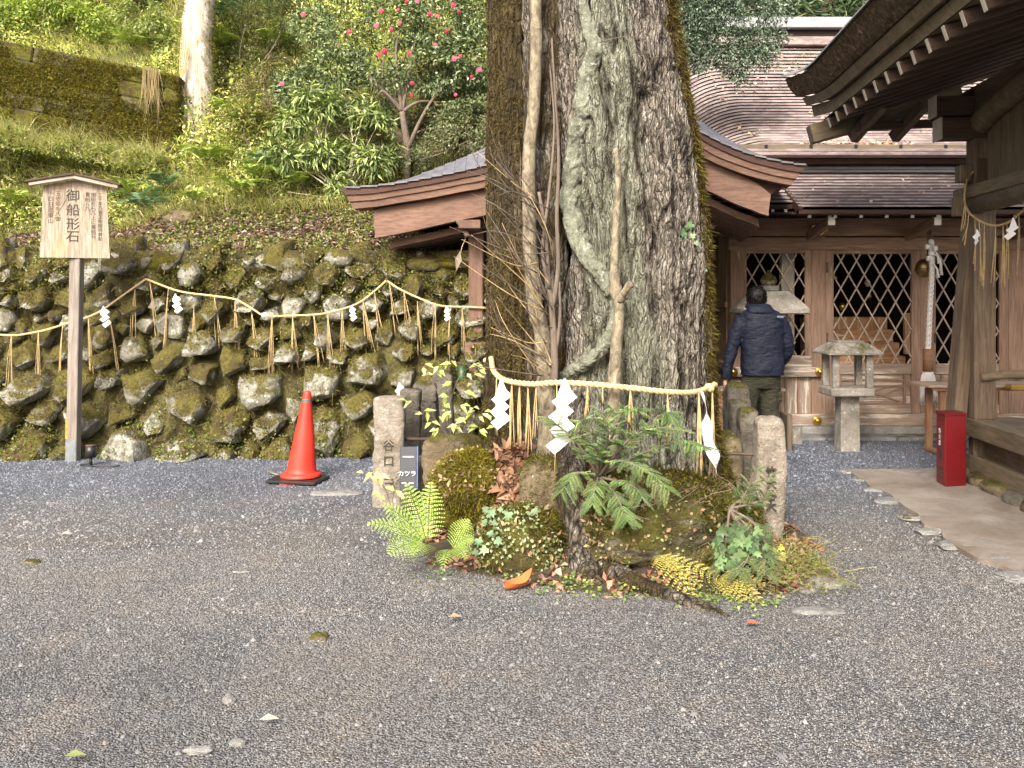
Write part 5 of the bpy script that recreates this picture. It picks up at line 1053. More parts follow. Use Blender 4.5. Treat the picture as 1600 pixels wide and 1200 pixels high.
G2 = "small paper streamers on the wall rope"
for px, py, a, ln, pc, lb in ((163, 478, .085, .11, 4, "zigzag paper streamer on the wall rope just right of the signpost"), (275, 459, .078, .12, 4, "zigzag paper streamer on the wall rope just right of its first high peg"), (550, 477, .062, .10, 4, "small zigzag paper streamer on the wall rope above the traffic cone"), (698, 478, .06, .04, 4, "small paper streamer on the wall rope beside the brown gazebo post")):
    q = wp(px, py) + Vector((0, -.02, 0)); shide(lb, q, a, ln, pc, .2, G2, .45)
# white paper strip caught on the stone behind the left pillars
q = P(625, 600, 8.35); o = shide("white paper strip standing against the wall stones above the left pillar", P(624, 598, 8.3), .085, .0, 4, .3, None, .4)

# ------------------------------------------------------------------ granite pillars, rail, plaque
def pillar(label, cx, cy, w, d, h, mat='pillar', top=.35, seed=1, rot=0.0, rough=.019, n1=48, n2=80, name="stone_pillar"):
    th = np.linspace(0, 2 * pi, n1, endpoint=False); sq = 1 / (np.abs(np.cos(th)) ** 7 + np.abs(np.sin(th)) ** 7) ** (1 / 7.0); zz = list(np.linspace(-.06, h - w * top, n2)) + [h - w * top + w * top * sin(a) for a in np.linspace(.1, pi / 2, 12)]
    sc = [1] * n2 + [max(.02, cos(a) ** .6) for a in np.linspace(.1, pi / 2 - .001, 12)]; zz = np.array(zz); sc = np.array(sc)
    X = sc[:, None] * (sq * np.cos(th))[None] * w / 2; Y = sc[:, None] * (sq * np.sin(th))[None] * d / 2; Z = np.repeat(zz[:, None], n1, 1)
    p = np.stack([X, Y, Z], -1); ns = (fbm(p * 9 + seed, 4) - .5) * rough * 2 + (fbm(p * 2.5 + seed, 2) - .5) * rough * 2.5; rad_ = np.hypot(X, Y)[..., None] + 1e-6
    p[..., :2] *= 1 + ns[..., None] / rad_ * (rad_ > .01); p[..., 2] += ns * (Z > h * .8); p = p.reshape(-1, 3); m_ = len(zz); i = np.arange(m_ - 1)[:, None] * n1; j = np.arange(n1)[None]; Q = np.stack([i + j, i + (j + 1) % n1, i + n1 + (j + 1) % n1, i + n1 + j], -1).reshape(-1, 4)
    p = np.vstack([p, [0, 0, h]]); last = (m_ - 1) * n1; Tt = np.stack([last + np.arange(n1), last + (np.arange(n1) + 1) % n1, np.full(n1, len(p) - 1)], -1); Fc = np.vstack([Q[:, [0, 1, 2]], Q[:, [0, 2, 3]], Tt])
    t = thing(name, label, "pillar", (cx, cy, 0)); c_, s_ = cos(rot), sin(rot); V = np.stack([p[:, 0] * c_ - p[:, 1] * s_ + cx, p[:, 0] * s_ + p[:, 1] * c_ + cy, p[:, 2]], 1); obj("shaft", V, Fc, M[mat], t, True); return t
def text(body, loc, size, mat, parent, rot=(pi / 2, 0, 0), depth=.0008, name="lettering", bold=0.0):
    c_ = bpy.data.curves.new(name, 'FONT'); c_.body = body; c_.size = size; c_.align_x = 'CENTER'; c_.align_y = 'CENTER'; c_.extrude = depth; c_.offset = bold; c_.resolution_u = 2
    c_.materials.append(mat); o = bpy.data.objects.new(name, c_); COL.objects.link(o)
    me = bpy.data.meshes.new_from_object(o); bpy.data.objects.remove(o)          # glyph outlines become a plain mesh
    o = bpy.data.objects.new(name, me); link(o, parent); o.matrix_basis = Matrix.Translation(loc) @ (Matrix.Rotation(rot[2], 4, 'Z') @ Matrix.Rotation(rot[0], 4, 'X')); return o
def px2(px, py): Y = 2100 / (py - 470.0); return P(px, py, Y)
q = P(607, 793, 6.5); t = pillar("squat inscribed granite pillar in front of the left group, beside the plaque", q.x, 6.6, .215, .2, .80, 'pillar', .12, 2)
for ch, py in (("谷", 698), ("口", 722), ("三", 757), ("郎", 785)):
    if ch != "郎": w_ = P(607, py, 6.47); text(ch, (w_.x, 6.488, w_.z), .085, M['carve'], t, bold=.001, depth=.009)
t = pillar("slim rough pillar directly behind the inscribed left pillar", P(641, 700, 6.95).x, 7.0, .14, .16, .80, 'pillar_dark', .15, 5)
t = pillar("broad rounded dark pillar third in the left row", P(664, 700, 7.35).x, 7.4, .22, .2, .86, 'pillar_dark', .45, 6)
t = pillar("dark rounded pillar at the back of the left row near the gazebo beam", P(690, 700, 7.9).x, 8.0, .19, .2, .88, 'pillar_dark', .5, 7)
q = P(1206, 850, 5.55); t = pillar("tall pale inscribed granite pillar right of the great tree", q.x, 5.62, .178, .17, .79, 'pillar', .35, 9)
for ch, py in (("竹", 738), ("大", 757), ("谷", 775), ("大", 792)):
    w_ = P(1205, py, 5.52); text(ch, (w_.x, 5.522, w_.z), .068, M['carve'], t, bold=.0006, depth=.009)
pillar("rough split pillar just behind the tall pale one", P(1172, 700, 5.9).x, 5.98, .13, .16, .79, 'pillar_dark', .2, 12)
pillar("narrow mossy pillar in the middle of the right row", P(1158, 700, 6.3).x, 6.4, .12, .15, .80, 'pillar_dark', .3, 14)
pillar("dark rounded pillar at the back of the right row, before the man's legs", P(1156, 700, 6.75).x, 6.85, .17, .17, .88, 'pillar_dark', .45, 15)
o = tube("iron_rail", [P(628, 686, 6.6), P(760, 686, 6.2)], .012, M['iron'], None, 10); prop(o, "rusty iron rail from the left pillars toward the trunk", "rail")
o = tube("iron_rail", [P(1105, 708, 5.75), P(1150, 709, 5.72), P(1190, 710, 5.62)], .010, M['iron'], None, 10); prop(o, "rusty iron rail from the trunk to the tall right pillar", "rail")
pq = P(638, 765, 6.15); pl = thing("plaque", "small dark name plaque on the ground beside the inscribed left pillar", "plaque", (pq.x, pq.y, 0))
beam("plate", (pq.x, 6.15, .2), (pq.x - .006, 6.21, .49), .115, .022, M['slate'], pl, up=(0, 1, 0)); beam("edge", (pq.x + .062, 6.16, .2), (pq.x + .057, 6.22, .49), .012, .04, plain("plaque_edge", (.05, .09, .19), .4), pl, up=(0, 1, 0))
beam("stake", (pq.x, 6.2, 0), (pq.x, 6.18, .25), .03, .02, M['iron'], pl)
text("カツラ", (P(636, 741, 6.14).x, 6.149, P(636, 741, 6.14).z), .042, M['letter'], pl, bold=.0006)
for z_, x0, x1 in ((.42, -.038, .038), (.245, -.042, -.008), (.245, .008, .04)): box("text_line", pq.x + x0 - .004, pq.x + x1 - .004, 6.137 + (z_ - .2) * .2, 6.1395 + (z_ - .2) * .2, z_, z_ + .008, M['letter'], pl, .0002)
# ------------------------------------------------------------------ main shrine hall (front wall on the plane Y = YF)
YF = 10.1; S_ = YF / F
def fx(px): return (px - CX) * S_
def fz(py): return CZ - (py - HY) * S_
sh = thing("shrine_hall", "brown timber shrine hall with lattice doors and long shingled roofs", "shrine", (fx(1370), YF, 0))
W, WW, LT = M['shrine'], M['shrine_worn'], M['lattice']
def fb(name, x0, x1, y0, y1, d0, d1, mat, parent=None, ch=None):
    """box given by its outline on the facade (photo pixels) and its depth in front of (+) the wall plane"""
    return box(name, fx(x0), fx(x1), YF - d1, YF - d0, fz(y1), fz(y0), mat, parent or sh, ch)
# plinth stones
xx = 1080
for k, w in enumerate((70, 95, 80, 110, 90, 120, 90, 130)):
    box("plinth_stone", fx(xx), fx(xx + w) - .004, YF - .17, YF + .3, -.05, fz(664), M['plinth'], sh, .008); xx += w
for k in range(7): box("paving_slab", fx(1060 + k * 105), fx(1060 + k * 105 + 103), 9.62, YF - .175, -.05, .03, M['flat'], sh, .01)
# posts, sills and lintels
for x0, x1 in ((1141, 1163), (1267, 1289), (1437, 1457), (1574, 1600), (1690, 1712)):
    fb("post", x0, x1, 352, 664, -.14, .02, W)
    fb("capital", x0 - 2, x1 + 2, 352, 362, .02, .06, M['gold'] if x1 < 1300 else W)
fb("sill_beam", 1138, 1720, 646, 664, -.06, .055, WW)
fb("tie_beam", 1138, 1290, 573, 588, .02, .075, WW)
fb("lintel", 1138, 1720, 371, 391, -.05, .035, W); fb("head_beam", 1120, 1720, 341, 369, -.1, .03, W)
fb("frieze_board", 1120, 1720, 300, 341, -.12, -.02, M['gazebo_dark'])
def boss(px, py, d=.06, r=.052, nm="brass_boss", parent=None):
    c = Vector((fx(px), YF - d, fz(py))); arrs = []
    prof = [(0, .0), (.0, 1.0), (.012, 1.0), (.018, .82), (.012, .66), (.022, .55), (.036, .3), (.04, .0)]
    th = np.linspace(0, 2 * pi, 24, endpoint=False); V = np.array([[c.x + r * q * cos(a), c.y - dd, c.z + r * q * sin(a)] for dd, q in prof[1:] for a in th]); m_ = len(prof) - 1
    i = np.arange(m_ - 1)[:, None] * 24; j = np.arange(24)[None]; Q = np.stack([i + j, i + (j + 1) % 24, i + 24 + (j + 1) % 24, i + 24 + j], -1).reshape(-1, 4)
    return obj(nm, V, Q, M['gold'], parent or sh, True)
for px, py, d in ((1143, 580, .075), (1277, 580, .075), (1274, 656, .055), (1588, 585, .075), (1447, 656, .055)): boss(px, py, d)
# lattice bays
def lattice(parent, x0, x1, y0, y1, d, stepx, stepy):
    X0, X1, Z0, Z1 = fx(x0), fx(x1), fz(y1), fz(y0); sx, sz = stepx * S_, stepy * S_; sl = sz / sx
    for sgn, dd in ((1, d), (-1, d + .0125)):
        k0 = Z0 - abs(sl) * (X1 - X0) if sgn > 0 else Z0; k1 = Z1 if sgn > 0 else Z1 + sl * (X1 - X0)
        c = k0 + (sz * .5) * (.37)
        while c < k1:
            # line z = c + sgn*sl*(x-X0)
            xs_ = []
            for x in (X0, X1):
                z = c + sgn * sl * (x - X0)
                if Z0 <= z <= Z1: xs_.append((x, z))
            for z in (Z0, Z1):
                x = X0 + (z - c) / (sgn * sl)
                if X0 < x < X1: xs_.append((x, z))
            if len(xs_) >= 2:
                a, b_ = min(xs_), max(xs_)
                if (a[0] - b_[0]) ** 2 + (a[1] - b_[1]) ** 2 > .0004: beam("lattice_bar", (a[0], YF - dd, a[1]), (b_[0], YF - dd, b_[1]), .012, .022, LT, parent, up=(0, 1, 0), ch=.001)
            c += sz
def part_empty(name, parent=None):
    o = bpy.data.objects.new(name, None); link(o, parent or sh); return o
def door(x0, x1, y0, y1, lx0, lx1, ly0, ly1, lower=True, stx=24.5, sty=43):
    d = part_empty("lattice_door")
    fb("stile", x0, lx0, y0, y1, -.02, .02, W, d); fb("stile", lx1, x1, y0, y1, -.02, .02, W, d)
    fb("rail", lx0, lx1, y0, ly0, -.018, .018, W, d); fb("rail", lx0, lx1, ly1, ly1 + 17, -.018, .018, WW, d)
    lattice(d, lx0, lx1, ly0, ly1, -.006, stx, sty)
    if lower:
        fb("panel", lx0, lx1, ly1 + 17, y1 - 13, -.018, -.006, WW, d); fb("rail", lx0, lx1, y1 - 13, y1, -.018, .018, WW, d)
        for yy in (ly1 + 24, ly1 + 33, ly1 + 62): fb("moulding", lx0, lx1, yy, yy + 3, -.006, .012, W, d, .001)
        for xx_ in (lx0 + 9, lx1 - 12): fb("moulding", xx_, xx_ + 4, ly1 + 17, y1 - 13, -.005, .014, W, d, .001)
        a0, a1, b0, b1 = lx0 + 12, lx1 - 12, ly1 + 36, ly1 + 61
        for u0, v0, u1, v1 in ((a0, b0, (a0 + a1) / 2 - 8, b1 - 8), (a0 + 20, b0 - 2, a1, b1), (a0, b1, a1 - 20, b0 - 2), ((a0 + a1) / 2 + 8, b1 - 8, a1, b0)):
            beam("moulding", (fx(u0), YF - .004, fz(v0)), (fx(u1), YF - .004, fz(v1)), .014, .014, W, d, up=(0, 1, 0), ch=.001)
    for yy in (410, 520): fb("hinge", x0 + 1, x0 + 4, yy, yy + 16, .02, .027, M['iron'], d, .001)
door(1289, 1437, 371 + 20, 646, 1302, 1423, 397, 568)
door(1457, 1574, 391, 646, 1461, 1560, 397, 568)
door(1600, 1690, 391, 646, 1612, 1680, 397, 568)
# left bay: fixed lattice over a panelled dado
lb = part_empty("lattice_window")
fb("stile", 1163, 1166, 391, 573, -.02, .02, W, lb); fb("stile", 1257, 1267, 391, 573, -.02, .02, W, lb); fb("rail", 1166, 1257, 391, 396, -.018, .018, W, lb); fb("rail", 1163, 1267, 555, 573, -.018, .045, WW, lb, .01)
lattice(lb, 1166, 1257, 396, 555, -.006, 24.5, 43)
for k, (x0, x1) in enumerate(((1163, 1196), (1200, 1226), (1230, 1246), (1250, 1267))): fb("dado_panel", x0, x1, 588, 646, -.02, -.004, WW)
for x0 in (1196, 1226, 1246): fb("batten", x0, x0 + 4, 588, 646, -.02, .015, W)
# left side wall and interior
XL = fx(1141)
for k in range(5):
    y0 = YF + .14 + k * .42; box("side_panel", XL - .01, XL + .03, y0, y0 + .405, .12, 2.35, M['gazebo_dark'] if k % 2 else W, sh)
box("side_rail", XL - .04, XL + .05, YF + .1, YF + 2.3, .72, .80, W, sh); box("side_rail", XL - .04, XL + .05, YF + .1, YF + 2.3, 1.42, 1.48, W, sh); box("side_post", XL - .06, XL + .04, YF + 1.0, YF + 1.12, .1, 2.4, W, sh)
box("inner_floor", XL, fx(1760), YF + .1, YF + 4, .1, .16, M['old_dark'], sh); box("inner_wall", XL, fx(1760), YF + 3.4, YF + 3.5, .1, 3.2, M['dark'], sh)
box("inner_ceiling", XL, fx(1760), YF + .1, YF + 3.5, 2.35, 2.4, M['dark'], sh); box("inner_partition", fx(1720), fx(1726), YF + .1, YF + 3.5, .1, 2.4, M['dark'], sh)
M['gilt'] = plain('gilt_board', (.55, .36, .14), .5, var=.3, scale=4)
M['step'] = wood("altar_step_wood", (.34, .17, .08), (.60, .36, .2), (.75, .66, .55), .55)
for k in range(5): box("altar_step", fx(1300), fx(1440), YF + .24 + k * .17, YF + .43 + k * .17, .16, .70 + k * .15, M['step'], sh)
fb("white_post", 1238, 1259, 391, 470, -.5, -.4, M['white']); fb("white_post", 1236, 1259, 470, 600, -.5, -.4, M['step'])
beam("white_panel", (fx(1382), YF + 1.9, fz(395)), (fx(1382), YF + 1.9, fz(430)), .16, .02, M['white'], sh, up=(0, 1, 0))
ga = []
for k in range(46):
    a = R.uniform(0, 2 * pi); r_ = .13 * R.random(); ga.append(rock_arr((fx(1344) + r_ * cos(a), YF + 1.1 + r_ * sin(a), fz(410) - R.uniform(0, .16)), (.014, .012, .02), 1, .1, k, 2))
V, Fc = merge(ga); obj("gilt_ornament", V, Fc, M['gold'], sh, True)
for px, py, s in ((1318, 470, .03), (1362, 480, .04), (1405, 440, .035), (1408, 462, .03), (1340, 448, .05), (1330, 455, .03), (1487, 442, .03), (1485, 458, .03)):
    q = Vector((fx(px), YF + .9, fz(py))); V, Fc = rock_arr(tuple(q), (s, s, s * 1.3), 2, .1, px, 2); obj("altar_ware", V, Fc, M['white'] if px in (1340, 1405) else M['gold'], sh, True)
box("blue_curtain", fx(1478), fx(1500), YF + .95, YF + 1.0, 1.75, 2.05, plain("blue_cloth", (.01, .05, .28), .8), sh)
box("gilt_screen", fx(1462), fx(1480), YF + .8, YF + .85, .85, 1.35, M['step'], sh)

# shingled roofs: each course is its own strip
m, nt, b = new_mat("bark_shingle"); v = coords(nt, "Position"); g = noise(nt, coords(nt, "Position", (1, 3, 3)), 5, 6, .65)
c = ramp(nt, g, [(.3, (.16, .115, .11)), (.55, (.27, .215, .205)), (.75, (.36, .31, .30))])
br = nd(nt, "ShaderNodeTexVoronoi"); br.inputs["Scale"].default_value = 1.0; nt.links.new(coords(nt, "Position", (7, 14, 14)), br.inputs["Vector"]); s_ = nd(nt, "ShaderNodeSeparateColor"); nt.links.new(br.outputs["Color"], s_.inputs[0])
c = mixc(nt, .7, c, ramp(nt, s_.outputs[0], [(0, .6), (1, 1.35)]), 'MULTIPLY'); c = mixc(nt, ramp(nt, noise(nt, v, 2.2, 4, .6), [(.6, 0.0), (.75, .5)]), c, (.30, .30, .20))
nt.links.new(c, b.inputs["Base Color"]); b.inputs["Roughness"].default_value = .55; b.inputs["Specular IOR Level"].default_value = .6; bump(nt, noise(nt, coords(nt, "Position", (20, 60, 60)), 2, 5, .6), .5, .006, b); M['shingle'] = m
M['lead'] = plain("grey_ridge_metal", (.30, .30, .33), .42, .3, .15, 5, .1)
def courses(parent, prof, xl, xr, n_, th_, curl, curlw, mat, nx_=40):
    """prof(t) -> (y, z) up the slope; courses overlap like real shingles"""
    for k in range(n_):
        t0, t1 = k / n_, (k + 1) / n_; ya, za = prof(t0); yb, zb = prof(t1); x = np.concatenate([xl + (np.linspace(0, 1, nx_) ** 1.2) * curlw, [xr]]) if curlw else np.linspace(xl, xr, 12)
        s = np.clip(1 - (x - xl) / curlw, 0, 1) if curlw else x * 0; dz = -curl * (1 - np.sqrt(np.clip(1 - s * s, 0, 1))) if curlw else s * 0; wob = (fbm(np.stack([x * 3, x * 0 + k, x * 0], -1), 2) - .5) * .012
        rows = [np.stack([x, x * 0 + ya - .012, za + dz + th_ * .32 + wob * .3], 1), np.stack([x, x * 0 + ya - .012, za + dz + th_ + wob], 1), np.stack([x, x * 0 + yb + .03, zb + dz + .004], 1)]
        V = np.vstack(rows); m_ = len(x); i = np.arange(m_ - 1); Q = np.vstack([np.stack([i, i + 1, i + m_ + 1, i + m_], 1), np.stack([i + m_, i + m_ + 1, i + 2 * m_ + 1, i + 2 * m_], 1)])
        obj("shingle_course", V, Q, mat, parent, False)
ur = part_empty("upper_roof")
def up_prof(t): q = t; return 10.15 + 3.0 * q, 3.22 + 2.0 * (.70 * q + .30 * q * q)
courses(ur, up_prof, 2.14, 8.5, 34, .036, .70, .85, M['shingle'])
V = []; x0, x1 = 2.14, 8.5
obj("roof_boards", [(2.5, 10.4, 3.02), (8.5, 10.4, 3.02), (8.5, 13.2, 4.85), (2.5, 13.2, 4.85), (2.3, 13.2, 2.4), (8.5, 13.2, 2.4), (2.3, 10.5, 2.4), (8.5, 10.5, 2.4)], [[0, 1, 2, 3], [3, 2, 5, 4], [0, 3, 4, 6], [1, 7, 5, 2]], M['dark'], ur)
yv = np.linspace(0, 1, 18)
vb = [up_prof(t) for t in yv]; Vv = [(2.07, y - .02, z - .70 + .06) for (y, z), t in zip(vb, yv)] + [(2.07, y - .02, z - 1.0) for (y, z), t in zip(vb, yv)]
Vv = Vv + [(x + .06, y, z) for x, y, z in Vv]; k = len(yv)
o = obj("verge_board", Vv, [[i, i + 1, k + i + 1, k + i] for i in range(k - 1)] + [[2 * k + i, 3 * k + i, 3 * k + i + 1, 2 * k + i + 1] for i in range(k - 1)] + [[i, 2 * k + i, 2 * k + i + 1, i + 1] for i in range(k - 1)] + [[0, k, 3 * k, 2 * k]], M['gazebo_dark'], ur)
beam("gutter_board", (2.5, 10.10, 3.235), (8.5, 10.10, 3.235), .03, .055, M['old_moss'], ur)
for k in range(9): beam("gutter_bracket", (2.86 + k * .505, 10.07, 3.235), (2.86 + k * .505, 10.2, 3.25), .035, .045, M['black'], ur)
for k in range(2): beam("shingle_edge", (2.4, 10.03 - k * .05, 3.165 - .045 * k), (8.5, 10.03 - k * .05, 3.165 - .045 * k), .25, .035, M['shingle'], ur)
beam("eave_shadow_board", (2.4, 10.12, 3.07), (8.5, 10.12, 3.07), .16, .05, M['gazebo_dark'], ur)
beam("wall_beam", (2.2, 10.3, 2.98), (8.5, 10.3, 2.98), .12, .13, WW, sh)
beam("ridge_board", (2.3, 13.15, 5.27), (8.5, 13.15, 5.27), .35, .12, M['shingle'], ur); beam("ridge_board", (2.3, 13.15, 5.38), (8.5, 13.15, 5.38), .22, .10, M['dark'], ur); beam("ridge_cap", (2.2, 13.15, 5.52), (8.5, 13.15, 5.52), .42, .14, M['lead'], ur); beam("ridge_cap", (2.2, 13.15, 5.615), (8.5, 13.15, 5.615), .25, .03, M['lead'], ur)
lr = part_empty("lower_roof")
def lo_prof(t): return 9.25 + 1.0 * t, 2.46 + .49 * t + .03 * t * t
courses(lr, lo_prof, fx(1247) * 9.25 / YF, 8.5, 12, .030, 0, 0, M['shingle'])
def lo2(t): return 9.45 + .8 * t, 2.53 + .42 * t
courses(lr, lo2, 2.05, fx(1247) * 9.25 / YF, 9, .024, 0, 0, M['shingle'])
XV = fx(1247) * 9.25 / YF
beam("eave_board", (XV, 9.30, 2.415), (8.5, 9.30, 2.415), .16, .045, M['gazebo_dark'], lr); beam("eave_board", (2.05, 9.5, 2.49), (XV, 9.5, 2.49), .12, .05, M['gazebo_dark'], lr)
beam("verge_piece", (XV + .02, 9.22, 2.42), (XV + .02, 10.2, 2.92), .04, .09, M['gazebo_dark'], lr)
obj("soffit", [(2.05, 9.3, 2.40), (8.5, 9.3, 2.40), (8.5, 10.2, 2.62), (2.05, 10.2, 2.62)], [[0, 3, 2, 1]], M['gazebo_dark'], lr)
beam("top_cap", (2.05, 10.22, 3.005), (8.5, 10.22, 3.005), .10, .04, M['lead'], lr); beam("top_cap", (2.05, 10.16, 2.965), (8.5, 10.16, 2.965), .08, .03, M['lead'], lr)
for k, px in enumerate(range(1262, 1700, 40)):
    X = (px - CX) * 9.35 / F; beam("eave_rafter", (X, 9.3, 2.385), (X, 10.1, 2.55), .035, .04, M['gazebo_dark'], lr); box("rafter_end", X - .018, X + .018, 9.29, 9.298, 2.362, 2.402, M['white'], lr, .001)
for px in (1205, 1225): X = (px - CX) * 9.5 / F; box("rafter_end", X - .016, X + .016, 9.44, 9.448, 2.43, 2.465, M['white'], lr, .001)
for px in (1297, 1462, 1640):
    X = (px - CX) * 9.4 / F; beam("bracket", (X, 9.37, 2.34), (X, 10.1, 2.22), .06, .10, W, sh); box("bracket_end", X - .036, X + .036, 9.35, 9.365, 2.29, 2.40, M['white'], sh, .002)
q = P(1278, 355, 10.0); boss(1278, 362, .07, .045, "gilt_crest"); boss(1147, 358, .07, .04, "gilt_crest")
# leaves lying on the roofs
N = 1500; t = R.random(N) ** 1.8; x = R.uniform(2.7, 7, N); k = fbm(np.stack([x * 1.2, t * 6, x * 0], -1), 3) > .45; x, t = x[k], t[k]; N = len(x)
y, z = 10.18 + 3.0 * t, 3.26 + 2.0 * (.70 * t + .30 * t * t); p = np.stack([x, y, z + .02], 1)
V, Fc = leaf_arr(p, rv(N) * np.array([1, .7, .4]), np.tile([0, -.6, .8], (N, 1)) + rv(N, .4), R.uniform(.03, .07, N), R.uniform(.025, .05, N))
x2 = R.uniform(2.95, 7, 60); t2 = R.random(60); p2 = np.stack([x2, 9.27 + t2, 2.50 + .5 * t2], 1); V2, F2 = leaf_arr(p2, rv(60) * np.array([1, .7, .3]), np.tile([0, -.5, .8], (60, 1)), .06, .04)
VV, FF = merge([(V, Fc), (V2, F2)]); prop(obj("fallen_leaves", VV, FF, M['litter'], None, False, np.repeat(pal(N + 60, [(.55, .38, .27), (.42, .25, .17), (.62, .48, .38)]), 4, 0)), "dry brown leaves scattered over the shingled shrine roofs", None, None, "stuff")

# bell, white bell cord with wooden grip and tassel
bl = thing("bell", "round brass suzu bell hanging under the shrine eave", "bell", tuple(P(1444, 418, 9.9)))
V, Fc = rock_arr(tuple(P(1444, 419, 9.85)), (.092, .09, .105), 4, .0, 1, 2.0); obj("shell", V, Fc, M['oldbrass'], bl, True)
th = np.linspace(0, 2 * pi, 30); c0 = P(1444, 421, 9.85)
for dz in (-.008, .010): tube("rim", [(c0.x + .100 * cos(a), c0.y + .098 * sin(a), c0.z + dz) for a in th], .006, M['oldbrass'], bl, 6)
tube("hook", [P(1452, 345, 9.8), P(1452, 372, 9.8), P(1448, 402, 9.85)], .008, M['iron'], bl, 6)
cd_ = thing("bell_rope", "thick white braided bell cord with wooden grip and white tassel", "cord", tuple(P(1452, 545, 9.7)))
pts_ = spline([P(1455, 378, 9.72), P(1456, 420, 9.7), P(1453, 480, 9.7), P(1450, 548, 9.7)], 14); arrs = []; s = np.linspace(0, 1, 130); L = np.stack([np.interp(s, np.linspace(0, 1, len(pts_)), pts_[:, c]) for c in range(3)], 1)
for q in range(4):
    ph = s * 42 + q * pi / 2; off = np.stack([np.cos(ph) * .019, np.sin(2 * ph) * .009, s * 0], 1); arrs.append(tube_arr(L + off, .0125, 6))
V, Fc = merge(arrs); obj("braid", V, Fc, M['whiterope'], cd_, True)
V, Fc = merge([rock_arr(tuple(P(1455 + a, b_, 9.7 - .02)), (.028, .025, .03), 3, .3, a + b_) for a, b_ in ((0, 378), (-6, 386), (6, 388), (0, 396), (-4, 404))]); obj("knot", V, Fc, M['whiterope'], cd_, True)
for a, b0, b1 in ((10, 398, 412), (14, 405, 430), (9, 420, 434)): V, Fc = merge([tube_arr([P(1455 + a * .4, b0 - 8, 9.67), P(1455 + a, b0, 9.66), P(1455 + a + 2, b1, 9.66)], [.007, .01, .018], 8)]); obj("small_tassel", V, Fc, M['whiterope'], cd_, True)
for a in (-1, 1): tube("cord_loop", [P(1452 + a * 2, 378, 9.72), P(1452 + a * 3, 366, 9.75), P(1451, 352, 9.78)], .007, M['iron'], cd_, 6)
V, Fc = tube_arr([P(1450, 545, 9.7), P(1450, 580, 9.7)], .058, 8); obj("wooden_grip", V, Fc, M['orange_wood'], cd_)
arrs = [tube_arr(spline([P(1450 + 6 * cos(a) * q, 582, 9.7 + .04 * sin(a) * q), P(1450 + 11 * cos(a) * q, 592, 9.7 + .07 * sin(a) * q), P(1450 + 12 * cos(a) * q, 630 + rnd.uniform(-5, 4), 9.7 + .08 * sin(a) * q)], 3), [.007] * 7, 4) for a in np.linspace(0, 2 * pi, 26, endpoint=False) for q in (1.0, .6)]
V, Fc = merge(arrs); obj("tassel", V, Fc, M['whiterope'], cd_, True); V, Fc = tube_arr([P(1450, 581, 9.7), P(1450, 586, 9.7)], .055, 14); obj("tassel_band", V, Fc, M['whiterope'], cd_, True)

# counters before the shrine
def counter(label, x0, x1, Y, zt, d, legs, legh=None):
    t = thing("counter", label, "table", ((x0 + x1) / 2, Y, 0)); box("top", x0, x1, Y - d / 2, Y + d / 2, zt - .028, zt, M['pale_wood'], t); box("apron", x0 + .05, x1 - .05, Y - d / 2 + .03, Y - d / 2 + .05, zt - .06, zt - .028, M['orange_wood'], t, .002)
    for x in legs:
        for dy in (-d / 2 + .08, d / 2 - .06): box("leg", x - .03, x + .03, Y + dy - .03, Y + dy + .03, 0.0, zt - .06, M['orange_wood'], t)
        box("foot", x - .035, x + .035, Y - d / 2 - .02, Y + d / 2, 0.0, .035, M['orange_wood'], t)
    return t
q = P(1450, 600, 8.75); counter("long pale topped counter with orange wooden legs right of the bell cord", P(1443, 600, 8.75).x, 6.4, 8.85, q.z, .42, (P(1466, 600, 8.8).x, P(1545, 600, 8.8).x, 5.9))
q = P(1115, 607, 9.2); counter("low pale topped counter behind the man's legs", P(1108, 600, 9.2).x, P(1226, 600, 9.2).x, 9.32, q.z, .3, (P(1127, 600, 9.2).x, P(1216, 600, 9.2).x))
bxo = beam("box", P(1575, 605, 8.55), P(1600, 605, 8.55), .1, .05, M['gold'], None); prop(bxo, "small gilt fitting on top of the long counter's right end", "box")
# stone lanterns
def frustum(name, c, w0, d0, w1, d1, z0, z1, mat, parent, conc=0.0, n_=8):
    V = []; 
    for k in range(n_ + 1):
        t = k / n_; f = t if not conc else 1 - (1 - t) ** (1 + conc) if conc > 0 else t ** (1 - conc)
        w, d = w0 + (w1 - w0) * f, d0 + (d1 - d0) * f; z = z0 + (z1 - z0) * t; V += [(c[0] - w / 2, c[1] - d / 2, z), (c[0] + w / 2, c[1] - d / 2, z), (c[0] + w / 2, c[1] + d / 2, z), (c[0] - w / 2, c[1] + d / 2, z)]
    Fs = [[3, 2, 1, 0], [4 * n_, 4 * n_ + 1, 4 * n_ + 2, 4 * n_ + 3]] + [[4 * k + j, 4 * k + (j + 1) % 4, 4 * k + 4 + (j + 1) % 4, 4 * k + 4 + j] for k in range(n_) for j in range(4)]
    return obj(name, V, Fs, mat, parent)
Yl = 9.0; sc = Yl / F; cx = (1323.5 - CX) * sc; zz = lambda py: CZ - (py - HY) * sc
ln = thing("stone_lantern", "small square stone lantern on a slender post before the middle doors", "lantern", (cx, Yl, 0))
frustum("post", (cx, Yl), 30 * sc, 28 * sc, 28 * sc, 26 * sc, 0, zz(616), M['lantern'], ln); box("platform", cx - 35 * sc, cx + 32 * sc, Yl - .2, Yl + .2, zz(617), zz(604), M['lantern'], ln, .012)
for a in (-1, 1):
    for b_ in (-1, 1): box("column", cx + a * 26 * sc - .033, cx + a * 26 * sc + .033, Yl + b_ * .14 - .03, Yl + b_ * .14 + .03, zz(604), zz(551), M['lantern'], ln)
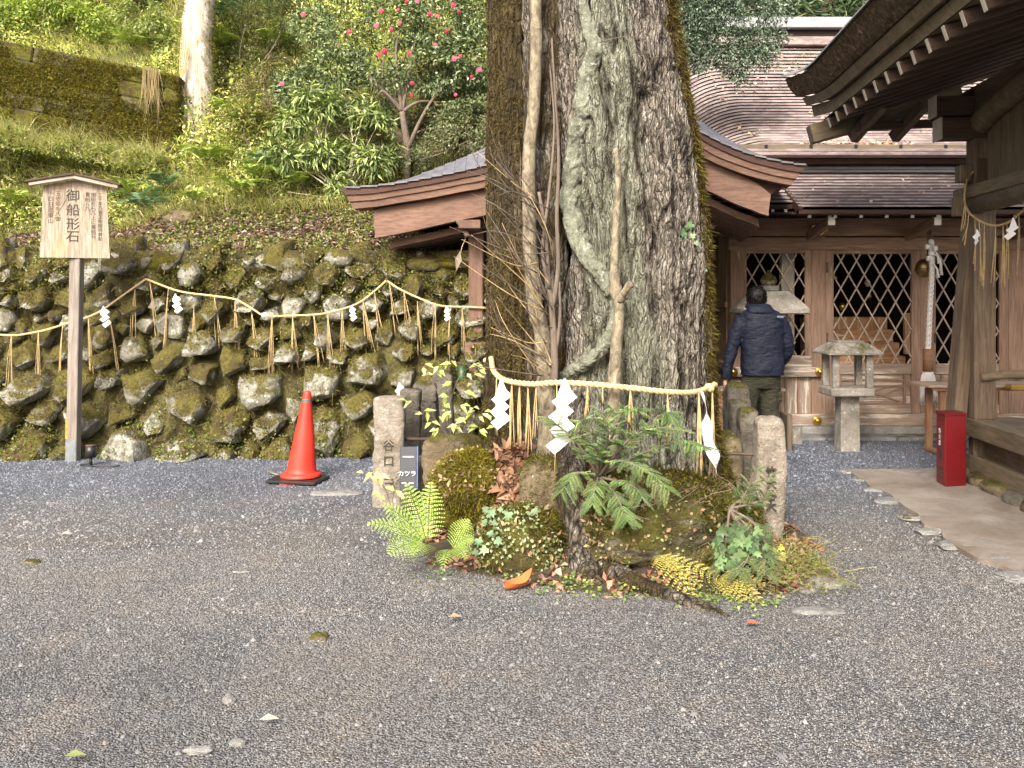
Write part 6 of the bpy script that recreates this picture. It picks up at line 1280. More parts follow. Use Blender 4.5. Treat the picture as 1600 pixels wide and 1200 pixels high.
frustum("roof", (cx, Yl), 84 * sc, .5, 46 * sc, .26, zz(550), zz(535), M['lantern'], ln, -.1); box("roof_edge", cx - 42 * sc, cx + 42 * sc, Yl - .25, Yl + .25, zz(553), zz(550) + .001, M['lantern'], ln, .006); box("cap", cx - 20 * sc, cx + 20 * sc, Yl - .12, Yl + .12, zz(535), zz(532), M['lantern'], ln)
Yl = 9.62; sc = Yl / F; cx = (1201 - CX) * sc; zz = lambda py: CZ - (py - HY) * sc
ln = thing("stone_lantern", "large stone lantern with onion finial standing behind the man", "lantern", (cx, Yl, 0))
frustum("base", (cx, Yl), .56, .5, .5, .46, 0, .16, M['lantern'], ln); V, Fc = tube_arr([(cx, Yl, .14), (cx, Yl, .3), (cx, Yl, .7), (cx, Yl, .95)], [.16, .13, .12, .15], 20); obj("shaft", V, Fc, M['lantern'], ln, True)
frustum("platform", (cx, Yl), .30, .30, .46, .42, .95, 1.07, M['lantern'], ln)
for a in (-1, 1):
    for b_ in (-1, 1): box("column", cx + a * .13 - .035, cx + a * .13 + .035, Yl + b_ * .12 - .035, Yl + b_ * .12 + .035, 1.07, zz(489), M['lantern'], ln)
box("roof_edge", cx - 51 * sc, cx + 51 * sc, Yl - .3, Yl + .3, zz(490), zz(481), M['lantern'], ln, .012); frustum("roof", (cx, Yl), 98 * sc, .56, 48 * sc, .28, zz(481), zz(455), M['lantern'], ln, -.15)
box("roof_collar", cx - 13 * sc, cx + 13 * sc, Yl - .09, Yl + .09, zz(455), zz(446), M['flat'], ln, .01); prof = [(447, 7), (444, 11), (439, 13), (433, 11), (429, 6), (426, 3), (422, 2)]
V, Fc = tube_arr([(cx, Yl, zz(a)) for a, r_ in prof], [r_ * sc for a, r_ in prof], 20); obj("finial", V, Fc, M['brown_boulder'], ln, True)
o = box("wooden_block", P(1228, 0, 9.0).x, P(1236, 0, 9.0).x, 8.95, 9.2, 0, .36, M['old'], None); prop(o, "short brown wooden block on the gravel behind the tall pale pillar", "block")

# ------------------------------------------------------------------ gazebo (water pavilion) behind the tree
GL, GR = Vector((-1.653, 8.8, 0)), Vector((2.665, 8.2, 0)); ge = (GR - GL).normalized(); gn = Vector((-ge.y, ge.x, 0))
if gn.y < 0: gn = -gn
gn.normalize()
def gp(px, py, off=0.0):
    """point of the gable plane seen at (px, py), pushed back by `off`"""
    k = (px - CX) / F; y = GL.y + ge.y / ge.x * (0 - GL.x); # plane: P = GL + s*ge
    # solve GL.x + s*ge.x = k*(GL.y + s*ge.y)
    s = (k * GL.y - GL.x) / (ge.x - k * ge.y); Y = GL.y + s * ge.y; q = P(px, py, Y); return q + gn * off
gz = thing("pavilion", "brown wooden pavilion with sweeping curved gable roof behind the great tree", "pavilion", (.5, 9, 0))
LN = {'top': [(537, 291), (574, 288), (632, 275), (670, 260), (706, 246), (742, 231), (768, 219), (840, 165), (915, 92), (990, 120), (1040, 152), (1076, 172), (1092, 181), (1126, 203), (1160, 223), (1198, 240), (1230, 250), (1258, 256)],
      'a': [(535, 294), (574, 292), (614, 288), (670, 278), (720, 268), (768, 256), (840, 212), (915, 150), (990, 160), (1040, 180), (1078, 198), (1100, 209), (1120, 220), (1145, 231), (1168, 240), (1198, 248), (1230, 255), (1261, 259)],
      'b': [(541, 305), (580, 303), (614, 298), (670, 289), (720, 279), (768, 267), (840, 224), (915, 162), (990, 172), (1040, 192), (1078, 210), (1100, 221), (1120, 232), (1145, 243), (1168, 252), (1198, 260), (1225, 266), (1251, 270)],
      'c': [(546, 315), (585, 312), (620, 306), (670, 298), (720, 288), (768, 277), (840, 235), (915, 174), (990, 185), (1040, 204), (1078, 222), (1100, 233), (1120, 244), (1145, 254), (1168, 262), (1195, 270), (1220, 276), (1244, 280)],
      'd': [(551, 326), (590, 322), (625, 316), (670, 309), (720, 299), (768, 288), (840, 247), (915, 187), (990, 198), (1040, 217), (1080, 234), (1100, 245), (1120, 255), (1145, 265), (1168, 273), (1193, 280), (1215, 285), (1237, 289)],
      'e': [(582, 366), (610, 361), (640, 355), (680, 346), (720, 337), (768, 326), (840, 290), (915, 240), (990, 245), (1040, 262), (1088, 280), (1105, 289), (1120, 296), (1140, 306), (1158, 314), (1175, 321), (1190, 327), (1203, 331)],
      'f': [(582, 371), (610, 366), (640, 360), (680, 351), (720, 342), (768, 331), (840, 296), (915, 246), (990, 251), (1040, 268), (1088, 286), (1105, 295), (1120, 302), (1140, 312), (1158, 320), (1175, 326), (1190, 332), (1203, 336)]}
LN['d2'] = [(578, 327), (605, 321), (635, 316), (675, 309), (720, 300), (768, 289), (840, 248), (915, 188), (990, 199), (1040, 218), (1082, 236), (1102, 246), (1120, 256), (1142, 265), (1162, 273), (1180, 281), (1194, 291), (1207, 302)]
def band(name, up, lo, ou, ol, th_, mat, parent, i0=0, i1=18):
    U = [gp(a, b_, ou) for a, b_ in LN[up][i0:i1]]; Lw = [gp(a, b_, ol) for a, b_ in LN[lo][i0:i1]]
    if i1 - i0 > 4: U = [Vector(q) for q in spline(U, 4)]; Lw = [Vector(q) for q in spline(Lw, 4)]
    k = len(U); V = [tuple(q) for q in U + Lw] + [tuple(q + gn * th_) for q in U + Lw]; Fs = []
    for i in range(k - 1): Fs += [[i, k + i, k + i + 1, i + 1], [2 * k + i, 2 * k + i + 1, 3 * k + i + 1, 3 * k + i], [i, i + 1, 2 * k + i + 1, 2 * k + i], [k + i, 3 * k + i, 3 * k + i + 1, k + i + 1]]
    Fs += [[0, 2 * k, 3 * k, k], [k - 1, 2 * k - 1, 4 * k - 1, 3 * k - 1]]
    return obj(name, V, Fs, mat, parent)
grf = part_empty("roof", gz)
M['gslate'] = plain("grey_roof_shingle", (.135, .135, .155), .5, var=.3, scale=9)
# individual verge shingles, each slightly lapped
import itertools
def lerp_line(nm, px):
    xs_ = [a for a, b_ in LN[nm]]; ys_ = [b_ for a, b_ in LN[nm]]; return float(np.interp(px, xs_, ys_))
cuts = [537, 560, 588, 614, 634, 652, 671, 688, 706, 724, 742, 757, 772, 800, 830, 860, 890, 915, 940, 965, 990, 1012, 1034, 1055, 1076, 1092, 1109, 1126, 1143, 1160, 1179, 1198, 1220, 1240, 1259]
for j in range(len(cuts) - 1):
    a, b_ = cuts[j], cuts[j + 1]; sk = 5 if a < 915 else -1; lap = .006 * (1 if a < 915 else 1)
    q = [gp(a + .3, lerp_line('top', a), .20), gp(b_ - .3, lerp_line('top', b_), .20), gp(b_ - .3 + sk, lerp_line('a', b_ + sk), -.055), gp(a + .3 + sk, lerp_line('a', a + sk), -.055)]
    up_ = Vector((0, 0, .016)); l0 = Vector((0, 0, .010)) if a < 915 else Vector((0, 0, -.0)); l1 = Vector((0, 0, .0)) if a < 915 else Vector((0, 0, .010))
    T_ = [q[0] + l0, q[1] + l1, q[2] + l1, q[3] + l0]; Bt = [v_ - up_ for v_ in T_]
    obj("shingle", [tuple(v_) for v_ in T_ + Bt], [[0, 3, 2, 1], [4, 5, 6, 7], [0, 1, 5, 4], [1, 2, 6, 5], [2, 3, 7, 6], [3, 0, 4, 7]], M['gslate'], grf)
band("verge_band", 'a', 'b', -.035, -.03, .25, M['gazebo_dark'], grf); band("verge_band", 'b', 'c', -.012, -.006, .25, M['gazebo'], grf); band("verge_band", 'c', 'd', .012, .018, .25, M['gazebo'], grf)
band("bargeboard", 'd2', 'e', .10, .09, .07, M['gazebo'], grf); band("bargeboard_trim", 'e', 'f', .075, .075, .10, M['gazebo'], grf)
# roof body and its shingle back, sweeping away from the gable
RP = [gp(a, b_, 0) for a, b_ in LN['top']]; RB = [gp(a, b_, 0) for a, b_ in LN['d2']]; k = len(RP)
V = [tuple(q + gn * .15 + Vector((0, 0, -.03))) for q in RP] + [tuple(q + gn * 2.5 + Vector((0, 0, -.10))) for q in RP] + [tuple(q + gn * .15) for q in RB] + [tuple(q + gn * 2.5 + Vector((0, 0, -.1))) for q in RB]
Fs = []
for i in range(k - 1): Fs += [[i, i + 1, k + i + 1, k + i], [2 * k + i, 3 * k + i, 3 * k + i + 1, 2 * k + i + 1], [k + i, k + i + 1, 3 * k + i + 1, 3 * k + i], [i, 2 * k + i, 2 * k + i + 1, i + 1]]
Fs += [[0, k, 3 * k, 2 * k], [k - 1, 3 * k - 1, 4 * k - 1, 2 * k - 1]]
obj("roof_body", V, Fs, M['gazebo_dark'], grf)
# rafters under the eaves, following the curve of the gable
for j in range(15):
    off = .32 + j * .125
    for idx in ((0, 7), (10, 18)):
        pts_ = []
        for (a, b_) in LN['f'][idx[0]:idx[1]]:
            q = gp(a, b_, 0); f = (off / 1.6); drop = Vector((0, 0, -.055 - .05 * min(1, f)))
            pts_.append(q + gn * off + drop)
        if idx[0] == 0: pts_[0] = pts_[0] + ge * (.10)
        else: pts_[-1] = pts_[-1] - ge * .06
        sp2 = spline(pts_, 2); Vr = []; hw, hh_ = .032, .035
        for q in sp2:
            for a, b_ in ((-1, -1), (1, -1), (1, 1), (-1, 1)): Vr.append(tuple(Vector(q) + gn * a * hw + Vector((0, 0, b_ * hh_))))
        Fs = [[0, 1, 2, 3], [4 * len(sp2) - 4, 4 * len(sp2) - 1, 4 * len(sp2) - 2, 4 * len(sp2) - 3]] + [[4 * i + a, 4 * i + 4 + a, 4 * i + 4 + (a + 1) % 4, 4 * i + (a + 1) % 4] for i in range(len(sp2) - 1) for a in range(4)]
        obj("rafter", Vr, Fs, M['gazebo'], grf)
# posts, beams
def gpost(px, Y, w, mat, z0, z1): x = (px - CX) / F * Y; return box("post", x - w / 2, x + w / 2, Y - w / 2, Y + w / 2, z0, z1, mat, gz, .012)
zb = P(0, 646, 8.95).z
gpost(744, 9.0, .145, M['gazebo'], zb, 2.62); gpost(761, 9.25, .13, M['gazebo_dark'], zb, 2.62); gpost(1040, 8.9, .145, M['gazebo'], zb, 2.7); gpost(748, 10.7, .145, M['gazebo'], zb, 2.6); gpost(1015, 10.6, .145, M['gazebo'], zb, 2.6)
Yp = 8.90; box("tie_beam", P(726, 0, Yp).x, P(1056, 0, Yp).x, Yp - .03, Yp + .03, P(0, 552, Yp).z, P(0, 535, Yp).z, M['gazebo'], gz); box("base_beam", P(692, 0, Yp).x, P(1060, 0, Yp).x, Yp - .07, Yp + .1, P(0, 677, Yp).z, P(0, 646, Yp).z, M['gazebo'], gz)
box("head_beam", P(716, 0, 9.0).x, P(1075, 0, 9.0).x, 8.93, 9.07, P(0, 350, 9).z, P(0, 335, 9).z, M['gazebo_dark'], gz); box("head_beam", P(728, 0, 9.0).x - .05, P(728, 0, 9.0).x + .16, 8.6, 10.9, P(0, 362, 9).z, P(0, 349, 9).z, M['gazebo'], gz)
box("head_beam", P(1040, 0, 9.0).x - .05, P(1040, 0, 9.0).x + .16, 8.6, 10.9, P(0, 362, 9).z, P(0, 349, 9).z, M['gazebo'], gz)
_yf = YF; YF_s, S_s = YF, S_
q = P(740, 543, 8.87)
th = np.linspace(0, 2 * pi, 20, endpoint=False); V = np.array([[q.x + .035 * r_ * cos(a), q.y - d, q.z + .035 * r_ * sin(a)] for d, r_ in ((0, 1), (.01, .95), (.014, .6), (.03, .45), (.034, .05)) for a in th]); i = np.arange(4)[:, None] * 20; j = np.arange(20)[None]
obj("brass_boss", V, np.stack([i + j, i + (j + 1) % 20, i + 20 + (j + 1) % 20, i + 20 + j], -1).reshape(-1, 4), M['oldbrass'], gz, True)
for k in range(4): box("base_stone", P(690, 0, 8.9).x + k * .6, P(690, 0, 8.9).x + k * .6 + .59, 8.82, 9.1, -.03, P(0, 678, Yp).z, M['pillar_dark'], gz, .02)
bmb = thing("bamboo_vase", "dark green bamboo flower vase fixed to the left of the brown post", "vase", tuple(P(722, 610, 8.9)))
tube("stalk", [P(722, 611, 8.86), P(722, 592, 8.86), P(722, 571, 8.86)], .05, M['bamboo'], bmb, 16); tube("node", [P(722, 600, 8.86), P(722, 598, 8.86)], .053, M['bamboo'], bmb, 16)
tube("hanging_cord", [P(728, 372, 8.85), P(722, 385, 8.84), P(719, 400, 8.83)], .004, M['straw'], gz, 5); V, Fc = leaf_arr(np.array([P(719, 392, 8.83)]), np.array([[-.2, 0, -1.0]]), np.array([[0, -1.0, 0]]), np.array([.2]), np.array([.07])); obj("dry_leaf_tag", V, Fc, M['litter'], gz, False, np.tile((.3, .26, .2), (4, 1)))
tube("bracket_log", spline([P(716, 345, 8.75), P(724, 355, 8.7), P(731, 370, 8.68)], 4), [.03] * 9, M['old'], gz, 8)

# ------------------------------------------------------------------ right hand building with thick bark roof
M['whitewash'] = plain("old_whitewash", (.55, .52, .44), .8, var=.15)
A_ = rad(5.5); U = Vector((cos(A_), -sin(A_), 0)); VV_ = Vector((sin(A_), cos(A_), 0)); O = Vector((3.80, 7.5, 0))
def L3(u, v, z): return O + U * u + VV_ * v + Vector((0, 0, z))
rb = thing("side_hall", "old timber building with thick bark roof and white tipped rafters at the right edge", "building", tuple(O))
OW, OD, OM = M['old'], M['old_dark'], M['old_moss']
def lb_(name, u0, u1, v0, v1, z0, z1, mat, parent=None, ch=None):
    d = (abs(u1 - u0), abs(v1 - v0), abs(z1 - z0)); c = L3((u0 + u1) / 2, (v0 + v1) / 2, (z0 + z1) / 2); a = max(range(3), key=lambda i: d[i]); ax = (U, VV_, Vector((0, 0, 1)))[a] * d[a] / 2
    if a == 0: return beam(name, c - ax, c + ax, d[1], d[2], mat, parent or rb, (0, 0, 1), ch)
    if a == 1: return beam(name, c - ax, c + ax, d[0], d[2], mat, parent or rb, (0, 0, 1), ch)
    return beam(name, c - ax, c + ax, d[0], d[1], mat, parent or rb, tuple(VV_), ch)
# veranda: edge beam, planks, skirting boards, sill
lb_("edge_beam", -.03, .14, -6.0, .02, .385, .53, OM); lb_("edge_beam", .14, 3.2, -.12, .0, .385, .528, OM)
for k in range(20): lb_("floor_plank", .145, 3.0, -.13 - k * .29, -.13 - k * .29 - .282, .49, .527, OW)
for k in range(26): lb_("skirt_board", .12, .14, -.02 - k * .232, -.02 - k * .232 - .225, .20, .386, OW)
lb_("skirt_post", .02, .12, -.10, .0, .08, .385, OW); lb_("sill", .0, .14, -6.0, .0, .08, .22, OM)
for k in range(3): lb_("skirt_post", .03, .13, -1.6 * (k + 1), -1.6 * (k + 1) + .1, .22, .385, OW)
for k in range(16):
    q = L3(.03 + rnd.uniform(-.03, .03), .05 - k * .33, .04); r_ = rnd.uniform(.13, .19); V, Fc = rock_arr(tuple(q), (.13, r_, rnd.uniform(.06, .09)), 3, .2, 80 + k, 2.6, rot=-A_); obj("foundation_stone", V, Fc, M['brown_boulder' if k % 3 else 'pillar_dark'], rb, True)
# posts
lb_("post", .0, .17, -.17, .0, .53, 3.25, OW); lb_("post_plate", -.01, .03, -.19, -.17, .53, 1.0, OW)
lb_("post", .0, .17, -2.6, -2.43, .53, 3.25, OW); lb_("post", 2.9, 3.07, -.17, 0, .53, 3.25, OW); lb_("door_frame", .05, .1, -1.0, -.92, 2.2, 3.2, OW)
q0, q1 = P(1488, 652, 7.5), P(1531, 200, 7.5); beam("strut", q0 - Vector((0, 0, .35)), q1, .11, .16, OW, rb, up=(0, 1, 0))
tube("handrail", spline([L3(.05, -.17, .87), L3(.3, -.19, .90), L3(.8, -.2, .885), L3(2, -.2, .88)], 6), .036, OM, rb, 12); tube("handrail", spline([L3(-.02, -.2, .875), L3(.05, -.8, .875), L3(.06, -1.6, .875), L3(.06, -3, .875)], 6), .036, OM, rb, 12) if False else None
# upper wall boards between beams
for k in range(14): lb_("wall_board", .09, .115, -.2 - k * .27, -.2 - k * .27 - .262, 2.42, 3.3, OM)
tube("log_beam", [L3(.03, .1, 2.30), L3(.03, -2.0, 2.30), L3(.03, -5.5, 2.30)], .085, OM, rb, 14, True, .1, 3); lb_("log_cap", -.06, .10, -5.5, .12, 2.34, 2.44, OM)
lb_("beam_nose", -.13, .0, -.13, -.03, 2.20, 2.36, OM); lb_("beam_nose", -.10, .0, -.14, -.02, 2.48, 2.62, OM); lb_("beam_nose_dark", .02, .16, -.20, -.17, 2.42, 2.66, OD)
# head beams and white ended bracket arms
lb_("head_beam", .0, .20, -6.0, .12, 3.02, 3.26, OW); tube("rainbow_beam", spline([L3(.06, -.12, 2.95), L3(.06, -.5, 3.04), L3(.06, -1.2, 3.12), L3(.06, -2.3, 3.06)], 6), [.10] * 19, OM, rb, 12)
lb_("bracket_arm", -.30, .2, -.18, -.02, 3.02, 3.18, OD); lb_("bracket_arm", -.26, .2, -.19, -.01, 2.83, 3.0, OD)
lb_("white_end", -.312, -.30, -.185, -.015, 3.015, 3.185, M['whitewash'], None, .001); lb_("white_end", -.272, -.26, -.195, -.005, 2.825, 3.005, M['whitewash'], None, .001)
lb_("bracket_block", .17, .30, -.35, -.22, 2.78, 2.9, OM)
# rafters
SL = .29
for k in range(26):
    v0 = .52 - k * .272; p0, p1 = L3(-.98, v0, 3.115), L3(1.2, v0, 3.115 + SL * 2.39); beam("rafter", p0, p1, .06, .085, OD, rb, ch=.003); d = (p1 - p0).normalized()
    beam("rafter_end", p0 - d * .006, p0, .040, .092, M['whitewash'], rb, ch=.001)
obj("soffit", [tuple(L3(-1.0, .7, 3.17)), tuple(L3(-1.0, -7, 3.17)), tuple(L3(1.3, -7, 3.17 + SL * 2.3)), tuple(L3(1.3, .7, 3.17 + SL * 2.3))], [[0, 1, 2, 3]], OD, rb)
# far verge rafter, hip piece and small hanging rafters
beam("verge_rafter", L3(-1.12, .66, 3.03), L3(.2, .66, 3.03 + .26 * 1.32), .16, .17, OM, rb); beam("verge_rafter", L3(-.9, .78, 3.18), L3(1.3, .78, 3.16 + SL * 2.4), .1, .12, OW, rb)
beam("purlin", L3(-.75, .5, 3.06), L3(.3, .5, 3.10), .07, .07, OD, rb)
for u_ in (-.72, -.36, .02): beam("hanging_rafter", L3(u_ + .13, .30, 3.22), L3(u_ - .03, .62, 2.98), .075, .10, OW, rb, ch=.003)
# eave boards and the thick bark edge, curling up at the far corner
def eaveband(name, prof, mat, parent, n_=70, rough=0.0):
    vs_ = np.concatenate([np.linspace(.86, -.2, 30), np.linspace(-.25, -7, n_ - 30)]); m_ = len(prof); V = []
    for v_ in vs_:
        t = max(0, (v_ + .1) / .96); up_ = .10 * t ** 2.2
        for u_, z_ in prof:
            q = L3(u_ + .2 - .06 * t ** 2, v_, z_ + up_ * .7); V.append(tuple(q))
    V = np.array(V)
    if rough: V = V + (fbm(V * 16, 3)[:, None] - .5) * rough
    Fs = [[m_ * i + j, m_ * i + (j + 1) % m_, m_ * (i + 1) + (j + 1) % m_, m_ * (i + 1) + j] for i in range(len(vs_) - 1) for j in range(m_)] + [list(range(m_))[::-1], [m_ * (len(vs_) - 1) + j for j in range(m_)]]
    o = obj(name, V, Fs, mat, parent); return o
m, nt, b = new_mat("cut_bark"); v = coords(nt, "Position"); g = noise(nt, v, 28, 6, .75); c = ramp(nt, g, [(.38, (.035, .022, .012)), (.52, (.11, .068, .038)), (.62, (.24, .17, .11)), (.72, (.45, .38, .3))])
c = mixc(nt, ramp(nt, noise(nt, v, 5, 4, .6), [(.5, 0.0), (.7, .6)]), c, (.06, .05, .02)); nt.links.new(c, b.inputs["Base Color"]); b.inputs["Roughness"].default_value = .95; bump(nt, g, 1, .03, b); M['bark_edge'] = m
eaveband("eave_board", [(-1.18, 3.17), (-1.20, 3.27), (-1.0, 3.33), (-1.0, 3.22)], OM, rb)
eaveband("eave_board", [(-1.245, 3.272), (-1.285, 3.345), (-1.0, 3.42), (-1.0, 3.335)], OM, rb)
# bark layer as cut blocks along the eave
V = []
vs_ = np.linspace(.90, -7, 150); pr = [(-1.30, 3.35), (-1.335, 3.38), (-1.38, 3.45), (-1.42, 3.525), (-1.1, 3.63), (-1.0, 3.42)]
for v_ in vs_:
    t = max(0, (v_ + .1) / .96); up_ = .11 * t ** 2.2
    for j, (u_, z_) in enumerate(pr): V.append(tuple(L3(u_ + .2 - .07 * t ** 2, v_, z_ + up_ * .7)))
V = np.array(V); ns = (fbm(V * 22, 3) - .5)[:, None] * .05; ns[3::6] *= .2; V = V + ns * np.array([1, 0, .4])
m_ = 6; Fs = [[m_ * i + j, m_ * i + (j + 1) % m_, m_ * (i + 1) + (j + 1) % m_, m_ * (i + 1) + j] for i in range(149) for j in range(m_)] + [[5, 4, 3, 2, 1, 0]]
obj("bark_layer", V, Fs, M['bark_edge'], rb)
V = [];
for v_ in vs_:
    t = max(0, (v_ + .1) / .96); up_ = .115 * t ** 2.2
    for (u_, z_) in ((-1.445 - .09 * t ** 2, 3.53), (-1.44 - .09 * t ** 2, 3.548), (-.4, 3.86), (1.4, 4.75), (1.4, 4.7)): V.append(tuple(L3(u_ + .2, v_, z_ + .7 * up_ * max(0, 1 - (u_ + 1.45) / 1.0))))
m_ = 5; Fs = [[m_ * i + j, m_ * i + (j + 1) % m_, m_ * (i + 1) + (j + 1) % m_, m_ * (i + 1) + j] for i in range(149) for j in range(m_)] + [[4, 3, 2, 1, 0]]
obj("roof_skin", np.array(V), Fs, M['lead'], rb)
box_rope = thing("hanging_rope", "frayed old straw rope with tassels slung under the log beam of the side hall", "rope", tuple(P(1550, 350, 7.0)))
rp = [(1521, 268, 7.35), (1510, 285, 7.3), (1507, 312, 7.28), (1513, 330, 7.25), (1527, 343, 7.2), (1545, 351, 7.15), (1560, 352, 7.1), (1578, 346, 7.0), (1592, 334, 6.95), (1612, 322, 6.9), (1660, 330, 6.8)]
rope_obj("strands", [P(*q) for q in rp], .009, box_rope, 3, 95, 6, 'straw')
for px, py, L, n_, sd_ in ((1508, 318, .22, 4, -.10), (1514, 332, .26, 3, -.15), (1523, 342, .46, 2, 0), (1530, 345, .50, 4, 0), (1538, 350, .50, 4, 0), (1556, 352, .48, 3, -.05), (1567, 350, .5, 4, 0), (1573, 349, .42, 3, 0), (1592, 335, .50, 2, 0)): tassel(box_rope, P(px, py, 7.1), L, n_, .02, .0035, side=sd_)
for k in range(3): tube("loose_strand", spline([P(1520, 270, 7.3), P(1506 - 4 * k, 290, 7.28), P(1500 + 3 * k, 318, 7.25), P(1510, 334, 7.22)], 5), .003, M['twig'], box_rope, 4)
shide("small paper streamer under the old rope at the side hall corner post", P(1526, 358, 7.0), .07, -.14, 3, .5, "small paper streamers on the side hall rope", .4); shide("small crumpled paper streamer near the right picture edge under the old rope", P(1583, 340, 6.9), .08, -.12, 3, -.4, "small paper streamers on the side hall rope", .7)

# red extinguisher box
q = P(1490, 765, 7.12); rbx = thing("extinguisher_box", "red steel fire extinguisher box standing beside the veranda", "box", (q.x, q.y, 0)); h_ = .585
c0 = P(1477, 763, 7.12); c0.z = 0; e1 = (P(1510, 763, 7.16) - c0); e1.z = 0; e2 = (P(1463, 757, 7.32) - c0); e2.z = 0
cs = [c0, c0 + e1, c0 + e1 + e2, c0 + e2]; V = [(p.x, p.y, .022) for p in cs] + [(p.x, p.y, h_) for p in cs]
o = obj("body", V, [[0, 1, 5, 4], [1, 2, 6, 5], [2, 3, 7, 6], [3, 0, 4, 7], [4, 5, 6, 7], [3, 2, 1, 0]], M['redbox'], rbx); md = o.modifiers.new("b", 'BEVEL'); md.width = .006; md.segments = 2
lid = [c0 - e1 * .03 - e2 * .03, c0 + e1 * 1.03 - e2 * .03, c0 + e1 * 1.03 + e2 * 1.03, c0 - e1 * .03 + e2 * 1.03]; V = [(p.x, p.y, h_ + .001) for p in lid] + [(p.x, p.y, h_ + .018) for p in lid]; obj("lid", V, [[0, 1, 5, 4], [1, 2, 6, 5], [2, 3, 7, 6], [3, 0, 4, 7], [4, 5, 6, 7], [3, 2, 1, 0]], M['redbox'], rbx)
nl = Vector((e2.y, -e2.x, 0)).normalized(); nl = -nl if nl.dot(Vector((-1, -.3, 0))) < 0 else nl; ed = e2.normalized()
def onleft(f, z, dw, dz, mat, nm, off=.003):
    c = c0 + e2 * f + nl * off; a = c - ed * dw / 2; b_ = c + ed * dw / 2; V = [(a.x, a.y, z - dz / 2), (b_.x, b_.y, z - dz / 2), (b_.x, b_.y, z + dz / 2), (a.x, a.y, z + dz / 2)]; V += [(x - nl.x * .004, y - nl.y * .004, z_) for x, y, z_ in V]
    return obj(nm, V, [[0, 1, 2, 3], [4, 7, 6, 5], [0, 4, 5, 1], [1, 5, 6, 2], [2, 6, 7, 3], [3, 7, 4, 0]], mat, rbx)
onleft(.5, .30, .17, .46, M['redbox'], "door", .004); onleft(.5, .26, .04, .07, M['black'], "latch", .007)
for k in range(3): onleft(.5, .15 - k * .03, .13, .012, M['black'], "vent_slot", .006)
ang = math.atan2(-ed.y, -ed.x); cpt = c0 + e2 * .5 + nl * .009
for k, ch in enumerate("消火器"): text(ch, (cpt.x, cpt.y, .45 - k * .048), .045, M['letter'], rbx, rot=(pi / 2, 0, ang))

# ------------------------------------------------------------------ traffic cone
q = px2(470, 750); tc = thing("traffic_cone", "red plastic traffic cone with one dark green band on a black weight", "cone", (q.x, q.y, 0)); cx, cy = q.x, q.y
def lathe(name, prof, mat, parent, n_=48, tilt=(0, 0)):
    th = np.linspace(0, 2 * pi, n_, endpoint=False); V = np.array([[cx + r_ * cos(a) + tilt[0] * z, cy + r_ * sin(a) + tilt[1] * z, z] for z, r_ in prof for a in th]); m_ = len(prof); i = np.arange(m_ - 1)[:, None] * n_; j = np.arange(n_)[None]
    return obj(name, V, np.stack([i + j, i + (j + 1) % n_, i + n_ + (j + 1) % n_, i + n_ + j], -1).reshape(-1, 4), mat, parent, True)
TL = (.075, 0); k_ = 7.5 / F
def cr_(z): return .128 + (.030 - .128) * (z - .05) / .69
lathe("cone_body", [(.035, .162), (.055, .165), (.062, .158), (.066, .132)] + [(z, cr_(z)) for z in np.linspace(.075, .725, 20)] + [(.738, .028), (.748, .018), (.750, .0)], M['cone'], tc, tilt=TL)
lathe("band", [(.655, cr_(.655) + .0015), (.680, cr_(.680) + .0018)], M['coneband'], tc, tilt=TL)
lathe("flange", [(.030, .150), (.034, .168), (.045, .170), (.052, .162)], M['cone'], tc)
beam("weight", (cx - .22, cy - .02, .022), (cx + .20, cy - .10, .016), .33, .022, M['black'], tc, ch=.006)
beam("base_foot", (cx - .13, cy - .17, .006), (cx + .12, cy - .185, .006), .05, .022, M['cone'], tc); beam("base_foot", (cx - .2, cy - .13, .006), (cx - .14, cy - .12, .006), .05, .022, M['cone'], tc)
o = tube("twig", spline([px2(418, 738), px2(428, 742), px2(446, 746)], 4), [.008] * 9, M['sapbark'], None, 5); o.location.z = .01; prop(o, "short pale twig on the gravel left of the traffic cone", "twig")

# ------------------------------------------------------------------ signboard
sb = thing("signboard", "weathered wooden signboard with small gabled roof and ink writing on a tall post", "sign", (0, 0, 0)); Ys = 8.35; ya = rad(17)
bx = P(118, 350, Ys); ex = Vector((cos(ya), sin(ya), 0)); en = Vector((sin(ya), -cos(ya), 0))
def sb3(x, z, d=0.0): p = Vector((bx.x, bx.y, 0)) + ex * x + en * d; return Vector((p.x, p.y, z))
zT, zB = P(0, 290, Ys).z, P(0, 403, Ys).z; hwT, hwB = .268, .297
V = [sb3(-hwB, zB, .02), sb3(hwB, zB, .02), sb3(hwT, zT - .01, .02), sb3(0, zT + .05, .02), sb3(-hwT, zT - .01, .02)]; V = V + [p - en * .035 for p in V]
m, nt, b = new_mat("sign_face"); v = coords(nt, "Position", (12, 12, 1.0)); g = noise(nt, v, 4, 8, .78, .6); c = ramp(nt, g, [(.32, (.15, .115, .085)), (.46, (.28, .23, .175)), (.58, (.44, .375, .30)), (.75, (.62, .56, .48))]); c = mixc(nt, ramp(nt, noise(nt, coords(nt, "Position", (3, 3, 1.5)), 2.5, 4, .6), [(.55, 0.0), (.72, .55)]), c, (.55, .34, .16))
nt.links.new(c, b.inputs["Base Color"]); b.inputs["Roughness"].default_value = .85; bump(nt, g, .4, .004, b)
obj("board", [tuple(p) for p in V], [[0, 1, 2, 3, 4], [9, 8, 7, 6, 5], [0, 5, 6, 1], [1, 6, 7, 2], [2, 7, 8, 3], [3, 8, 9, 4], [4, 9, 5, 0]], m, sb)
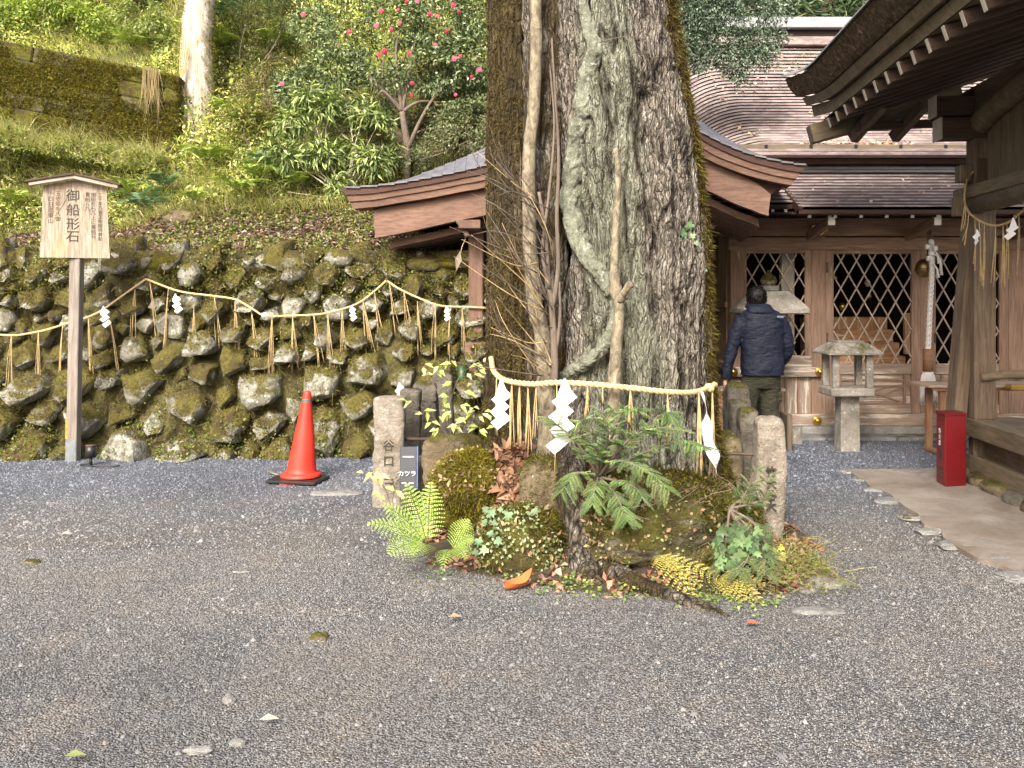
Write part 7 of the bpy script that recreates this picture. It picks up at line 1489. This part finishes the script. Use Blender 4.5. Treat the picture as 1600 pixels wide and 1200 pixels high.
for s in (-1, 1):
    beam("bargeboard", sb3(s * -.005, zT + .072, .06), sb3(s * .375, zT - .008, .06), .07, .038, M['sign'], sb); beam("roof_board", sb3(s * -.01, zT + .10, 0), sb3(s * .40, zT + .014, 0), .22, .018, M['old_dark'], sb)
pz = P(0, 402, Ys).z; beam("post", (px2(110, 721).x, 8.42, -.05), (bx.x - .005, bx.y + .045, pz + .15), .098, .098, M['signpost'], sb, up=(0, 1, 0), ch=.006)
M['bluegrey'] = plain("painted_foot", (.17, .19, .20), .6); M['orangestain'] = plain("orange_stain", (.50, .24, .05), .8, var=.5)
beam("post_foot", (px2(110, 721).x, 8.42, -.02), (px2(110, 721).x + .001, 8.42, .205), .104, .104, M['bluegrey'], sb, up=(0, 1, 0)); beam("stained_strip", (px2(110, 721).x - .036, 8.37, .21), (px2(110, 721).x - .032, 8.37, .40), .024, .012, M['orangestain'], sb, up=(0, 1, 0), ch=.001)
r3 = (pi / 2, 0, ya)
for ch, z in (("御", .0), ("船", .132), ("形", .262), ("石", .378)): text(ch, sb3(-.018, zT - .105 - z, .0215), .118, M['ink'], sb, r3, .0004, bold=.001)
for x, top, n_, sz, s_ in ((-.145, .085, 7, .048, "玉依姫命乃御"), (-.205, .085, 6, .052, "十四日迄東山"), (.105, .085, 4, .046, "貴船ら乃"), (.155, .085, 11, .044, "御船形石乃上に黄船石"), (.215, .085, 12, .042, "三千年乃昔玉依姫命黄船")):
    for k, ch in enumerate(s_): text(ch, sb3(x, zT - top - k * sz * .98, .0215), sz, M['ink'], sb, r3, .0003)
# ground spotlight with cable
q = px2(142, 727); sl = thing("spotlight", "small black ground spotlight with a coiled cable at the foot of the stone wall", "spotlight", (q.x, q.y, 0))
tube("lamp_head", [(q.x, q.y, .075), (q.x, q.y, .18)], [.045, .045], M['black'], sl, 20); tube("stem", [(q.x, q.y, .0), (q.x, q.y, .08)], .014, M['black'], sl, 10); tube("rim", [(q.x, q.y, .176), (q.x, q.y, .186)], .047, M['iron'], sl, 20)
tube("cable", spline([(q.x, q.y, .02), (q.x - .08, q.y - .03, .012), (q.x - .02, q.y - .08, .012), (q.x + .15, q.y - .07, .012), (q.x + .3, q.y - .08, .01), (q.x + .1, q.y - .11, .012), (q.x - .05, q.y - .05, .02)], 6), .005, M['black'], sl, 6)

# ------------------------------------------------------------------ the man
man = thing("person", "man seen from behind in dark navy hooded jacket and olive cargo trousers", "person", (2.49, 9.0, 0)); YM = 9.0; sm_ = YM / F
def mz(py): return CZ - (py - HY) * sm_
def mx(px): return (px - CX) * sm_
def loft(sections, n_=24, sq=2.4):
    """sections: (x, y, z, rx, ry [, normal]) horizontal ellipses"""
    th = np.linspace(0, 2 * pi, n_, endpoint=False); q = 1 / (np.abs(np.cos(th)) ** sq + np.abs(np.sin(th)) ** sq) ** (1 / sq)
    V = np.vstack([np.stack([x + rx * q * np.cos(th), y + ry * q * np.sin(th), th * 0 + z], 1) for x, y, z, rx, ry in sections]); m_ = len(sections); i = np.arange(m_ - 1)[:, None] * n_; j = np.arange(n_)[None]
    Q = np.stack([i + j, i + (j + 1) % n_, i + n_ + (j + 1) % n_, i + n_ + j], -1).reshape(-1, 4); Fc = np.vstack([Q[:, [0, 1, 2]], Q[:, [0, 2, 3]]]); V = np.vstack([V, V[:n_].mean(0), V[-n_:].mean(0)]); a, b_ = len(V) - 2, len(V) - 1; jj = np.arange(n_)
    return V, np.vstack([Fc, np.stack([(jj + 1) % n_, jj, np.full(n_, a)], -1), np.stack([(m_ - 1) * n_ + jj, (m_ - 1) * n_ + (jj + 1) % n_, np.full(n_, b_)], -1)])
def fused(name, arrs, mat, vox, sm=6, wr=0.0, seed=0):
    V, Fc = merge(arrs); o = obj(name, V, Fc, mat, man, True); r_ = o.modifiers.new("r", 'REMESH'); r_.mode = 'VOXEL'; r_.voxel_size = vox; r_.use_smooth_shade = True; s = o.modifiers.new("s", 'SMOOTH'); s.iterations = sm; s.factor = .5
    if wr:
        tx = bpy.data.textures.new("w", 'CLOUDS'); tx.noise_scale = .09; dd = o.modifiers.new("d", 'DISPLACE'); dd.texture = tx; dd.strength = wr; dd.mid_level = .5; dd.texture_coords = 'GLOBAL'
    return o
def lim(pts, rs, n_=14): p = spline(pts, 4); return tube_arr(p, np.interp(np.linspace(0, 1, len(p)), np.linspace(0, 1, len(rs)), rs), n_)
skin = plain("skin", (.50, .29, .21), .5, var=.08, bstr=.05)
hx, hy, hz = mx(1183), YM + .03, mz(470)
# body: one continuous figure
sl_, sr_ = (mx(1158), YM, mz(497)), (mx(1218), YM, mz(495)); el, er = (mx(1145), YM + .02, mz(545)), (mx(1231), YM + .02, mz(545)); wl, wr_ = (mx(1134), YM - .02, mz(590)), (mx(1222), YM + .22, mz(575))
hl, hr = (mx(1132), YM - .02, mz(598)), (mx(1216), YM + .30, mz(574))
hipl, hipr = (mx(1176), YM, mz(590)), (mx(1204), YM, mz(590)); kl, kr_ = (mx(1166), YM + .03, mz(645)), (mx(1203), YM + .03, mz(648)); al, ar_ = (mx(1172), YM, .09), (mx(1207), YM, .09)
body = [loft([(mx(1190), YM, mz(600), .15, .10), (mx(1190), YM, mz(575), .15, .105), (mx(1190), YM, mz(545), .135, .095), (mx(1190), YM, mz(510), .165, .11), (mx(1188), YM, mz(492), .15, .09), (mx(1187), YM, mz(484), .06, .06), (mx(1185), YM + .01, mz(475), .055, .06)]),
        rock_arr((hx, hy, hz + .02), (.076, .095, .112), 4, 0, 1, 2.1), rock_arr((hx, hy + .095, hz), (.014, .02, .022), 2, 0, 1, 2), rock_arr((hx - .078, hy - .0, hz), (.012, .022, .032), 2, 0, 1, 2), rock_arr((hx + .078, hy - .0, hz), (.012, .022, .032), 2, 0, 1, 2)]
for a, b_, c_ in ((sl_, el, wl), (sr_, er, wr_)): body.append(lim([a, b_, c_], [.055, .045, .027]))
for a, b_, c_ in ((hipl, kl, al), (hipr, kr_, ar_)): body.append(lim([a, b_, c_], [.085, .058, .042])); body.append(lim([(c_[0], c_[1] - .05, .04), (c_[0], c_[1] + .17, .035)], [.04, .035]))
for w_, h__ in ((wl, hl), (wr_, hr)):
    body.append(rock_arr((h__[0], h__[1], h__[2] - .02), (.020, .038, .048), 3, 0, 1, 2.3)); d = (Vector(h__) - Vector(w_)).normalized()
    for k in range(4):
        b0 = Vector(h__) + Vector((0, -.028 + k * .019, -.055)); ln_ = (.062, .072, .070, .055)[k]; body.append(tube_arr([b0, b0 + Vector((.004, .002, -ln_ * .5)), b0 + Vector((.018, .006, -ln_ * .95))], [.0095, .009, .0075], 8))
    b0 = Vector(h__) + Vector((.008, -.035, -.015)); body.append(tube_arr([b0, b0 + Vector((.008, -.018, -.03)), b0 + Vector((.018, -.02, -.058))], [.012, .010, .008], 8))
fused("body", body, skin, .0075, 3)
V, Fc = rock_arr((hx, hy + .012, mz(470) - .002), (.016, .012, .01), 2, 0)
for s in (-1, 1):
    V, Fc = rock_arr((hx + s * .03, hy + .088, hz + .03), (.014, .010, .008), 2, 0, 1, 2); obj("eye", V, Fc, M['white'], man, True)
# hair: cap with an uneven nape line
hairm = plain("black_hair", (.012, .010, .010), .45, var=.4, scale=60, bstr=.9, bdist=.006)
V, Fc = rock_arr((hx, hy - .008, hz + .035), (.088, .104, .108), 5, .05, 3, 2.2, 3); low = V[:, 2] < hz - .035 + .03 * fbm(V * 40, 2); V[low, 2] = np.maximum(V[low, 2], hz - .04); fr_ = (V[:, 1] > hy + .05) & (V[:, 2] < hz + .06); V[fr_, 1] = hy + .05
obj("hair", V, Fc, hairm, man, True)
pos, nr = sample(V, Fc, 1800, lambda ct, n_: (ct[:, 2] > hz - .03)); N = len(pos); Vb, Fb = blade_arr(pos, nr * .6 + np.array([0, -.1, -.5]) + rv(N, .3), rv(N), .022, .005, rv(N, .3)); o = obj("hair_tufts", Vb, Fb, M['moss'], man, False, np.tile((.012, .01, .01), (len(Vb), 1)))
prop(o, kind="stuff")
# jacket
jm, nt, b = new_mat("navy_jacket"); v = coords(nt, "Position"); nt.links.new(ramp(nt, noise(nt, v, 6, 4, .6), [(.3, (.006, .009, .021)), (.7, (.012, .016, .034))]), b.inputs["Base Color"]); b.inputs["Roughness"].default_value = .65; b.inputs["Specular IOR Level"].default_value = .3; bump(nt, math_(nt, 'ADD', noise(nt, coords(nt, "Position", (1, 1, 2.2)), 9, 3, .5, 1.2), math_(nt, 'MULTIPLY', noise(nt, v, 240, 2, .5), .04)), .6, .03, b)
jk = [loft([(mx(1191), YM, mz(586), .205, .15), (mx(1191), YM, mz(575), .212, .158), (mx(1191), YM, mz(550), .205, .15), (mx(1190), YM, mz(525), .21, .15), (mx(1190), YM, mz(505), .22, .145), (mx(1189), YM, mz(494), .215, .13), (mx(1188), YM, mz(487), .17, .11), (mx(1187), YM, mz(481), .10, .09)], 32, 2.6),
      lim([(mx(1161), YM, mz(498)), (mx(1150), YM, mz(522)), (mx(1143), YM, mz(548)), (mx(1137), YM, mz(572)), (mx(1134), YM - .01, mz(592))], [.085, .078, .066, .06, .052, .050], 18),
      lim([(mx(1216), YM, mz(498)), (mx(1225), YM, mz(520)), (mx(1231), YM + .02, mz(545)), (mx(1228), YM + .10, mz(562)), (mx(1222), YM + .2, mz(575))], [.085, .078, .066, .058, .050], 18)]
fused("jacket", jk, jm, .010, 4, .022)
hood = [loft([(mx(1188), YM - .01, mz(493), .12, .06), (mx(1187), YM - .05, mz(489), .145, .085), (mx(1186), YM - .045, mz(483), .135, .085), (mx(1185), YM - .02, mz(477), .105, .09), (mx(1184), YM + .01, mz(474), .088, .085)], 28, 2.2)]
th = np.linspace(0, 2 * pi, 30); hood.append(tube_arr([(mx(1185) + .105 * cos(a), YM + .0 + .095 * sin(a), mz(479) + .012 * sin(a)) for a in th], .026, 10, False)); fused("hood", hood, jm, .009, 4, .012)
tube("hem", [(mx(1191) + .207 * cos(a) * 1 / (abs(cos(a)) ** 2.6 + abs(sin(a)) ** 2.6) ** (1 / 2.6), YM + .152 * sin(a) / (abs(cos(a)) ** 2.6 + abs(sin(a)) ** 2.6) ** (1 / 2.6), mz(584.5)) for a in np.linspace(0, 2 * pi, 60)], .007, jm, man, 6)
box("logo", mx(1207), mx(1217), YM - .156, YM - .150, mz(496), mz(493), plain("logo_thread", (.12, .13, .17), .7), man, .0005)
# trousers with cargo pockets
tm_, nt, b = new_mat("olive_trousers"); nt.links.new(ramp(nt, noise(nt, coords(nt, "Position"), 7, 4, .6), [(.3, (.022, .021, .010)), (.7, (.045, .043, .022))]), b.inputs["Base Color"]); b.inputs["Roughness"].default_value = .85; bump(nt, noise(nt, coords(nt, "Position", (1, 1, 2.5)), 12, 3, .5, 1.5), 1, .03, b)
tr_ = [loft([(mx(1191), YM, mz(606), .155, .115), (mx(1191), YM, mz(590), .18, .13), (mx(1191), YM, mz(570), .175, .125)], 26, 2.4)]
for s, h_, k_l, a_ in ((-1, hipl, kl, al), (1, hipr, kr_, ar_)):
    tr_.append(lim([(h_[0] + s * -.005, h_[1], h_[2] + .02), (h_[0] * .5 + k_l[0] * .5, YM + .01, (h_[2] + k_l[2]) / 2), k_l, (a_[0], a_[1], .34), (a_[0], a_[1], .10)], [.105, .10, .088, .082, .083], 20)); tr_.append(rock_arr((h_[0] * .45 + k_l[0] * .55 + s * .085, YM - .01, mz(618)), (.022, .055, .07), 3, .05, 2, 5))
fused("trousers", tr_, tm_, .011, 4, .020)
shoe = plain("dark_shoe", (.03, .028, .026), .6)
for a_ in (al, ar_): V, Fc = rock_arr((a_[0], a_[1] + .05, .052), (.052, .15, .055), 3, .05, 2, 3.2); obj("shoe", V, Fc, shoe, man, True); box("sole", a_[0] - .05, a_[0] + .05, a_[1] - .095, a_[1] + .19, .0, .022, M['black'], man, .006)
